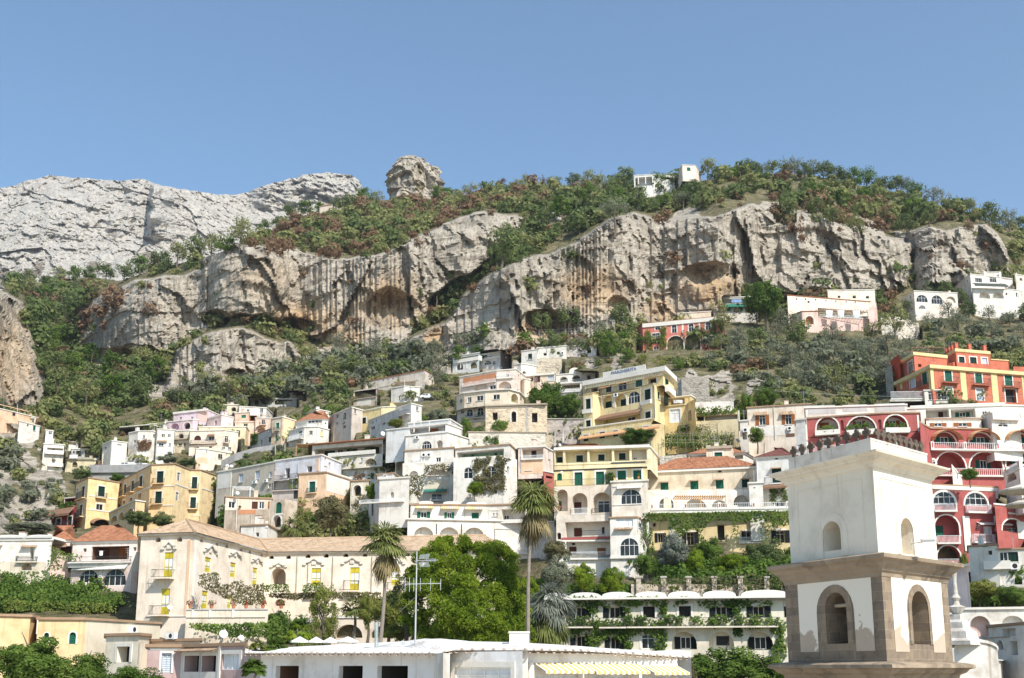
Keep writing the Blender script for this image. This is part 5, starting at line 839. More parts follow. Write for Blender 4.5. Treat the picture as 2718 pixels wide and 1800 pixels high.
def plaster_worn():
    m, n, bs = node_mat('flaking plaster'); n1 = nd(n, 'ShaderNodeTexNoise', Scale=1.0, Detail=8.0, Roughness=.55); lk(n, geo_mapped(n, (.75,)*3), n1.inputs[0]); g_ = nd(n, 'ShaderNodeNewGeometry'); s_ = nd(n, 'ShaderNodeSeparateXYZ'); lk(n, g_.outputs['Position'], s_.inputs[0])
    mr = nd(n, 'ShaderNodeMapRange'); mr.inputs[1].default_value = zB+.6; mr.inputs[2].default_value = zB+3.4; mr.inputs[3].default_value = .30; mr.inputs[4].default_value = -.12; lk(n, s_.outputs[2], mr.inputs[0]); ad = nd(n, 'ShaderNodeMath', operation='ADD'); lk(n, n1.outputs[0], ad.inputs[0]); lk(n, mr.outputs[0], ad.inputs[1])
    r = ramp(n, [(.66, (.80,.72,.60)), (.69, (.46,.36,.27)), (.9, (.50,.40,.31))]); lk(n, ad.outputs[0], r.inputs[0]); lk(n, r.outputs[0], bs.inputs['Base Color']); bs.inputs['Roughness'].default_value = .95; return m
PLM = plaster_worn()
panel(F3[0], 292, 905, 766, 1398, 408, 968, 648); panel(F3[1], 893, 905, 1212, 1402, 984, 968, 1138)
for f, (x0, y0, x1, y1), w_ in ((F3[0], (468,1018,602,1348), .42), (F3[1], (1012,1012,1118,1352), .30)):
    r = f.rect(*px('l', x0, y0), *px('l', x1, y1)); b.ring(f, arch_outline(*r), w_, .05, TS, 'arch_surround', *r)
f = F3[0]; r = f.rect(*px('l', 480, 1100), *px('l', 596, 1120)); q = MB(); q.tube(f.W(r[0], r[3], -.5), f.W(r[2], r[3], -.5), .10, .10, plainm((.42,.33,.24), .8), 8); q.build('bell_beam', b.root, b.base)
q = MB(); q.lathe(f.W((r[0]+r[2])/2+.1, r[3]-.75, -.75), [(.34, 0), (.30, .12), (.22, .3), (.17, .5), (.1, .58), (0, .6)], plainm((.10,.085,.05), .45, .8, 'bronze'), 16); q.build('bell', b.root, b.base)
q = MB(); molding(q, FP, [(.33, zB-.02), (.38, zB+.05), (.95, zB-.02), (1.25, zB-.10), (1.27, zB-.26), (1.0, zB-.34), (.85, zB-.52), (.6, zB-.62), (.55, zB-.75), (.5, -13)], TC); q.build('base_cornice', b.root, b.base)
c = at(*px('l', 1012, 706), 59.0); t_ = thing('floodlight', 'grey floodlight on a bracket at the tower right niche', 'floodlight', c); q = MB(); e_ = at(*px('l', 1080, 698), 57.6); q.tube(c, e_, .03, .03, M_GREY, 6); q.tube(c-Vector((0, 0, .35)), c+Vector((0, 0, .2)), .03, .03, M_GREY, 6); q.build('bracket', t_)
q = MB(); q.box(e_+Vector((-.05, -.1, -.02)), (.62, -.15, .02), (.05, .36, .12), (0, -.03, .10), M_GREY); q.build('lamp_head', t_)
# ------------------------------------------------------------------ church front, walls and roads
b = H('l', 'pink and white church side wall with tall arch', 118, [(1225,850),(1372,838)], 1140, (0.74,0.62,0.58), 'alW 1235 930 1275 1095 0.6', name='church', cat='church', group=None)
b.body(106, [(1235,1120),(1800,1112)], 1600, 'white', 'alW 1388 1170 1516 1300 0.6 pink\nalW 1240 1190 1308 1345 0.6 pink\nal 1590 1168 1732 1230 0.6', reg='l', rim='trim', worn=.9)
b = H('l', 'low white chapel house with dark door and gutter tiles', 98, [(1500,1230),(1800,1205)], 1440, 'white', 'k 1646 1332 1690 1420\nakW 1562 1325 1602 1386\nl 1592 1250 1680 1300 0.6\nbnd 1480 1305 1640 1312 stone', rim='tile', group=None)
b = B('l', 'church_gable', 'weathered white baroque gable with carved finial', 'church front', None)
b.body(86, [(1282,1385),(1562,1385)], 1800, (0.66,0.63,0.58), '', rim=None, worn=1.0, back=2)
f = b.faces[0]; r = f.rect(*px('l', 1282, 1330), *px('l', 1562, 1385)); q = MB(); n = 16; A = [(r[0]+(r[2]-r[0])*(.5-.5*math.cos(math.pi*k/n)), r[1]+(r[3]-r[1])*math.sin(math.pi*k/n)) for k in range(n+1)]; GW = wallm((.66,.63,.58), 1.0)
q.poly([f.W(p, z, .002) for p, z in A], GW)
for (p, z), (p2, z2) in zip(A, A[1:]): q.poly([f.W(p, z+.12, .14), f.W(p2, z2+.12, .14), f.W(p2, z2-.1, .14), f.W(p, z-.1, .14)], GW); q.poly([f.W(p, z+.12, .14), f.W(p2, z2+.12, .14), f.W(p2, z2+.12, -1.5), f.W(p, z+.12, -1.5)], GW)
q.build('pediment', b.root, b.base); am = (r[0]+r[2])/2-.9; zt = r[3]; q = MB(); q.lathe(f.W(am, zt-.3, -.8), [(2.1, 0), (2.1, .3), (1.5, .5), (1.4, 1.0), (.95, 1.25), (.9, 1.7), (.6, 1.9), (.55, 2.3)], GW, 4); q.build('pedestal', b.root, b.base)
q = MB(); q.lathe(f.W(am, zt+2.0, -.8), [(.3, 0), (.55, .35), (.7, .55), (.3, .7), (.2, 1.0), (.36, 1.25), (.2, 1.5), (.15, 2.4), (.24, 3.3), (.3, 3.6), (.12, 3.9), (0, 4.1)], GW, 10); q.build('finial', b.root, b.base)
b.body(86.5, [(1562,1450),(1660,1475),(1800,1478)], 1800, (0.66,0.63,0.58), 'bnd 1570 1520 1800 1530', reg='l', rim='trim', worn=1.0, back=3)
def WALL(reg, label, Y, pts, bot, col=(0.44,0.40,0.34), sc=1.1, name='retaining_wall', cat='wall', feats='', **k):
    b = B(reg, name, label, cat); b.root['kind'] = 'thing'; k.setdefault('rim', None); k.setdefault('back', 1.2); b.body(Y, pts, bot, 'stone', feats, wm=stonem(col, sc, .42, 'dry stone'), wname='stonework', **k); return b
b = WALL('k', 'long garden wall with stone pillars above the white roof vaults', 146, [(930,172),(2345,176)], 330, (0.44,0.37,0.29))
for x in (975, 1200, 1425, 1655, 1890, 2125): b.body(145.6, [(x,102),(x+44,101)], 260, 'stone', '', reg='k', rim=(0.5,0.46,0.4), rimo=.1, back=.5, wname='pillar', wm=stonem((.48,.41,.33), 1.1, .4))
q = MB(); f = b.faces[0]
for xa, xb in ((1022,1198),(1246,1422),(1472,1652),(1700,1888),(1936,2122)):
    p, g_ = at(*px('k', xa, 120), 145.9), at(*px('k', xb, 120), 145.9); zb_ = z_of(px('k', 0, 172)[1], 145.9); q.tube(p, g_, .02, .02, M_IRON, 4); n = 16
    for k in range(n): a_ = p.lerp(g_, (k+.5)/n); q.tube((a_.x, a_.y, zb_), a_, .012, .012, M_IRON, 4, False)
q.build('railing', b.root, b.base)
WALL('d', 'square grey stone wall on the slope right of the yellow guesthouse', 232, [(1405,482),(1692,466)], 640, (0.36,0.32,0.27))
WALL('d', 'shaded stone wall left of the square grey stone wall', 234, [(1300,520),(1408,500)], 640, (0.40,0.37,0.33))
WALL('d', 'tall grey retaining wall below the big leafy tree', 232, [(-20,905),(385,908)], 1180, (0.38,0.34,0.31), .7, rim=(0.42,0.39,0.36))
WALL('h', 'rubble wall behind the small orange roofed tower', 190, [(1088,218),(1372,205)], 330, (0.50,0.45,0.37), 1.6)
WALL('d', 'steep rubble bank under the vine terraces', 196, [(1180,1300),(1482,1270)], 1400, (0.46,0.43,0.38), 1.6)
WALL('c', 'tan stone terrace wall under the large plain white house', 308, [(1668,285),(1925,270)], 440, (0.55,0.47,0.36))
WALL('r', 'pale stone terrace wall in the olives right of the pale villa', 325, [(1468,1050),(1590,1045),(1706,1085)], 1150, (0.58,0.52,0.44))
WALL('a', 'grey stone wall above the road with parked vans', 279, [(1130,838),(1480,828)], 930, (0.46,0.43,0.39))
WALL('i', 'stone wall edge beneath the orange villa', 250, [(1290,800),(1345,770)], 1000, (0.36,0.33,0.28))
WALL('d', 'whitewashed wall with shed roof right of guesthouse arch', 208, [(1540,738),(1770,728),(1950,726)], 830, (0.60,0.56,0.52), .6)
WALL('d', 'tall rough wall behind the vine terraces', 207, [(1700,940),(2010,900)], 1120, (0.50,0.47,0.42), 1.5)
WALL('b', 'stone retaining wall below the lean to porch house', 300, [(1460,640),(1720,560)], 700, (0.42,0.40,0.32))
def ROAD(reg, Y, pts, label):
    P = [px(reg, x, y) for x, y in pts]; z = [z_of(v, Y_) for (u, v), Y_ in zip(P, Y)]; A = [at(u, v, Y_) for (u, v), Y_ in zip(P, Y)]; q = MB(); m_ = plainm((.17,.165,.16), .9, name='asphalt'); cm = plainm((.27,.265,.26), .9, name='concrete')
    for a, c in zip(A, A[1:]):
        bk_ = Vector((0, 7, 0)); q.poly([a, c, c+bk_, a+bk_], m_); q.poly([a-Vector((0, 0, 1.1)), c-Vector((0, 0, 1.1)), c+Vector((0, -.02, .75)), a+Vector((0, -.02, .75))], cm); q.poly([a+Vector((0, -.02, .75)), c+Vector((0, -.02, .75)), c+Vector((0, .25, .75)), a+Vector((0, .25, .75))], cm); q.poly([a-Vector((0, -.6, 9)), c-Vector((0, -.6, 9)), c-Vector((0, -.6, 1.1)), a-Vector((0, -.6, 1.1))], stonem((.30,.28,.26), .8, .3)); q.poly([a-Vector((0, 0, 1.1)), c-Vector((0, 0, 1.1)), c-Vector((0, -.62, 1.1)), a-Vector((0, -.62, 1.1))], cm)
    o = q.build('road'); tag(o, kind='structure'); return A
ROAD('a', [262, 262, 262], [(930,950),(1250,948),(1600,940)], '')
ROAD('b', [252, 258, 262, 264], [(340,912),(480,832),(680,772),(930,735)], '')
ROAD('c', [296, 292], [(430,705),(620,690)], '')
# name board on the guesthouse roof
f = gh_face; P = [f.loc(*px('d', x, y)) for x, y in ((652,452),(1000,388))]; q = MB(); f.box(q, P[0][0]-1, P[1][0]+1, gh_z+.04, gh_z+1.0, .45, .60, M_WHITE)
sb = q.build('name_board', gh.root, gh.base); fc = bpy.data.curves.new('lettering', 'FONT'); fc.body = 'MARGHERITA'; fc.size = .82; fc.align_x = 'CENTER'; fc.align_y = 'CENTER'; fc.extrude = .03; fc.space_character = 1.15
to = bpy.data.objects.new('lettering', fc); COL.objects.link(to); fc.materials.append(plainm((.10,.16,.30), .6)); c = f.W((P[0][0]+P[1][0])/2, gh_z+.52, .64); to.parent = sb; to.location = c-gh.base
to.rotation_euler = Matrix((f.t, Vector((0, 0, 1)), f.n)).transposed().to_euler()
bpy.context.view_layer.update(); tm_ = bpy.data.meshes.new_from_object(to.evaluated_get(bpy.context.evaluated_depsgraph_get())); tl_ = bpy.data.objects.new('lettering', tm_); COL.objects.link(tl_); tl_.parent = sb; tl_.location = to.location; tl_.rotation_euler = to.rotation_euler; bpy.data.objects.remove(to); tl_.name = 'lettering'
q = MB(); n = 46; fz = gh_z-1.05
for k in range(n): a_ = f.L*(k+.5)/n; f.box(q, a_-.11, a_+.11, fz-.55, fz, .01, .5, wallm((.82,.74,.52), .3))
q.build('corbel_row', gh.root, gh.base)
# ------------------------------------------------------------------ terrain
def _h(i, j, k):
    n = (i*374761393+j*668265263+k*2147483647) & 0x7fffffff
    n = ((n ^ (n >> 13))*1274126177) & 0x7fffffff
    n = ((n ^ (n >> 15))*1103515245+12345) & 0x7fffffff
    return (n & 0xffffff)/float(0xffffff)
def vnoise(p):
    i = np.floor(p).astype(np.int64); f = p-i; f = f*f*(3-2*f); o = 0
    for a in (0, 1):
        for b in (0, 1):
            for c in (0, 1):
                wgt = (f[..., 0] if a else 1-f[..., 0])*(f[..., 1] if b else 1-f[..., 1])*(f[..., 2] if c else 1-f[..., 2])
                o = o+wgt*_h(i[..., 0]+a, i[..., 1]+b, i[..., 2]+c)
    return o*2-1
def fbm(p, octv=4, gain=0.5, ridge=False):
    a, o, s = 1.0, 0, 0
    for k in range(octv):
        n = vnoise(p+17.3*k); o = o+a*((1-2*np.abs(n)) if ridge else n); s += a; a *= gain; p = p*2.03
    return o/s
def facets(P, sx, sz, amp, tilt, seed=0, skew=.35):
    """broken rock: irregular blocks, each set back by its own amount and tilted its own way"""
    a = (P[..., 0]+.6*P[..., 1])/sx+seed*7.7; b = P[..., 2]/sz+skew*a+seed*3.1; wx = fbm(P/(sx*1.3)+seed, 3)*.35; a = a+wx; b = b+wx
    i, j = np.floor(a).astype(np.int64), np.floor(b).astype(np.int64); best = np.full(a.shape, 9.0); ca, cb, hid = np.zeros(a.shape), np.zeros(a.shape), np.zeros(a.shape)
    for di in (-1, 0, 1):
        for dj in (-1, 0, 1):
            x, y = i+di, j+dj; k = x*0+seed; px_, py_ = x+_h(x, y, k+1), y+_h(x, y, k+2); d = (a-px_)**2+(b-py_)**2; m = d < best; best = np.where(m, d, best); ca = np.where(m, px_, ca); cb = np.where(m, py_, cb); hid = np.where(m, _h(x, y, k+3), hid)
    h2 = (hid*7919.13) % 1.0; h3 = (hid*3571.77) % 1.0
    return amp*((hid-.5)*2+tilt*((a-ca)*(h2-.5)*4+(b-cb)*(h3-.62)*4))
CT = """-500 1850 95,300 1850 95,900 1850 104,1400 1850 118,1900 1850 120,2400 1850 92,3100 1850 95
-500 1750 105,0 1750 108,400 1750 118,800 1750 132,1200 1750 141,1600 1750 138,2000 1750 134,2500 1750 118,3100 1750 115
-500 1650 135,0 1650 136,300 1650 138,700 1650 158,1200 1620 154,1600 1560 146,2000 1560 145,2600 1620 134,3100 1600 135
0 1550 146,300 1550 149,800 1540 169,1300 1540 170,1500 1520 156,1900 1500 155,2600 1520 144,3100 1500 145
-500 1450 190,0 1450 172,250 1450 205,600 1450 180,900 1450 181,1300 1450 182,1600 1450 168,2000 1430 168,2500 1420 158,3100 1420 160
-500 1380 225,50 1380 230,450 1370 240,700 1380 185,900 1380 184,1200 1380 186,2500 1350 163
-300 1300 255,0 1300 240,100 1300 244,500 1280 262,700 1300 200,900 1300 208,1200 1300 204,1500 1300 190,1900 1280 186,2400 1280 170
-300 1240 270,100 1240 268,400 1235 284,600 1225 272,800 1240 236,1100 1240 218,1350 1240 222,1600 1210 204,1800 1230 206,2100 1230 190,2600 1220 176,3100 1220 180
-300 1150 290,60 1150 290,250 1150 300,450 1150 302,700 1150 282,900 1150 262,1100 1150 252,1300 1150 242,1500 1150 230,1850 1150 222,2100 1150 200,2500 1150 186,3100 1150 200
-300 1080 300,0 1080 298,120 1080 318,250 1080 345,400 1080 325,600 1080 312,850 1080 288,1000 1080 298,1250 1080 285,1450 1080 262,1700 1080 240,2000 1080 230,2300 1080 248,2700 1060 264
-300 1000 305,0 1000 306,130 1000 385,300 1000 395,500 1000 372,750 1010 352,950 1000 330,1100 990 328,1300 1000 306,1550 1000 275,1800 1000 266,2100 1000 264,2600 1000 272,3100 1000 290
0 940 311,150 940 455,300 940 424,500 940 390,750 940 372,1000 940 364,1150 940 342,1350 940 324,1600 940 300,2000 940 292,2400 940 288,2700 940 296
-300 860 318,0 860 317,140 860 525,300 860 436,500 860 404,620 860 390,800 880 404,1000 880 404,1200 870 378,1500 870 358,1750 860 344,2050 860 338,2400 860 336,2700 860 342,3100 860 350
0 800 322,120 800 565,300 800 446,480 800 424,600 800 396,800 800 408,1000 800 408,1200 800 392,1500 800 368,1800 800 360,2050 800 357,2350 800 362,2650 800 366
-300 780 335,0 775 338,60 745 605,150 745 625,300 740 565,420 708 480,540 705 435,600 705 404,800 720 413,1000 720 415,1300 720 390,1600 700 374,1900 700 368,2200 700 370,2500 690 374,2718 700 378,3100 720 385
600 660 436,700 655 428,900 670 428,1100 640 428,1300 650 405,1500 650 395,1800 620 384,2200 620 385,2500 620 392,2718 645 400
700 625 465,800 600 490,1000 610 470,1200 570 468,1400 570 445,1600 545 425,1900 525 392,2200 525 394,2500 575 408,2700 610 416
740 600 540,850 560 575,1000 530 600,1200 520 580,1400 495 560,1600 495 520,1857 475 470,2056 460 455,2270 485 455,2440 535 455,2718 600 455,3200 640 460"""
CT = np.array([[float(x) for x in q.split()] for q in CT.replace('\n', ',').split(',')])
def tps(c, vals):
    X = c/500.0; d = np.linalg.norm(X[:, None]-X[None], axis=2); K = np.where(d > 0, d*d*np.log(d+1e-12), 0)+np.eye(len(X))*2e-3
    Pm = np.c_[np.ones(len(X)), X]; A = np.block([[K, Pm], [Pm.T, np.zeros((3, 3))]]); wv = np.linalg.solve(A, np.r_[vals, 0, 0, 0])
    def f(q):
        o = np.empty(len(q)); Q = q/500.0
        for a in range(0, len(Q), 20000):
            s = Q[a:a+20000]; dd = np.linalg.norm(s[:, None]-X[None], axis=2); o[a:a+20000] = np.where(dd > 0, dd*dd*np.log(dd+1e-12), 0)@wv[:-3]+np.c_[np.ones(len(s)), s]@wv[-3:]
        return o
    return f
SKY = np.array([(-600,800),(-200,790),(0,772),(42,752),(127,750),(236,734),(317,746),(422,712),(528,688),(591,668),(633,642),(697,628),(735,602),(760,582),(845,566),(929,552),(1000,530),(1100,532),(1200,524),(1259,510),(1352,496),(1449,492),(1525,502),(1600,505),(1690,500),(1760,492),(1857,480),(1992,464),(2056,462),(2132,462),(2220,478),(2309,498),(2436,520),(2487,548),(2541,556),(2600,576),(2650,600),(2718,606),(3000,640),(3300,680)], float)
ug = np.arange(-500, 3221, 5.0); NR = 350; t = np.linspace(0, 1, NR)[:, None]
vs = np.interp(ug, SKY[:, 0], SKY[:, 1])[None]
UG = np.repeat(ug[None], NR, 0); VG = 1900+(vs-1900)*t
fy = tps(CT[:, :2], np.log(CT[:, 2])); YG = np.exp(fy(np.c_[UG.ravel(), VG.ravel()])).reshape(UG.shape)
def blocked(u, v, Y, w_, h_):
    x0, x1, y0, y1 = int(max(0, (u-w_/2)/4)), int(min(680, (u+w_/2)/4+1)), int(max(0, (v-h_)/4)), int(min(450, v/4+1))
    if x1 <= x0 or y1 <= y0: return 0.0
    return float((BD[y0:y1, x0:x1] > Y+1.5).mean())
def inpoly(U, V, poly):
    r = np.zeros(U.shape, bool); n = len(poly)
    for i in range(n):
        x1, y1 = poly[i]; x2, y2 = poly[(i+1) % n]
        if y1 == y2: continue
        c = ((y1 > V) != (y2 > V)) & (U < (x2-x1)*(V-y1)/(y2-y1)+x1); r ^= c
    return r
def blur(A, n=1):
    for _ in range(n):
        A = np.pad(A, 1, mode='edge'); A = (A[1:-1, 1:-1]*2+A[:-2, 1:-1]+A[2:, 1:-1]+A[1:-1, :-2]+A[1:-1, 2:])/6
    return A
ROCKP = [[(-520,700),(0,762),(60,800),(102,900),(116,960),(122,1118),(70,1105),(0,1080),(-520,1050)],
  [(215,815),(330,755),(420,735),(480,740),(540,715),(545,870),(430,945),(270,975),(165,945),(180,860)],
  [(535,690),(580,652),(640,640),(700,645),(800,665),(900,680),(1000,672),(1100,630),(1180,590),(1270,565),(1400,575),(1380,630),(1300,690),(1150,790),(1110,860),(1080,900),(1010,925),(880,915),(800,885),(700,840),(620,835),(545,862)],
  [(430,1040),(470,930),(560,880),(640,872),(760,912),(800,940),(740,985),(640,1000),(560,1040)],
  [(1010,960),(1090,900),(1180,850),(1230,785),(1290,735),(1380,690),(1480,665),(1560,625),(1620,580),(1680,560),(1750,585),(1900,572),(2020,545),(2150,566),(2280,606),(2420,650),(2420,720),(2400,770),(2250,775),(2000,775),(1920,870),(1700,860),(1500,925),(1400,925),(1330,960),(1200,955),(1080,965)],
  [(2410,610),(2520,600),(2620,592),(2660,640),(2690,730),(2560,745),(2430,775)]]
SEMI = [[(640,905),(760,915),(1010,930),(1010,990),(800,1015),(620,1015)], [(170,960),(430,975),(450,1065),(300,1070),(200,1020)], [(1000,960),(1200,960),(1420,940),(1400,985),(1150,1000)], [(1750,600),(1800,560),(2000,530),(2150,535),(2350,600),(2500,640),(2400,700),(2100,640)], [(-520,1150),(60,1120),(165,1240),(180,1410),(-520,1440)], [(1320,640),(1420,560),(1480,570),(1400,640)], [(1780,1000),(1920,950),(2050,1020),(2000,1090),(1850,1080)], [(1540,940),(1650,930),(1800,1000),(1780,1080),(1560,1060)]]
WARM = [(790,850,150,70,.9),(600,850,60,40,.6),(1890,765,110,60,.9),(700,740,110,90,.35),(1040,800,120,90,.75),(1160,900,40,60,.9),(1570,770,140,90,.7),(1440,870,90,60,.6),(20,960,120,190,.55),(370,950,110,40,.9),(640,1000,60,30,.7),(900,900,90,40,.8),(1750,820,80,50,.6)]
CAVES = [(1890,728,72,34,11),(1045,825,75,62,8),(1160,900,34,55,9),(1640,822,34,36,7),(1440,865,62,42,10),(570,846,40,26,13),(365,946,84,26,12),(780,872,75,34,8),(625,993,30,17,8),(1530,740,50,70,5)]
Pn = np.stack([UG/60, VG/60, UG*0], -1); edge = fbm(Pn, 4)*14; edge2 = fbm(Pn+50, 4)*14
rock = np.zeros(UG.shape); FWD = (0, 4, -7, -9, -2, 0); kern = np.hanning(31); kern /= kern.sum()
for p, fwd in zip(ROCKP, FWD):
    m = inpoly(UG+edge, VG+edge2, p); rock = np.maximum(rock, m*1.0)
    # stand the face up: it keeps the depth of its foot and only leans back a little
    has = m.any(0); vb_ = np.where(has, np.where(m, VG, 0).max(0), 0); idx_ = np.nonzero(has)[0]; vb_ = np.interp(np.arange(len(ug)), idx_, vb_[idx_]); vb_ = np.convolve(np.pad(vb_, 15, mode='edge'), kern, 'valid')
    rb_ = np.clip(((vb_-1900)/(vs[0]-1900)*(NR-1)).astype(int), 0, NR-1); yb_ = YG[rb_, np.arange(len(ug))][None]; face = yb_+fwd+.16*np.maximum(0, YG-yb_); mw_ = blur(m*1.0, 1); YG = YG*(1-mw_)+np.minimum(YG+4, face)*mw_
semi = np.zeros(UG.shape)
for p in SEMI: semi = np.maximum(semi, inpoly(UG+edge, VG+edge2, p)*1.0)
rock = np.maximum(rock, semi*(fbm(Pn*1.8+9, 4) > np.where((VG > 1100) & (UG < 260), -.22, -.05)))
rockS = blur(rock, 3); warm = np.zeros(UG.shape)
for (cu, cv, ru, rv, s) in WARM: warm = np.maximum(warm, s*np.clip(1.5-1.5*np.sqrt(((UG-cu+edge*1.5)/ru)**2+((VG-cv+edge2*1.5)/rv)**2), 0, 1))
BD = np.zeros((450, 680)); bu, bv = np.meshgrid(np.arange(680)*4+2., np.arange(450)*4+2.)
# dig the slope back behind every house front
for XY, z0, z1 in CARVE:
    for p, q in zip(XY, XY[1:]):
        (ua, va), (ub, vb) = pix((p.x, p.y, (z0+z1)/2)), pix((q.x, q.y, (z0+z1)/2))
        if ub-ua < 3: continue
        vt = min(pix((p.x, p.y, z1))[1], pix((q.x, q.y, z1))[1]); vbm = max(pix((p.x, p.y, z0))[1], pix((q.x, q.y, z0))[1])
        m = (UG > ua-6) & (UG < ub+6) & (VG > vt-3) & (VG < vbm+3); fr = np.clip((UG-ua)/(ub-ua), 0, 1)
        fb = np.clip((bu-ua)/(ub-ua), 0, 1); vt1, vt2 = pix((p.x, p.y, z1))[1], pix((q.x, q.y, z1))[1]; vb1, vb2 = pix((p.x, p.y, z0))[1], pix((q.x, q.y, z0))[1]
        mb_ = (bu > ua) & (bu < ub) & (bv > vt1+(vt2-vt1)*fb) & (bv < vb1+(vb2-vb1)*fb); BD = np.where(mb_, np.maximum(BD, 1/((1-fb)/p.y+fb/q.y)), BD)
        iy = (1-fr)/p.y+fr/q.y; YG = np.where(m, np.maximum(YG, 1/iy+1.2), YG)
A = (UG-U0)/FPX; Bb = (V0-VG)/FPX; D0, D1, D2 = A, CP-Bb*SP, SP+Bb*CP
def world(Y): return np.stack([D0/D1*Y, Y, D2/D1*Y], -1)
Pw = world(YG)
big = fbm(Pw/np.array([38, 60, 55.]), 4)*9+fbm(Pw/np.array([90, 90, 120.])+3, 3)*6
flute = fbm(Pw/np.array([4.5, 9, 34.])+11, 4, .55, True)*2.2
led = fbm(np.stack([Pw[..., 0]/30, Pw[..., 1]/40, Pw[..., 2]/5.5], -1)+5, 4, .6, True)*1.7
fine = fbm(Pw/2.6+2, 4, .6)*1.1
rm = rockS > .02; fac = np.zeros(UG.shape); Pr = Pw[rm]
fac[rm] = facets(Pr, 24, 44, 4.6, .32, 1)+facets(Pr, 8, 17, 2.1, .45, 2)+facets(Pr, 3.0, 6.5, .9, .6, 3)+facets(Pr, 20, 6, .9, .4, 5, .1)
far_ok = np.clip((YG-255)/60, 0, 1)
disp = rockS*(big*.5+flute*.22+led*.75+fine*.9+fac*.95)*np.clip((YG-200)/120, 0.25, 1.0)+(1-rockS)*far_ok*(fbm(Pw/25+7, 4)*3.0)
for (cu, cv, ru, rv, dp) in CAVES:
    r2 = ((UG-cu+edge*.9)/ru)**2+((VG-cv+edge2*.9)/rv)**2; disp -= .72*dp*np.sqrt(np.clip(1-r2, 0, 1))*np.clip(1.2-(VG-cv)/rv*.5, .3, 1.4)
disp *= np.clip(t*NR/4, 0, 1); YG2 = YG-disp
Pw = world(YG2)
ext = [Pw]; last = Pw[-1]
for dy, dz in ((12, -1), (40, -8), (120, -40), (320, -160)): e = last.copy(); e[:, 1] += dy; e[:, 0] *= (last[:, 1]+dy)/last[:, 1]; e[:, 2] += dz; ext.append(e[None])
f0 = Pw[0].copy(); f0[:, 1] -= 14; f0[:, 2] = -13.0
PV = np.concatenate([f0[None]]+ext, 0)
def grid_mesh(name, PV, mat, cols=None, smooth=False):
    nr, nc = PV.shape[:2]; idx = np.arange(nr*nc).reshape(nr, nc); Q = np.stack([idx[:-1, :-1], idx[:-1, 1:], idx[1:, 1:], idx[1:, :-1]], -1).reshape(-1, 4); N = len(Q)
    me = bpy.data.meshes.new(name); me.vertices.add(nr*nc); me.vertices.foreach_set('co', np.ascontiguousarray(PV, dtype=np.float32).ravel()); me.loops.add(N*4); me.loops.foreach_set('vertex_index', Q.astype(np.int32).ravel())
    me.polygons.add(N); me.polygons.foreach_set('loop_start', np.arange(0, N*4, 4, dtype=np.int32)); me.polygons.foreach_set('loop_total', np.full(N, 4, dtype=np.int32)); me.polygons.foreach_set('use_smooth', np.full(N, smooth, bool))
    me.materials.append(mat); me.update(); me.validate()
    if cols is not None:
        at_ = me.color_attributes.new('Zone', 'FLOAT_COLOR', 'POINT'); at_.data.foreach_set('color', np.concatenate([cols.reshape(-1, 3), np.ones((nr*nc, 1))], 1).astype(np.float32).ravel())
    o = bpy.data.objects.new(name, me); COL.objects.link(o); return o
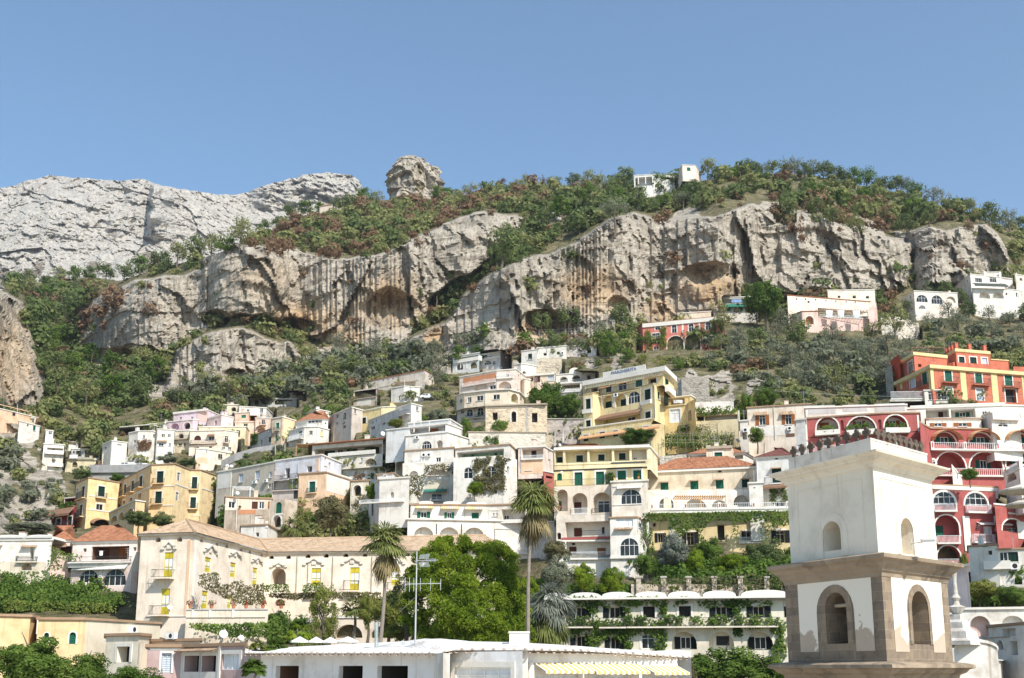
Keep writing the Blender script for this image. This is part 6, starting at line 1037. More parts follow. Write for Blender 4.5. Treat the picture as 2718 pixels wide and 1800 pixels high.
def rockmat(name, pale, warmc, dark, scrub, bump=1.0, sc=1.0, beds=(.62, .60, .57)):
    m, n, b = node_mat(name); at_ = nd(n, 'ShaderNodeVertexColor', layer_name='Zone'); sp = nd(n, 'ShaderNodeSeparateColor'); lk(n, at_.outputs[0], sp.inputs[0])
    n1 = nd(n, 'ShaderNodeTexNoise', Scale=1.0, Detail=10.0, Roughness=0.68); lk(n, geo_mapped(n, (.09*sc,)*3), n1.inputs[0])
    n2 = nd(n, 'ShaderNodeTexNoise', Scale=1.0, Detail=8.0, Roughness=0.65); lk(n, geo_mapped(n, (.42*sc, .42*sc, .03*sc)), n2.inputs[0])     # streaks down the face
    n3 = nd(n, 'ShaderNodeTexNoise', Scale=1.0, Detail=8.0, Roughness=0.7); lk(n, geo_mapped(n, (.05*sc, .05*sc, .45*sc)), n3.inputs[0])     # beds
    r1 = ramp(n, [(0.30, dark), (0.47, pale), (0.75, mul(pale, 1.15))]); lk(n, n1.outputs[0], r1.inputs[0])
    r1b = ramp(n, [(0.3, mul(warmc, .55)), (0.5, warmc), (0.75, mul(warmc, 1.35))]); lk(n, n1.outputs[0], r1b.inputs[0])
    wf = nd(n, 'ShaderNodeMath', operation='MULTIPLY_ADD'); wf.use_clamp = True; wf.inputs[1].default_value = 1.9; ws = nd(n, 'ShaderNodeMath', operation='MULTIPLY'); lk(n, n2.outputs[0], ws.inputs[0]); lk(n, sp.outputs[1], ws.inputs[1]); lk(n, ws.outputs[0], wf.inputs[0]); wf.inputs[2].default_value = 0.0
    mx = nd(n, 'ShaderNodeMix', data_type='RGBA'); lk(n, wf.outputs[0], mx.inputs[0]); lk(n, r1.outputs[0], mx.inputs[6]); lk(n, r1b.outputs[0], mx.inputs[7])
    r2 = ramp(n, [(0.36, (.46, .43, .40)), (0.52, (1, 1, 1))]); lk(n, n2.outputs[0], r2.inputs[0]); r3 = ramp(n, [(0.36, beds), (0.5, (1, 1, 1))]); lk(n, n3.outputs[0], r3.inputs[0])
    m1 = nd(n, 'ShaderNodeMix', data_type='RGBA', blend_type='MULTIPLY'); m1.inputs[0].default_value = .8; lk(n, mx.outputs[2], m1.inputs[6]); lk(n, r2.outputs[0], m1.inputs[7])
    m2 = nd(n, 'ShaderNodeMix', data_type='RGBA', blend_type='MULTIPLY'); m2.inputs[0].default_value = .7; lk(n, m1.outputs[2], m2.inputs[6]); lk(n, r3.outputs[0], m2.inputs[7])
    rs = ramp(n, [(0.35, scrub[0]), (0.5, scrub[1]), (0.66, scrub[2])]); n4 = nd(n, 'ShaderNodeTexNoise', Scale=1.0, Detail=9.0, Roughness=.7); lk(n, geo_mapped(n, (.3*sc,)*3), n4.inputs[0]); lk(n, n4.outputs[0], rs.inputs[0])
    # vegetation in cracks
    k = nd(n, 'ShaderNodeMath', operation='ADD'); lk(n, sp.outputs[0], k.inputs[0]); k2 = nd(n, 'ShaderNodeMath', operation='MULTIPLY_ADD'); k2.inputs[1].default_value = 1.6; k2.inputs[2].default_value = -0.8; lk(n, n4.outputs[0], k2.inputs[0]); lk(n, k2.outputs[0], k.inputs[1])
    rk = ramp(n, [(0.42, (0, 0, 0)), (0.58, (1, 1, 1))]); lk(n, k.outputs[0], rk.inputs[0])
    m3 = nd(n, 'ShaderNodeMix', data_type='RGBA'); lk(n, rk.outputs[0], m3.inputs[0]); lk(n, rs.outputs[0], m3.inputs[6]); lk(n, m2.outputs[2], m3.inputs[7])
    lk(n, m3.outputs[2], b.inputs['Base Color']); b.inputs['Roughness'].default_value = .95; b.inputs['Specular IOR Level'].default_value = .1
    h = nd(n, 'ShaderNodeMath', operation='MULTIPLY_ADD'); h.inputs[1].default_value = .6; lk(n, n2.outputs[0], h.inputs[0]); h2 = nd(n, 'ShaderNodeMath', operation='MULTIPLY_ADD'); h2.inputs[1].default_value = .5; lk(n, n3.outputs[0], h2.inputs[0]); lk(n, n1.outputs[0], h2.inputs[2]); lk(n, h2.outputs[0], h.inputs[2])
    bp = nd(n, 'ShaderNodeBump', Strength=1.0, Distance=3.0*bump); lk(n, h.outputs[0], bp.inputs['Height']); lk(n, bp.outputs[0], b.inputs['Normal']); return m
SCRUBC = ((0.085, 0.09, 0.04), (0.17, 0.15, 0.08), (0.30, 0.245, 0.165))
ROCKM = rockmat('limestone cliff', (0.49, 0.435, 0.36), (0.56, 0.385, 0.22), (0.28, 0.25, 0.21), SCRUBC)
cols = np.stack([rockS, warm, semi], -1); cols = np.concatenate([cols[:1], cols]+[cols[-1:]]*4, 0)
tag(grid_mesh('hillside', PV, ROCKM, cols), kind='structure')
def T(u, v):
    """a point of the slope seen at pixel u, v"""
    ci = min(len(ug)-2, max(0, (u-ug[0])/5.0)); c0 = int(ci); vsk = np.interp(u, SKY[:, 0], SKY[:, 1]); ri = min(NR-1, max(0, (v-1900)/(vsk-1900)*(NR-1))); r0 = min(NR-2, int(ri)); a, bq = ci-c0, ri-r0
    return Vector(((Pw[r0, c0]*(1-a)+Pw[r0, c0+1]*a)*(1-bq)+(Pw[r0+1, c0]*(1-a)+Pw[r0+1, c0+1]*a)*bq).tolist())
g = MB(); g.poly([(-9000, -2000, -12.9), (9000, -2000, -12.9), (9000, 16000, -12.9), (-9000, 16000, -12.9)], stonem((.42, .37, .30), .4, .3)); tag(g.build('ground'), kind='structure')
# far mountain behind the ridge
MS = np.array([(-700,540),(-300,520),(-100,512),(0,501),(38,493),(70,480),(97,476),(131,465),(177,470),(236,474),(321,480),(350,476),(380,474),(410,489),(486,503),(583,517),(625,516),(659,510),(676,501),(718,487),(756,480),(773,472),(794,472),(802,463),(870,458),(929,463),(954,480),(965,500),(980,530),(1010,580),(1060,640)], float)
um = np.arange(-600, 1060, 3.0); NM = 170; tm = np.linspace(0, 1, NM)[:, None]; vm = np.interp(um, MS[:, 0], MS[:, 1])[None]
UM = np.repeat(um[None], NM, 0); VM = 880+(vm-880)*tm; sky_n = fbm(np.stack([UM/14, VM*0, VM*0], -1), 3)*3; VM = VM+sky_n*tm**8
YM = 1250+430*tm**1.1+260*np.clip((UM-500)/400, 0, 1)*tm
A = (UM-U0)/FPX; Bb = (V0-VM)/FPX; D0, D1, D2 = A, CP-Bb*SP, SP+Bb*CP; Pm = world(YM)
dm = fbm(Pm/np.array([150, 220, 150.])+4, 6, .58)*50+fbm(Pm/np.array([30, 60, 90.])+8, 5, .6, True)*16+facets(Pm, 75, 80, 10, .35, 11)+facets(Pm, 26, 30, 5, .5, 12)+facets(Pm, 9, 11, 2.6, .6, 13)
ribm = np.clip((UM-(398-(VM-500)*.12+fbm(np.stack([VM/24, VM*0, VM*0], -1), 4)*16))/9, 0, 1)*np.clip((470-UM)/60, 0, 1)*np.clip((VM-486)/14, 0, 1)*np.clip((640-VM)/60, 0, 1); dm += 95*ribm
bul = np.clip((UM-660)/40, 0, 1)*np.clip((975-UM)/25, 0, 1)*np.clip((560-VM)/60, 0, 1); dm += bul*(60+fbm(Pm/np.array([20, 40, 90.]), 4, .6, True)*34)
dm *= np.clip(tm*8, 0, 1); Pm = world(YM-dm)
lastm = Pm[-1].copy(); e1 = lastm.copy(); e1[:, 1] += 60; e1[:, 2] -= 10; e2 = e1.copy(); e2[:, 1] += 400; e2[:, 2] -= 260
PM = np.concatenate([Pm, e1[None], e2[None]], 0); cm_ = np.zeros(PM.shape); sc_ = fbm(np.stack([UM/50, VM/26, UM*0], -1), 4); cm_[:NM, :, 0] = np.clip(.98-np.clip(sc_-.10, 0, 1)*1.9*np.clip((VM-520)/90, 0, 1)-np.clip((VM-690)/160, 0, .35), .2, 1); cm_[NM:, :, 0] = 1
MTM = rockmat('pale mountain limestone', (0.47, 0.435, 0.385), (0.45, 0.385, 0.31), (0.33, 0.305, 0.27), ((0.10, 0.10, 0.07), (0.20, 0.165, 0.125), (0.33, 0.28, 0.23)), 1.2, .6, (.88, .87, .86))
tag(grid_mesh('mountain', PM, MTM, cm_), kind='structure')
# rock pinnacle on the ridge: a solid stump
PL = [(560,1018,1180),(522,1027,1172),(505,1030,1173),(484,1035,1174),(463,1042,1169),(451,1048,1158),(442,1053,1146),(432,1060,1134),(425,1066,1119),(420,1078,1102)]
rows = []; YS = 660.0; PA = np.array(PL, float)
for v in np.linspace(560, 419, 90):
    l = np.interp(-v, -PA[:, 0], PA[:, 1]); r = np.interp(-v, -PA[:, 0], PA[:, 2]); L_, R_ = at(l, v, YS), at(r, v, YS); c = (L_+R_)/2; h = (R_-L_).length/2
    th = np.linspace(0, 2*math.pi, 161); rows.append(np.stack([c.x+h*np.cos(th), c.y+h*1.1*np.sin(th), np.full(161, c.z)], -1))
rows.append(np.tile(rows[-1].mean(0)+np.array([0, 0, .8]), (161, 1))); PS = np.array(rows); ctr = PS.mean(1, keepdims=True)
dv = PS-ctr; nn = dv/np.maximum(1e-6, np.linalg.norm(dv, axis=-1, keepdims=True)); ds = fbm(PS/np.array([9, 9, 15.]), 5, .6, True)*2.0+facets(PS, 9, 12, 2.2, .7, 21)+facets(PS, 3.4, 4, 1.1, .8, 22)-1.0; PS[:-1] += nn[:-1]*ds[:-1, :, None]
cs = np.ones(PS.shape); cs[..., 1] = np.clip(fbm(PS/12+4, 3)*1.2, 0, .8); cs[..., 0] = np.clip(1.0-np.clip(fbm(PS/7+9, 3)-.15, 0, 1)*1.6, 0, 1)
tag(grid_mesh('rock_pinnacle', PS, ROCKM, cs), kind='structure')
# ------------------------------------------------------------------ plants
def crown_mesh(name, seed, mat, ncl=16, per=46, cr=.40, leaf=.17, aspect=.65, shape='round', flat=1.0, hollow=.55):
    rng = np.random.default_rng(seed); d = unit(rng.normal(size=(ncl, 3))); r = (hollow+(1-hollow)*rng.random((ncl, 1)))*(1-cr*.6); C = d*r
    if shape == 'cone': h = rng.random((ncl, 1))**.8; C = np.concatenate([d[:, :2]*(1-h)*.75, h*2-1], 1)
    if shape == 'column': C[:, 2] = rng.random(ncl)*2-1; C[:, :2] *= (1.05-.35*np.abs(C[:, 2:3]))
    if shape == 'umbrella': C[:, 2] = .25+.3*np.abs(C[:, 2])
    C[:, 2] *= flat; P, Nn = [], []
    for c in C:
        k = cr*(.65+.6*rng.random()); n = unit(rng.normal(size=(per, 3))+np.array([0, 0, .25])); P.append(c+n*k*(.55+.5*rng.random((per, 1)))); Nn.append(unit(n+.5*c))
    P = np.concatenate(P); Nn = np.concatenate(Nn); P[:, 2] += 1.0
    return quads_mesh(name, leaf_quads(P, Nn, np.full(len(P), leaf), aspect, .34, rng), [mat])
def trunk_mesh(seed, mat, h=1.2, r=.07, limbs=4):
    rnd = random.Random(seed); q = MB(); p = Vector((0, 0, -.6)); pts = [p]
    for k in range(3): p = p+Vector((rnd.uniform(-.07, .07), rnd.uniform(-.07, .07), (h+.6)/3)); pts.append(p)
    for k, (a, c) in enumerate(zip(pts, pts[1:])): q.tube(a, c, r*(1.25-.28*k), r*(1.25-.28*(k+1)), mat, 7, False)
    for k in range(limbs):
        t_ = 2*math.pi*k/limbs+rnd.random(); s = pts[2].lerp(pts[3], rnd.random()); q.tube(s, s+Vector((math.cos(t_)*.42, math.sin(t_)*.42, .35+.3*rnd.random())), r*.5, r*.14, mat, 5, False)
    o = q.build('trunk'); me = o.data; bpy.data.objects.remove(o); return me
BARK = plainm((.12, .095, .07), .95, name='bark'); BARK2 = plainm((.24, .20, .165), .95, name='pale bark')
TRK = [trunk_mesh(s, BARK) for s in (1, 2)]
CR = {}
for key, kw in dict(o=dict(ncl=18, per=52, cr=.36, leaf=.13, aspect=.5), d=dict(ncl=18, per=56, cr=.38, leaf=.16), g=dict(ncl=18, per=56, cr=.36, leaf=.16), s=dict(ncl=15, per=46, cr=.36, leaf=.15, flat=.85), r=dict(ncl=15, per=46, cr=.36, leaf=.15, flat=.85), y=dict(ncl=15, per=46, cr=.36, leaf=.15), m=dict(ncl=18, per=60, cr=.34, leaf=.12, aspect=.45), b=dict(ncl=20, per=60, cr=.36, leaf=.14), v=dict(ncl=14, per=46, cr=.36, leaf=.15)).items():
    CR[key] = [crown_mesh('crown', 31*i+ord(key), LEAF[key], **kw) for i in range(4)]
CRC = [crown_mesh('crown', 70+i, LEAF['d'], ncl=26, per=44, cr=.3, leaf=.15, shape='cone') for i in range(2)]
CRBIG = {k: [crown_mesh('crown', 400+i+ord(k), LEAF[k], ncl=60, per=190, cr=.26, leaf=.095, hollow=.3) for i in range(2)] for k in 'gdsmbvoy'}
TR = random.Random(11)
def tree(name, label, p, w_, h_, key, group=None, crowns=None, trunk=.25, cat='tree'):
    """p foot point, w_ crown width, h_ whole height (metres)"""
    t_ = thing(name, label, cat, p, group); cl = crowns or CR[key]; ch = h_*(1-trunk*.55)
    obj('trunk', TRK[TR.randrange(2)], t_, (0, 0, 0), TR.random()*6, (h_*.5, h_*.5, h_*.62)); obj('crown' if cat == 'tree' else 'foliage', cl[TR.randrange(len(cl))], t_, (0, 0, h_-ch), TR.random()*6.3, (w_/2, w_/2*TR.uniform(.85, 1.1), ch/2)); return t_
ORD = 'first second third fourth fifth sixth seventh eighth ninth tenth eleventh twelfth thirteenth fourteenth fifteenth sixteenth seventeenth eighteenth nineteenth'.split()
TENS = {2: 'twenty', 3: 'thirty', 4: 'forty', 5: 'fifty', 6: 'sixty'}; TENTH = {2: 'twentieth', 3: 'thirtieth', 4: 'fortieth', 5: 'fiftieth', 6: 'sixtieth'}
def ordinal(k): return ORD[k-1] if k < 20 else (TENTH[k//10] if k % 10 == 0 else TENS[k//10]+'-'+ORD[k % 10-1])
KN = dict(o='grey-green olive', d='dark evergreen', g='leafy green', s='scrubby green', r='rust brown', y='yellowish', m='silver leaved', b='bright green', v='dry')
def zone(name, poly, n, keys, wr, where, group, cat='tree', mind=0.8, hr=(.85, 1.15), trunk=.25, seed=0, crowns=None, blk=.10):
    rnd = random.Random(seed+len(where)); us = [p[0] for p in poly]; vs_ = [p[1] for p in poly]; got = []; pa = [(float(a), float(c)) for a, c in poly]; tries = 0
    while len(got) < n and tries < 6000:
        tries += 1; u, v = rnd.uniform(min(us), max(us)), rnd.uniform(min(vs_), max(vs_))
        if not in2d((u, v), pa): continue
        p = T(u, v); w_ = rnd.uniform(*wr); pw = w_*3000/max(50, p.y)
        if blocked(u, v, p.y, pw*.9, pw) > blk: continue
        if any(math.hypot(u-a, (v-c)*1.4) < mind*.5*(pw+pw2) for a, c, _p, _w, pw2, _k in got): continue
        got.append((u, v, p, w_, pw, rnd.choice(keys)))
    got.sort(key=lambda x: x[0]); cnt = {}
    for x in got: cnt[x[5]] = cnt.get(x[5], 0)+1
    seen = {}
    for u, v, p, w_, pw, key in got:
        seen[key] = seen.get(key, 0)+1; many = cnt[key] > 1
        lab = f"{ordinal(seen[key])} from left of the {KN[key]} {cat}s {where}" if many else f"only {KN[key]} {cat} {where}"
        tree(name, lab, p+Vector((0, 0, -.3)), w_, w_*rnd.uniform(*hr), key, group, trunk=trunk, cat=cat, crowns=crowns)
def sky_v(u): return float(np.interp(u, SKY[:, 0], SKY[:, 1]))
def ridge(name, us, keys, wr, where, group, dv=6, seed=3):
    rnd = random.Random(seed); cnt = {}; L = []
    for u in us: k = rnd.choice(keys); cnt[k] = cnt.get(k, 0)+1; L.append((u, k))
    seen = {}
    for u, k in L:
        seen[k] = seen.get(k, 0)+1; p = T(u, sky_v(u)+dv+rnd.uniform(-4, 10)); w_ = rnd.uniform(*wr)
        if blocked(u, sky_v(u)+dv, p.y, 50, 50) > .1: w_ *= .5
        lab = f"{ordinal(seen[k])} from left of the {KN[k]} trees {where}" if cnt[k] > 1 else f"only {KN[k]} tree {where}"
        tree(name, lab, p-Vector((0, 0, .4)), w_, w_*rnd.uniform(.75, 1.15), k, group)
zone('olive_tree', [(1900,850),(2080,870),(2330,880),(2420,910),(2390,1000),(2340,1045),(2140,1055),(2060,1000),(1910,960)], 70, 'ooods', (6.0, 10.5), 'on the slope below the long pale villa', 'olive trees on the terraces', seed=1, blk=.45, mind=.72)
zone('olive_tree', [(2440,790),(2730,800),(2730,905),(2600,915),(2480,905),(2400,890)], 34, 'oood', (6, 9), 'above the orange villa', 'olive trees on the terraces', seed=2, blk=.4)
ridge('ridge_tree', [1330,1372,1402,1440,1470,1520,1560,1590,1640], 'sssdr', (7, 11), 'left of the ridge house', 'trees along the ridge', seed=5)
ridge('ridge_tree', [1880,1905,1940,1966,1995,2022,2050,2085,2110,2136,2160,2185,2218,2245,2268,2300,2330,2352,2380,2410,2432], 'ddsgo', (7.5, 11.5), 'right of ridge tower house', 'trees along the ridge', seed=7)
ridge('ridge_tree', [2480,2510,2545,2575,2600,2630,2655,2680,2705], 'dsso', (7, 10), 'on the falling right skyline', 'trees along the ridge', seed=9)
ridge('ridge_tree', [1160,1185,1215,1250,1285], 'dgs', (7, 10), 'right of the rock pinnacle', 'trees along the ridge', seed=12)
ridge('ridge_tree', [700,735,770,815,850,890,930,965,1000], 'dgss', (7, 11), 'below the far mountain peak', 'trees along the ridge', seed=15)
ridge('ridge_tree', [40,75,120,160,200,235,280,330,370,420,470,520,560,600,640], 'dgsdr', (9, 13), 'along the left ridge', 'trees along the ridge', seed=18)
zone('hillside_tree', [(1235,750),(1300,670),(1420,612),(1560,545),(1640,505),(1690,520),(1640,580),(1500,640),(1400,680),(1290,745)], 26, 'dddgs', (8, 13), 'in the wooded gully between the two cliffs', 'trees in the gully', seed=21)
zone('hillside_tree', [(1560,520),(1860,500),(1860,560),(1700,560),(1640,610),(1560,560)], 18, 'ddgo', (8, 12), 'under the ridge houses', 'trees under the ridge houses', seed=23)
zone('hillside_tree', [(60,790),(130,760),(250,790),(190,900),(190,960),(330,970),(420,960),(400,1080),(250,1120),(130,1080),(125,980),(110,880)], 34, 'ddggs', (8, 13), 'in the ravine beside the orange cliff', 'trees in the ravine', seed=25)
zone('hillside_tree', [(420,1060),(640,1010),(760,985),(900,930),(1000,960),(940,1010),(700,1070),(500,1080)], 24, 'ssodg', (6, 10), 'above the left house cluster', 'trees above the left houses', seed=27)
zone('hillside_tree', [(1360,930),(1500,860),(1700,880),(1700,960),(1560,960),(1400,945)], 16, 'dogd', (7, 11), 'behind the large plain white house', 'trees behind the white house', seed=29)
zone('hillside_tree', [(2040,575),(2200,520),(2400,560),(2480,600),(2380,640),(2150,620)], 14, 'ddsg', (7, 10), 'on the upper right cliff shelves', 'trees on the right cliff shelves', seed=31)
zone('garden_tree', [(1150,945),(1290,905),(1310,960),(1240,1000),(1160,1040),(1120,1010)], 12, 'odog', (5, 8), 'between beige gabled house and pink banded house', 'garden trees of the upper town', seed=33)
zone('garden_shrub', [(1500,900),(1720,920),(1830,940),(1800,990),(1560,960),(1480,950)], 14, 'ggyb', (4, 6.5), 'under the coral pink villa hedge', 'garden shrubs below the coral villa', cat='shrub', seed=35, trunk=.1)
zone('garden_shrub', [(780,1290),(850,1300),(950,1310),(1085,1330),(1085,1425),(950,1430),(800,1420)], 22, 'gvgyo', (3.2, 5.2), 'in the garden above the palazzo roof', 'garden shrubs above the palazzo', cat='shrub', seed=37, trunk=.12)
def px_tree(name, label, u, v0, v1, wpx, Y, key, cat='tree', crowns='big', trunk=.15, group=None):
    """a tree whose top and foot are at v0, v1"""
    a, c = at(u, v1, Y), at(u, v0, Y); w_ = wpx*Y/3064; return tree(name, label, a, w_, c.z-a.z, key, group, crowns=CRBIG.get(key) if crowns == 'big' else crowns, trunk=trunk, cat=cat)
S = 'shrub'
for r in [('pine_tree', 'tall dark umbrella pine beside the long pale villa', 2032, 736, 880, 140, 326, 'g', 'tree', 'big', .4), ('leafy_tree', 'bright green tree left of the coral pink villa', 1660, 828, 930, 66, 335, 'g', 'tree', 'big', .2),
  ('fig_tree', 'large dark leafy tree left of the yellow guesthouse', 1452, 1008, 1112, 105, 236, 'g'), ('fig_tree', 'lower half of the leafy trees beside the guesthouse left bay', 1510, 1040, 1116, 80, 233, 'g'),
  ('round_shrub', 'dense dark shrub in front of the yellow hotel terrace', 368, 1352, 1406, 92, 200, 'd', S), ('round_shrub', 'second dark shrub right of the dense one before yellow hotel', 432, 1356, 1404, 74, 201, 'd', S),
  ('garden_tree', 'sunlit tree filling the bottom left corner', 75, 1685, 1860, 240, 74, 'g'), ('garden_tree', 'low sunlit tree under the ochre house arched windows', 215, 1725, 1860, 190, 74.5, 'g'), ('garden_tree', 'leafy shrub at the bottom left between ochre house and mauve cottage', 340, 1762, 1860, 190, 72, 'g', S),
  ('round_shrub', 'broad clipped evergreen shrub in front of the vaulted hotel', 1920, 1708, 1850, 230, 108, 'g', S), ('round_shrub', 'second clipped evergreen shrub beside the bell tower foot', 2040, 1730, 1850, 170, 107, 'g', S), ('dry_bush', 'pale dry bush right of the striped awnings', 1828, 1752, 1850, 70, 100, 'v', S),
  ('ivy_tree', 'tall ivy covered tree column before the palazzo arches', 855, 1566, 1716, 96, 128, 'g', 'tree', [crown_mesh('crown', 900, LEAF['y'], ncl=60, per=110, cr=.22, leaf=.085, shape='column')], .05),
  ('round_shrub', 'rounded green hedge bush at the palazzo terrace end', 730, 1618, 1690, 66, 127, 'g', S), ('garden_tree', 'feathery light green tree left of the big pine', 1030, 1560, 1700, 110, 122, 'y'), ('garden_tree', 'yellow flowering tree before the palazzo wall', 975, 1570, 1680, 66, 132, 'y'),
  ('round_shrub', 'low shrub under the feathery tree left of big pine', 1060, 1650, 1712, 90, 116, 'y', S),
  ('citrus_tree', 'round clipped tree before the white garden house', 990, 1280, 1345, 54, 178, 'b'), ('citrus_tree', 'round light tree right of the clipped tree', 1058, 1285, 1345, 58, 178, 'b'), ('citrus_tree', 'round orange tree below the arched windows of big white house', 1260, 1275, 1320, 54, 184, 'b'),
  ('garden_tree', 'wispy pale tree in the garden above palazzo roof', 880, 1310, 1425, 120, 170, 'v'),
  ('conifer', 'slim ivy wrapped tree beside the tenement foot', 1720, 1395, 1515, 44, 153, 'y', 'tree', [crown_mesh('crown', 901, LEAF['g'], ncl=40, per=90, cr=.22, leaf=.09, shape='column')], .05), ('silver_tree', 'silver grey olive tree in front of the vine clad ochre wall', 1785, 1415, 1525, 92, 152, 'm'), ('garden_tree', 'vivid green bush right of silver grey olive', 1848, 1450, 1530, 64, 151, 'b', S), ('garden_tree', 'broad vivid green bush beside bell tower left edge', 1940, 1465, 1535, 100, 150, 'b', S), ('garden_tree', 'pale green tree above the vivid bushes', 1885, 1425, 1510, 90, 155, 'g'), ('garden_tree', 'dark green tree in the shade beside the bell tower', 2035, 1425, 1550, 130, 154, 'd'), ('garden_tree', 'dark tree under the slim ivy wrapped tree', 1716, 1465, 1540, 80, 150, 'g'),
  ('garden_tree', 'dry grey green tree right of the tall palm trunk', 1480, 1465, 1580, 100, 144, 'o'), ('garden_tree', 'vivid green tree under white tenement balconies', 1548, 1490, 1580, 76, 143, 'b'), ('garden_tree', 'vivid green bush left of the pillared garden wall', 1622, 1500, 1590, 84, 142, 'b'), ('garden_tree', 'faded grey tree top behind the tall palm trunk', 1480, 1430, 1500, 84, 150, 'v'),
  ('lemon_tree', 'small green tree before the cream brown shuttered house', 2010, 1130, 1185, 56, 184, 'g'), ('garden_tree', 'leafy tree right of guesthouse terrace', 1690, 1135, 1190, 110, 198, 'g'), ('garden_tree', 'ivy covered stump tree at end of the vine terraces', 1985, 1040, 1120, 54, 204, 'g'), ('garden_tree', 'dark ivy hump behind the cream brown shuttered house', 2030, 1030, 1085, 80, 212, 'g', S),
  ('garden_tree', 'bush on the red hotel terrace above bell tower cornice', 2575, 1240, 1280, 56, 152, 'g', S), ('garden_tree', 'yellow green tree below the white cubist house', 2600, 1535, 1600, 110, 132, 'y'), ('garden_tree', 'green tree at the right edge below the white cubist house', 2690, 1550, 1620, 100, 130, 'g'), ('cactus', 'green columnar plant beside the red hotel white column', 2562, 1465, 1530, 26, 142, 'y', S),
  ('round_shrub', 'grey green trees at the left end of white vaulted house roof', 80, 1385, 1425, 170, 170, 'o', S),
  ('fir_tree', 'slender conifer standing alone on the lower cliff ledge', 640, 795, 862, 30, 398, 'd', 'tree', CRC, .1), ('leafy_tree', 'small tree with bare trunk on the mid cliff ledge', 1158, 752, 800, 34, 388, 'y', 'tree', None, .5),
  ('bush', 'rust brown bush on the ledge right of the lone conifer', 700, 850, 870, 26, 396, 'r', S, None), ('leafy_tree', 'dark tree on the rim above the big orange cliff', 1640, 462, 512, 66, 508, 'd'), ('leafy_tree', 'massive dark tree on the rim of the right cliff', 1605, 540, 628, 90, 402, 'd'), ('leafy_tree', 'second massive dark tree on the right cliff rim', 1790, 500, 570, 70, 432, 'd'), ('leafy_tree', 'rounded dark tree at head of the wooded gully', 1320, 635, 712, 66, 378, 'd'),
  ('garden_tree', 'dark bush on the terrace of the long loggia house', 740, 1180, 1225, 60, 240, 'o', S), ('garden_tree', 'pale shrub beside the covered terrace house', 1050, 1110, 1140, 50, 244, 'y', S), ('garden_tree', 'olive tree below the covered terrace house', 1160, 1085, 1130, 70, 250, 'o'), ('garden_tree', 'green tree left of the ruined stone house', 1235, 1105, 1155, 36, 232, 'g'), ('garden_tree', 'tree beside the grey wall above parked vans', 445, 1200, 1235, 66, 276, 'o'), ('garden_tree', 'green bush below the parked vans', 310, 1255, 1290, 56, 256, 'g', S), ('garden_tree', 'dark tree left of the parked vans road', 215, 1235, 1280, 60, 258, 'd'), ('garden_tree', 'olive tree between road and cream arched house', 495, 1215, 1240, 56, 272, 'd')]:
    a = list(r)+['tree', 'big', .15][len(r)-8:] if len(r) < 11 else list(r)
    px_tree(a[0], a[1], a[2], a[3], a[4], a[5], a[6], a[7], a[8], a[9], a[10])
def needle_mass(name, label, lobes, key, seed, leaf=.3, per=1500, cat='tree', trunkpts=None, asp=.34):
    rng = np.random.default_rng(seed); base = trunkpts[0]; t_ = thing(name, label, cat, base); P, Nn = [], []
    for (c, r) in lobes:
        m = max(9, int(r*8)); sub = unit(rng.normal(size=(m, 3))+np.array([0, -.25, .35]))*r*(.45+.5*rng.random((m, 1)))
        for s in sub:
            k = int(per*r*r/m/4)+20; n = unit(rng.normal(size=(k, 3))+np.array([0, -.15, .5])); rr = r*.44*(.7+.5*rng.random()); P.append(np.array(c)+s+n*rr*(.6+.45*rng.random((k, 1)))); Nn.append(unit(n*.55+rng.normal(size=(k, 3))*.55))
    P = np.concatenate(P)-np.array(base); Nn = np.concatenate(Nn)
    obj('crown', quads_mesh('crown', leaf_quads(P, Nn, np.full(len(P), leaf), asp, .35, rng), [LEAF[key]]), t_); q = MB()
    for a, c in zip(trunkpts, trunkpts[1:]): q.tube(a, c, .28, .2, BARK, 8, False)
    for (c, r) in lobes[::2]: q.tube(trunkpts[-1], Vector(c), .14, .04, BARK, 6, False)
    q.build('trunk', t_); return t_
lob = []
for (u, v, r, Y) in [(1180,1462,44,113),(1240,1468,40,114),(1300,1480,46,113),(1345,1500,40,114),(1130,1500,42,112),(1200,1520,56,110),(1270,1525,52,110),(1330,1550,52,111),(1110,1560,40,112),(1160,1585,50,109),(1230,1590,60,108),(1300,1600,52,109),(1355,1600,44,111),(1375,1650,40,111),(1190,1640,44,107),(1250,1660,50,107),(1320,1665,48,108),(1370,1690,44,110),(1130,1640,30,111),(1215,1700,40,108),(1290,1710,44,108),(1100,1530,26,113),(1390,1610,26,112),(1180,1440,26,114),(1160,1690,34,110),(1410,1690,22,110),(1095,1600,34,112),(1120,1690,34,111),(1085,1650,26,112),(1145,1545,44,112),(1400,1560,26,113)]:
    lob.append((tuple(at(u, v, Y)), r/3064*Y))
needle_mass('pine_tree', 'huge bright green pine filling the centre foreground', lob, 'b', 5, .30, 6500, trunkpts=[at(1245, 1800, 113), at(1250, 1690, 113), at(1240, 1560, 112)])
lob = [(tuple(at(u, v, 112+.02*v-30)), r/3064*114) for u, v, r in [(1075,1545,24),(1060,1580,28),(1085,1610,30),(1040,1600,20)]]
needle_mass('evergreen_tree', 'dark shaded evergreen behind the antenna mast', lob, 'd', 6, .3, 1500, trunkpts=[at(1080, 1780, 115), at(1078, 1650, 115), at(1075, 1580, 115)])
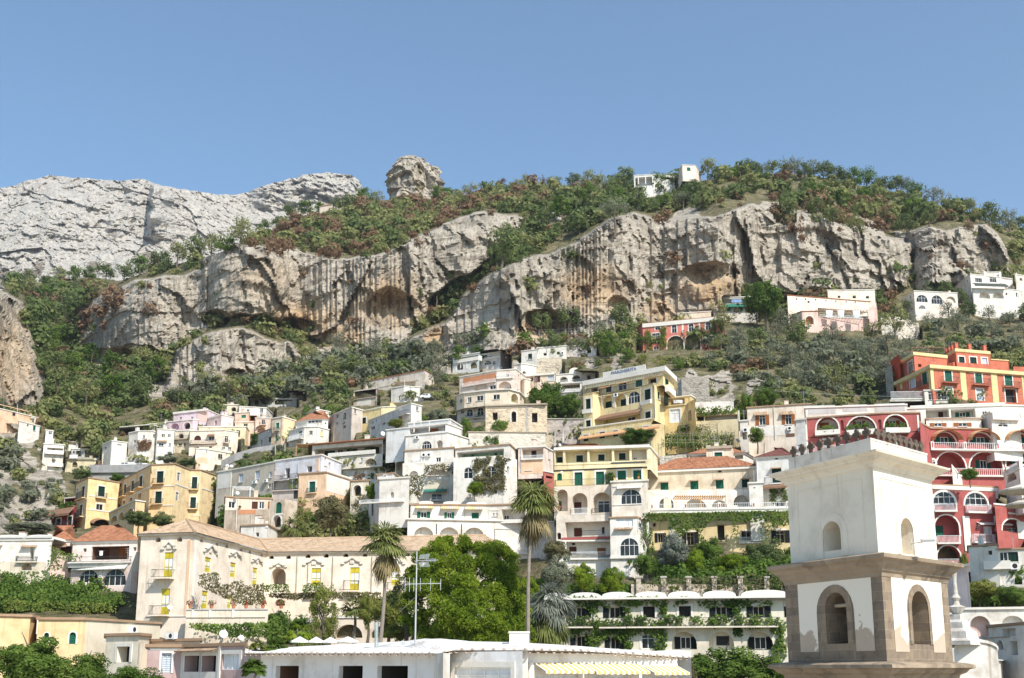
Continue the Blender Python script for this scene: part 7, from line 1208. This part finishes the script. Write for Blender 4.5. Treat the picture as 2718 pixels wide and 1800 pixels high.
# palms
def fan_palm(name, label, foot, top, r, seed, nf=46, skirt=30, key='p', tr=.16, lowest=-1.1):
    rng = np.random.default_rng(seed); t_ = thing(name, label, 'palm tree', foot); q = MB(); n = 10; foot, top = Vector(foot), Vector(top)
    side = Vector((.35, .1, 0))*(1 if seed % 2 else -1)
    P = [foot.lerp(top, k/n)+side*math.sin(math.pi*k/n)*.6 for k in range(n+1)]; P[0].z -= 1.5
    for k in range(n): q.tube(P[k], P[k+1], tr*(1.25-.5*k/n), tr*(1.25-.5*(k+1)/n), BARK2, 9, False)
    q.build('trunk', t_)
    def frond(az, el, ln, rng, wv, drop=0.0):
        V = []; d = np.array([math.cos(az)*math.cos(el), math.sin(az)*math.cos(el), math.sin(el)]); s = np.array(top-foot)+np.array([0, 0, -.1-drop]); pet = ln*.5; c = s+d*pet+np.array([0, 0, -.12*ln]); sd = np.array([-math.sin(az), math.cos(az), 0]); up = np.cross(d, sd)*-1; V.append([s-sd*.025, s+sd*.025, c+sd*.02, c-sd*.02])
        for k in range(13):
            a_ = (k/12-.5)*2.5; dd = d*math.cos(a_)+sd*math.sin(a_)+np.array([0, 0, -.25-.35*rng.random()]); dd /= np.linalg.norm(dd); L = ln*.62*(.75+.35*math.cos(a_)); wd = np.cross(dd, np.array([0, 0, 1.])+.3*d); wd /= max(1e-6, np.linalg.norm(wd)); m_ = c+dd*L*.55; e = c+dd*L+np.array([0, 0, -.30*L*(.6+.6*rng.random())]); V.append([c-wd*.015, m_-wd*.055*wv, e, m_+wd*.055*wv])
        return V
    A = [np.array(v) for k in range(nf) for v in frond(rng.random()*6.283, math.asin(rng.uniform(-.35 if key != 'm' else -.55, 1.0)), r*rng.uniform(.8, 1.15), rng, 1.5)]
    obj('crown', quads_mesh('crown', np.array(A), [LEAF[key]]), t_)
    if skirt:
        A = [np.array(v) for k in range(skirt) for v in frond(rng.random()*6.283, rng.uniform(lowest-.35, lowest+.3), r*rng.uniform(.7, 1.25), rng, 1.7, rng.random()*r*.35)]
        obj('dead_frond_skirt', quads_mesh('dead_frond_skirt', np.array(A), [LEAF['w'] if skirt < 60 else LEAF['p']]), t_)
    return t_
fan_palm('palm_tree', 'tall slim fan palm before the palazzo', at(1006, 1735, 102), at(1021, 1428, 102), 2.2, 3, nf=50, skirt=26)
fan_palm('palm_tree', 'taller fan palm beside the white tenement', at(1402, 1720, 106), at(1416, 1318, 106), 2.5, 4, nf=54, skirt=30)
fan_palm('palm_tree', 'drooping blue grey fan palm at the vaulted hotel left end', at(1462, 1760, 120), at(1458, 1592, 120), 3.0, 5, nf=60, skirt=70, key='m', lowest=-.9)
fan_palm('palm_tree', 'low fan palm in the garden above the palazzo roof', at(785, 1440, 172), at(782, 1395, 172), 2.4, 6, nf=40, skirt=0)
fan_palm('palm_tree', 'twin trunk small palm in the palazzo garden', at(938, 1690, 133), at(938, 1612, 133), 1.9, 7, nf=36, skirt=0)
fan_palm('palm_tree', 'low date palm in front of the coral pink villa', at(1870, 912, 324), at(1872, 885, 324), 5.0, 8, nf=50, skirt=0, tr=.4)
fan_palm('palm_tree', 'date palm in the olive terraces below pale villa', at(2200, 1050, 270), at(2200, 1010, 270), 4.2, 9, nf=46, skirt=0, tr=.35)
fan_palm('banana_plant', 'bright banana plant at the palazzo terrace foot', at(790, 1700, 124), at(790, 1672, 124), 1.7, 10, nf=16, skirt=0, key='b', tr=.12)
fan_palm('yucca_plant', 'left spiky yucca on the tiled roof behind white eave', at(690, 1722, 70), at(690, 1712, 70), .62, 11, nf=26, skirt=0, key='y', tr=.05)
fan_palm('yucca_plant', 'right spiky yucca on the tiled roof behind white eave', at(733, 1722, 70), at(733, 1711, 70), .72, 12, nf=30, skirt=0, key='g', tr=.05)
fan_palm('yucca_plant', 'hanging yucca in the dark corner of white eave house', at(672, 1800, 54.5), at(672, 1762, 54.5), .55, 13, nf=40, skirt=0, key='g', tr=.05)
# scrub that nobody could count
OLZ = [[(1890,845),(2080,865),(2330,875),(2420,905),(2390,1010),(2340,1055),(2140,1065),(2060,1010),(1900,970)], [(2430,785),(2740,795),(2740,910),(2600,920),(2480,910),(2390,895)]]
def scrub(name, label, keys, masks, spacing, size, seed, nq=140):
    rng = np.random.default_rng(seed); ok, proto = [], []
    for s in range(5):
        d = unit(rng.normal(size=(7, 3))); C = d*.5*rng.random((7, 1))**.5; c = C[rng.integers(0, 7, nq)]; n = unit(rng.normal(size=(nq, 3))+np.array([0, 0, .4])); P = c+n*.42*(.6+.5*rng.random((nq, 1))); P[:, 2] = P[:, 2]*.8+.35; proto.append(leaf_quads(P, unit(n+.5*c), np.full(nq, .25), .8, .3, rng))
    V = []
    for (poly, dens, k) in masks:
        us = [p[0] for p in poly]; vs_ = [p[1] for p in poly]; n = int((max(us)-min(us))*(max(vs_)-min(vs_))/(spacing*spacing)*dens); U = rng.uniform(min(us), max(us), n); Vv = rng.uniform(min(vs_), max(vs_), n); m = inpoly(U, Vv, poly); U, Vv = U[m], Vv[m]
        ci = np.clip((U-ug[0])/5.0, 0, len(ug)-2); vsk = np.interp(U, SKY[:, 0], SKY[:, 1]); ri = np.clip((Vv-1900)/(vsk-1900)*(NR-1), 0, NR-2); c0, r0 = ci.astype(int), ri.astype(int); p = Pw[r0, c0]; rk = rockS[r0, c0]; keep = rng.random(len(U)) > rk*k; keep &= Vv > vsk+2
        if keys in 'sdr': keep &= ~(inpoly(U, Vv, OLZ[0]) | inpoly(U, Vv, OLZ[1])) | (rng.random(len(U)) < .22); p = p[keep]
        clus = fbm(p/np.array([22, 30, 22.]), 3); p = p[clus > -.32+.3*rng.random(len(p))-.15]
        sz = size*(.42+1.15*rng.random(len(p))**2.2)*np.clip(p[:, 1]/330, .5, 1.5); ang = rng.random(len(p))*6.283
        pw_ = sz*3000/p[:, 1]; pxs = [pix(q_) for q_ in p]; fine_ = np.array([blocked(x[0], x[1], q_[1], w_*1.6, w_*1.3) < .03 for x, q_, w_ in zip(pxs, p, pw_)], bool)
        for q_, s_, a_ in zip(p[fine_], sz[fine_], ang[fine_]):
            R_ = np.array([[math.cos(a_), -math.sin(a_), 0], [math.sin(a_), math.cos(a_), 0], [0, 0, 1]]); V.append(proto[rng.integers(0, 5)]@R_.T*s_+q_)
    me = quads_mesh(name, np.concatenate(V), [LEAF[keys]]); o = obj(name, me); tag(o, label, 'scrub', None, 'stuff'); return len(V)
ALLH = [(-300,760),(60,730),(330,735),(600,640),(760,560),(1000,525),(1260,505),(1500,490),(1700,490),(1857,470),(2150,460),(2440,515),(2600,570),(3000,650),(3000,1250),(2700,1100),(2380,1080),(2130,1100),(1800,1200),(1500,1240),(1200,1300),(900,1300),(620,1300),(500,1300),(240,1300),(180,1230),(90,1135),(-300,1135)]
n1 = scrub('green_scrub', 'green scrub growing over the hillside and cliff shelves', 's', [(ALLH, .42, .985), ([(760,590),(1000,535),(1260,520),(1450,500),(1450,570),(1250,600),(1000,690),(850,690),(640,660)], .8, .95), ([(-300,1140),(70,1120),(170,1240),(190,1400),(-300,1440)], .28, .6), ([(780,1290),(1090,1300),(1090,1430),(780,1430)], 2.0, 0)], 13.5, 3.7, 41)
n2 = scrub('dark_scrub', 'dark evergreen scrub in the gullies and below the ridge', 'd', [(ALLH, .22, .99), ([(1240,745),(1300,675),(1420,612),(1640,505),(1860,490),(1860,545),(1640,575),(1500,640),(1400,680),(1270,760)], 1.4, .8), ([(60,790),(250,790),(190,960),(420,960),(400,1080),(130,1080)], 1.4, .5)], 13.5, 4.2, 42)
n3 = scrub('rusty_scrub', 'rust brown dry scrub on the upper slope', 'r', [([(760,590),(1000,535),(1260,520),(1450,500),(1450,570),(1250,600),(1000,690),(850,690),(640,660)], .62, .9), ([(90,800),(300,770),(420,760),(280,860),(160,950)], .7, .6), (ALLH, .07, .9), ([(2000,520),(2350,540),(2400,600),(2000,590)], .5, .75)], 13.5, 3.8, 43)
n4 = scrub('olive_scrub', 'grey green olive undergrowth on the terraces', 'o', [([(-300,1140),(70,1120),(170,1240),(190,1400),(-300,1440)], .25, .4),([(1880,850),(2430,880),(2730,780),(2730,920),(2400,1050),(2080,1060),(1880,980)], .35, .3), ([(420,1060),(760,985),(1000,940),(1300,900),(1400,960),(1000,1020),(700,1080)], .9, .5)], 13.5, 4.2, 44)
GARD = [[(0,1520),(140,1525),(260,1545),(340,1600),(300,1625),(0,1625)], [(1440,1560),(1700,1560),(1700,1600),(1440,1600)], [(1680,1500),(2100,1500),(2100,1590),(1680,1590)], [(480,1650),(800,1650),(820,1710),(480,1700)], [(2540,1530),(2720,1530),(2720,1610),(2540,1610)], [(560,1290),(640,1290),(640,1420),(560,1420)], [(1000,1560),(1450,1560),(1450,1720),(1000,1720)], [(2085,1290),(2440,1290),(2470,1620),(2085,1620)]]
n5 = scrub('garden_greenery', 'mixed green garden growth between the houses and terraces', 'g', [(p, 2.6, 0) for p in GARD]+[([(620,1080),(1500,1100),(1500,1350),(620,1350)], .35, .2), ([(1540,1160),(2050,1100),(2050,1250),(1560,1280)], .7, .3)], 11, 3.2, 45, 130)
print('scrub', n1, n2, n3, n4, n5)
# hedges and rows of vines
def hedge(name, label, reg, Y, pts, dp, key, cat='hedge', leaf=.22, dens=60):
    P = [at(*px(reg, x, y), Y) for x, y in pts]; rng = np.random.default_rng(len(label)); c = sum((Vector(p) for p in P), Vector())/len(P); base = Vector((c.x, c.y, min(p.z for p in P))); uv = [(p.x, p.z) for p in P]
    xs = [p.x for p in P]; zs = [p.z for p in P]; n = int((max(xs)-min(xs))*(max(zs)-min(zs))*dens); X = rng.uniform(min(xs), max(xs), n); Z = rng.uniform(min(zs), max(zs), n); m = inpoly(X, Z, uv); X, Z = X[m], Z[m]; D = rng.random(len(X))*dp; fr = rng.random(len(X)) < .6; D[fr] *= .2
    bump_ = fbm(np.stack([X/1.1, Z/1.1, X*0], -1), 3)*.5; V = leaf_quads(np.stack([X, Y+D+bump_, Z], -1)-np.array(base), np.tile(np.array([.2, -.7, .6]), (len(X), 1)), np.full(len(X), leaf), .7, .8, rng); o = obj(name, quads_mesh(name, V, [LEAF[key]]), None, base); tag(o, label, cat)
hedge('hedge', 'long clipped dark hedge under the coral pink villa', 'd', 322, [(1010,200),(1120,195),(1780,125),(1780,175),(1500,215),(1000,250),(860,270),(880,190)], 3, 'g', leaf=.5, dens=10)
hedge('hedge', 'long flowering vine hedge above the ochre roof', 'e', 118, [(0,900),(250,965),(700,960),(1150,985),(1160,1075),(700,1090),(300,1060),(0,1080)], 2.5, 'y')
hedge('garden_bushes', 'sunlit mass of leafy bushes below the pink arcade house', 'e', 128, [(0,680),(250,650),(460,640),(760,760),(1000,790),(1250,880),(1260,990),(900,985),(300,960),(0,870)], 5, 'g', 'bushes', .3, 45)
hedge('creeper', 'bright creeper falling between white vaulted house and pink house', 'e', 149, [(520,380),(640,440),(840,490),(830,545),(560,560),(720,620),(560,640),(470,640),(500,520)], 1, 'g', 'creeper', .3, 45)
hedge('creeper', 'flowering creeper on trellis before the palazzo side wing', 'f', 128.5, [(110,690),(280,660),(330,800),(540,740),(560,800),(780,780),(790,1000),(560,1000),(300,900),(90,800)], 2, 'v', 'creeper', .3, 90)
hedge('creeper', 'green creeper band along the palazzo lower floor', 'f', 148.3, [(830,880),(1120,880),(1480,870),(2000,870),(2000,960),(1480,930),(1130,950),(830,920)], 1, 'v', 'creeper', .34, 120)
hedge('ivy', 'ivy round the palazzo archway and its balcony', 'f', 147.5, [(775,800),(860,790),(1040,780),(1045,870),(860,870),(770,860)], 1, 'g', 'ivy', .28, 90)
hedge('ivy', 'ivy on the palazzo balcony left of the clear iron balcony', 'f', 147.5, [(1190,800),(1290,770),(1400,770),(1400,870),(1190,880)], 1, 'g', 'ivy', .28, 90)
hedge('creeper', 'long hanging vine under the white terrace rail', 'h', 157.5, [(930,762),(1200,765),(2345,735),(2345,880),(2180,890),(2150,830),(1900,860),(1600,830),(1480,960),(1560,1060),(1480,1075),(1460,930),(1380,930),(1290,1000),(1190,930),(1180,840),(960,840)], 1.2, 'g', 'vine', .36, 70)
hedge('creeper', 'vine column hanging right of the dark door', 'h', 157, [(2060,860),(2160,850),(2150,1060),(2060,1050)], 1, 'd', 'vine', .3, 40)
hedge('creeper', 'thin vine column between dark door and right french window', 'h', 157, [(1790,830),(1850,830),(1850,1020),(1800,1010)], 1, 'g', 'vine', .3, 40)
hedge('creeper', 'dense vine pergola over the stepped white house arch', 'g', 197, [(490,130),(700,118),(820,140),(815,250),(760,190),(520,180),(495,260)], 2.5, 'v', 'vine', .36, 60)
hedge('creeper', 'broad leafy creeper on the white garden house', 'g', 178, [(100,270),(300,240),(490,230),(480,420),(440,500),(380,420),(130,420)], 2, 'v', 'vine', .36, 60)
hedge('dry_grass', 'dry weeds growing along the pillared garden wall', 'k', 144.5, [(1060,130),(2320,60),(2320,200),(1700,210),(1060,190)], 1.5, 'v', 'weeds', .3, 26)
hedge('creeper', 'ivy slope under the palazzo garden terrace', 'f', 122, [(0,1190),(300,1200),(800,1180),(1030,1060),(1030,1340),(400,1330),(0,1240)], 3, 'g', 'ivy', .34, 110)
for k, (x0, x1, y, yb, Y) in enumerate(((1380,1780,1000,1070,203), (1200,1500,1090,1140,199), (1520,1960,1085,1150,199), (1200,1950,1160,1240,196))):
    lab = ['upper vine row on poles right of the guesthouse', 'short middle vine row under the guesthouse annex', 'long middle vine row by the rough wall', 'lowest vine row above the orange roofs'][k]; a, c = at(*px('d', x0, yb), Y), at(*px('d', x1, yb), Y); zt = z_of(px('d', 0, y)[1], Y)
    t_ = thing('vine_trellis', lab, 'vines', a.lerp(c, .5), 'vine rows on the terraces'); n = max(3, int((c.x-a.x)/1.3)); q = MB()
    for i in range(n+1): x = a.x+(c.x-a.x)*i/n; q.tube((x, Y-.3, a.z-1.5), (x, Y-.3, zt+.9), .045, .035, BARK2, 5)
    for zz in (zt, zt+.5): q.tube((a.x, Y-.3, zz), (c.x, Y-.3, zz), .03, .03, BARK2, 4)
    q.build('poles', t_); rng = np.random.default_rng(k+60); m = int((c.x-a.x)*140); X = rng.uniform(a.x, c.x, m); Z = zt+rng.normal(size=m)*.45-.1; D = rng.uniform(0, 2.0, m); obj('foliage', quads_mesh('foliage', leaf_quads(np.stack([X, Y+D, Z], -1)-np.array(t_.location), np.tile(np.array([0, -.5, .8]), (m, 1)), np.full(m, .34), .7, .8, rng), [LEAF['g']]), t_)
# flowers on the palazzo terrace
for k, x in enumerate((20, 240, 470, 600, 775, 965)):
    p = at(*px('f', x, 1040), 126.3); t_ = thing('potted_geranium', f'{ordinal(k+1)} from left of the red flowering pots on the palazzo terrace wall', 'potted flowers', p, 'geranium pots on the palazzo terrace'); q = MB(); q.lathe(p, [(.16, 0), (.24, .34), (.26, .36), (0, .33)], plainm((.45,.17,.08), .8), 10); q.build('pot', t_); rng = np.random.default_rng(k); d = unit(rng.normal(size=(120, 3))); P = d*np.array([.5, .4, .36])*rng.random((120, 1))**.4+np.array([0, 0, .62]); obj('foliage', quads_mesh('foliage', leaf_quads(P, d, np.full(120, .17), .7, .6, rng), [LEAF['g'], LEAF['f']], (rng.random(120) < .45).astype(int)), t_)
# ------------------------------------------------------------------ vehicles, parasols, masts, fences, washing
def van(name, label, reg, x0, x1, yb, yt, Y, col, cat='van'):
    a, c = at(*px(reg, x0, yb), Y), at(*px(reg, x1, yb), Y); L = c.x-a.x; h = max(.9, z_of(px(reg, 0, yt)[1], Y)-a.z); t_ = thing(name, label, cat, a.lerp(c, .5)); q = MB(); m_ = plainm(col, .35); wd = 1.8
    prof = [(0, .25), (0, .62), (.06, .70), (.20, .98), (.28, 1.0), (.96, 1.0), (1, .9), (1, .25)]; f_ = [Vector((a.x+L*p, a.y, a.z+h*z)) for p, z in prof]; bk_ = [p+Vector((0, wd, 0)) for p in f_]; q.poly(f_, m_); q.poly(bk_[::-1], m_)
    for i in range(len(f_)): j = (i+1) % len(f_); q.poly([f_[i], bk_[i], bk_[j], f_[j]], m_)
    q.build('body', t_); q = MB(); q.poly([Vector((a.x+L*p, a.y-.01, a.z+h*z)) for p, z in ((.11,.68),(.22,.92),(.36,.92),(.36,.68))], M_GLASS); q.poly([Vector((a.x+L*p, a.y-.01, a.z+h*z)) for p, z in ((.39,.68),(.39,.92),(.58,.92),(.58,.68))], M_GLASS); q.build('window', t_)
    for fx in (.2, .8): q = MB(); ctr = Vector((a.x+L*fx, a.y-.03, a.z+.3)); q.tube(ctr, ctr+Vector((0, .2, 0)), .3, .3, M_DARK, 14); q.build('wheel', t_)
van('van', 'larger white van parked on the road behind the yellow hotel', 'a', 1232, 1395, 940, 890, 264, (.75,.75,.75)); van('van', 'second white van parked right of the larger one', 'a', 1398, 1530, 938, 906, 264.5, (.74,.74,.75)); van('car', 'dark red car on the road left of the white vans', 'a', 975, 1050, 944, 912, 264, (.16,.03,.03), 'car')
van('van', 'white van parked by the white cube house', 'c', 452, 590, 700, 648, 292, (.74,.75,.76)); van('car', 'grey car parked behind the guesthouse roof', 'd', 680, 765, 412, 360, 286, (.30,.32,.36), 'car')
for k, (x, w_, y) in enumerate(((1160, 200, 1330), (1330, 180, 1332), (1480, 190, 1335), (1660, 240, 1330))):
    p = at(*px('f', x, y+80), 117); tp = at(*px('f', x, y), 117); r_ = w_/2/3.92/3064*117; t_ = thing('parasol', f'{ordinal(k+1)} from left of the white parasols below the palazzo', 'parasol', p, 'white parasols below the palazzo'); q = MB(); m_ = plainm((.76,.75,.72), .8); A = [tp+Vector((r_*math.cos(th), r_*math.sin(th), -.5)) for th in np.linspace(0, 2*math.pi, 9)[:-1]]
    for i in range(8): q.poly([tp, A[i], A[(i+1) % 8]], m_); q.poly([A[i], A[(i+1) % 8], A[(i+1) % 8]-Vector((0, 0, .14)), A[i]-Vector((0, 0, .14))], m_)
    q.build('canopy', t_); q = MB(); q.tube(p, tp, .03, .03, M_GREY, 6); q.build('pole', t_)
for (reg, x, y, w_, Y, lab, col) in (('l', 1732, 350, 330, 140, 'big beige parasol cut by the right picture edge, upper one', (.60,.55,.47)), ('l', 1740, 440, 260, 139, 'beige parasol under the big one at the right picture edge', (.52,.46,.38))):
    tp = at(*px(reg, x, y-30), Y); p = at(*px(reg, x, y+160), Y); r_ = w_/2/2.41/3064*Y; t_ = thing('parasol', lab, 'parasol', p); q = MB(); m_ = plainm(col, .85); A = [tp+Vector((r_*math.cos(th), r_*math.sin(th), -.9)) for th in np.linspace(0, 2*math.pi, 13)[:-1]]
    for i in range(12): q.poly([tp, A[i], A[(i+1) % 12]], m_); q.poly([A[i], A[(i+1) % 12], A[(i+1) % 12]-Vector((0, 0, .2)), A[i]-Vector((0, 0, .2))], m_)
    q.build('canopy', t_); q = MB(); q.tube(p, tp, .04, .04, M_GREY, 6); q.build('pole', t_)
for (reg, x, y0, y1, Y, lab) in (('c', 460, 920, 1040, 222, 'thin pole on the stepped white house roof'), ('b', 905, 715, 870, 236, 'left thin pole beside the reed shaded terrace'), ('b', 1005, 690, 860, 236, 'right thin pole beside the reed shaded terrace'), ('c', 290, 490, 590, 306, 'thin white pole of the pergola on white cube house'), ('b', 1955, 90, 285, 311, 'yellowish pole beside the lean to porch house'), ('c', 940, 165, 225, 331, 'little chimney mast on double balcony house'), ('a', 2005, 770, 960, 284, 'grey street pole before the low cream house'), ('p', 1925, 1285, 1370, 372, 'white pole on the scrub slope right of lower cliff'), ('d', 175, 1020, 1150, 196, 'rusty pole beside the grey retaining wall'), ('d', 90, 1050, 1190, 196, 'leftmost rusty pole below grey retaining wall'), ('a', 180, 285, 420, 284, 'white lamp pole on the long peach house terrace'), ('j', 330, 250, 360, 187, 'thin pole in front of the brown shuttered house')):
    p, tp = at(*px(reg, x, y1), Y), at(*px(reg, x, y0), Y); t_ = thing('pole', lab, 'pole', p); q = MB(); q.tube(p, tp, .07, .05, plainm((.6,.58,.54), .7), 6); q.build('shaft', t_)
q = MB()
def fence(reg, label, Y, pts, h, n):
    P = [at(*px(reg, x, y), Y) for x, y in pts]; t_ = thing('mesh_fence', label, 'fence', P[0]); q = MB()
    for k in range(n+1): a_ = along(P, k/n); q.tube(a_-Vector((0, 0, .5)), a_+Vector((0, 0, h)), .05, .05, M_GREY, 5); q.build('post', t_) ; q = MB()
    q = MB()
    for j in range(7):
        for a, c in zip(P, P[1:]): q.tube(a+Vector((0, 0, h*j/6)), c+Vector((0, 0, h*j/6)), .012, .012, M_GREY, 4, False)
    q.build('wire_mesh', t_)
fence('b', 'tall wire mesh fence on the slope above the white pavilion', 352, [(970,165),(1410,180),(1720,170)], 8, 6); fence('c', 'wire fence with posts above the large plain white house', 326, [(1690,150),(1970,140),(2290,120)], 5, 4); fence('r', 'wooden post fence on the ridge under the skyline trees', 432, [(620,242),(820,238),(1010,232)], 3, 9)
for (reg, x0, x1, y0, y1, Y, lab, col) in (('a', 722, 810, 812, 850, 282.3, 'white sheets hung to dry on the grey terraced house balcony', (.75,.75,.78)), ('d', 1325, 1418, 712, 746, 205, 'white cloth hung on the guesthouse annex balcony', (.78,.78,.76)), ('e', 1035, 1072, 440, 488, 151.8, 'white shirt drying on the pink house balcony', (.78,.78,.78)), ('r', 530, 600, 935, 955, 344, 'coloured washing beside the big pine', (.2,.3,.5))):
    a, c = at(*px(reg, x0, y1), Y), at(*px(reg, x1, y0), Y); t_ = thing('laundry', lab, 'laundry', (a.x, a.y, a.z)); q = MB(); n = 8; m_ = plainm(col, .9)
    for k in range(n): xa, xb = a.x+(c.x-a.x)*k/n, a.x+(c.x-a.x)*(k+1)/n; q.poly([(xa, Y+.08*math.sin(k*2), a.z), (xb, Y+.08*math.sin(k*2+2), a.z), (xb, Y, c.z), (xa, Y, c.z)], m_)
    q.build('cloth', t_); q = MB(); q.tube((a.x-.2, Y, c.z), (c.x+.2, Y, c.z), .012, .012, M_GREY, 4); q.build('line', t_)
# pergolas
def pergola(reg, label, Y, x0, x1, y0, yb, dp, mat, slats=12):
    a, c = at(*px(reg, x0, yb), Y), at(*px(reg, x1, yb), Y); zt = z_of(px(reg, 0, y0)[1], Y); t_ = thing('pergola', label, 'pergola', a.lerp(c, .5)); q = MB()
    for k in range(slats+1): x = a.x+(c.x-a.x)*k/slats; q.abox(x-.04, Y-.2, zt, x+.04, Y+dp, zt+.12, mat)
    for yy in (Y, Y+dp-.2): q.abox(a.x-.1, yy, zt-.14, c.x+.1, yy+.12, zt-.005, mat)
    q.build('roof_slats', t_); n = max(1, int((c.x-a.x)/3.5))
    for k in range(n+1): x = a.x+(c.x-a.x)*k/n; q = MB(); q.abox(x-.06, Y+.01, a.z-.5, x+.06, Y+.11, zt-.145, mat); q.build('post', t_)
PW_ = plainm((.48,.28,.12), .8, name='pergola wood'); PWH = plainm((.72,.71,.68), .7, name='white pergola paint')
pergola('h', 'wooden pergola with climbing vine on the long white terrace', 164, 1250, 1725, 605, 720, 2.6, PW_, 22); pergola('b', 'white pergola behind the yellow hotel', 180, 460, 640, 1150, 1235, 2.4, PWH); pergola('b', 'reed roofed pergola at the left end of the long loggia house', 233, 1120, 1400, 705, 800, 3.2, PW_, 40); pergola('i', 'rusty pergola frame on the orange villa roof', 250, 1500, 1750, 636, 690, 4, plainm((.22,.14,.1), .8), 8); pergola('c', 'reed pergola over the beige house terrace', 308, 180, 400, 525, 590, 4, plainm((.30,.22,.12), .9), 30); pergola('i', 'slatted pergola of the long pale villa with white curtains', 329.5, 770, 1165, 352, 410, 3, plainm((.45,.34,.26), .8), 16)
for k, (x0, x1) in enumerate(((842, 894), (932, 982), (1048, 1102))):
    a, c = at(*px('i', x0, 412), 329.3), at(*px('i', x1, 356), 329.3); t_ = thing('curtain', ['left', 'middle', 'right'][k]+' white curtain of the pale villa pergola', 'curtain', (a.x, a.y, a.z), 'white pergola curtains'); q = MB(); n = 10
    for j in range(n): 
        f0_, f1_ = j/n, (j+1)/n; xm = (a.x+c.x)/2; q.poly([(xm+(a.x+(c.x-a.x)*f0_-xm)*.7, 329.3+.12*math.sin(j*2.2), a.z), (xm+(a.x+(c.x-a.x)*f1_-xm)*.7, 329.3+.12*math.sin(j*2.2+2.2), a.z), (a.x+(c.x-a.x)*f1_, 329.3+.05*math.sin(j*2.2+2.2), c.z), (a.x+(c.x-a.x)*f0_, 329.3+.05*math.sin(j*2.2), c.z)], M_CURT)
    q.build('cloth', t_)
for fn, a in LATE: fn(*a)

def cable(label, reg, pts, Y0, Y1, sag):
    P = [at(*px(reg, *pts[0]), Y0), at(*px(reg, *pts[1]), Y1)]; t_ = thing('overhead_cable', label, 'cable', P[0]); q = MB(); n = 14; A = [P[0].lerp(P[1], k/n)-Vector((0, 0, sag*4*(k/n)*(1-k/n))) for k in range(n+1)]
    for a, c in zip(A, A[1:]): q.tube(a, c, .022, .022, plainm((.35,.34,.33), .6), 4, False)
    q.build('wire', t_)
cable('long thin cable across the slope right of the guesthouse', 'd', ((1690,562),(2352,578)), 225, 215, .8); cable('thin cable crossing in front of the orange villa', 'i', ((1340,640),(2353,905)), 236, 232, 1.0); cable('lower cable in front of the olive slope and orange villa', 'i', ((0,935),(2353,1010)), 226, 222, 1.0)
cable('double cable between beige gabled house and pink banded house', 'c', ((596,528),(865,498)), 300, 286, .3); cable('cable slanting down the rocky left slope', 'a', ((330,600),(720,1230)), 262, 240, .5)
# thin air between here and the far mountain
HZ = MB(); HZ.abox(-2600, -60, -14.2, 2600, 3600, 1500, MATS.setdefault('haze', bpy.data.materials.new('haze'))); hz = HZ.build('haze'); tag(hz, kind='stuff'); hm = MATS['haze']; hm.use_nodes = True; hn = hm.node_tree; hn.nodes.clear(); ho = hn.nodes.new('ShaderNodeOutputMaterial'); hv = hn.nodes.new('ShaderNodeVolumePrincipled')
hv.inputs['Color'].default_value = (.80, .88, 1.0, 1); hv.inputs['Density'].default_value = HAZE; hv.inputs['Anisotropy'].default_value = .2; hn.links.new(hv.outputs[0], ho.inputs['Volume'])
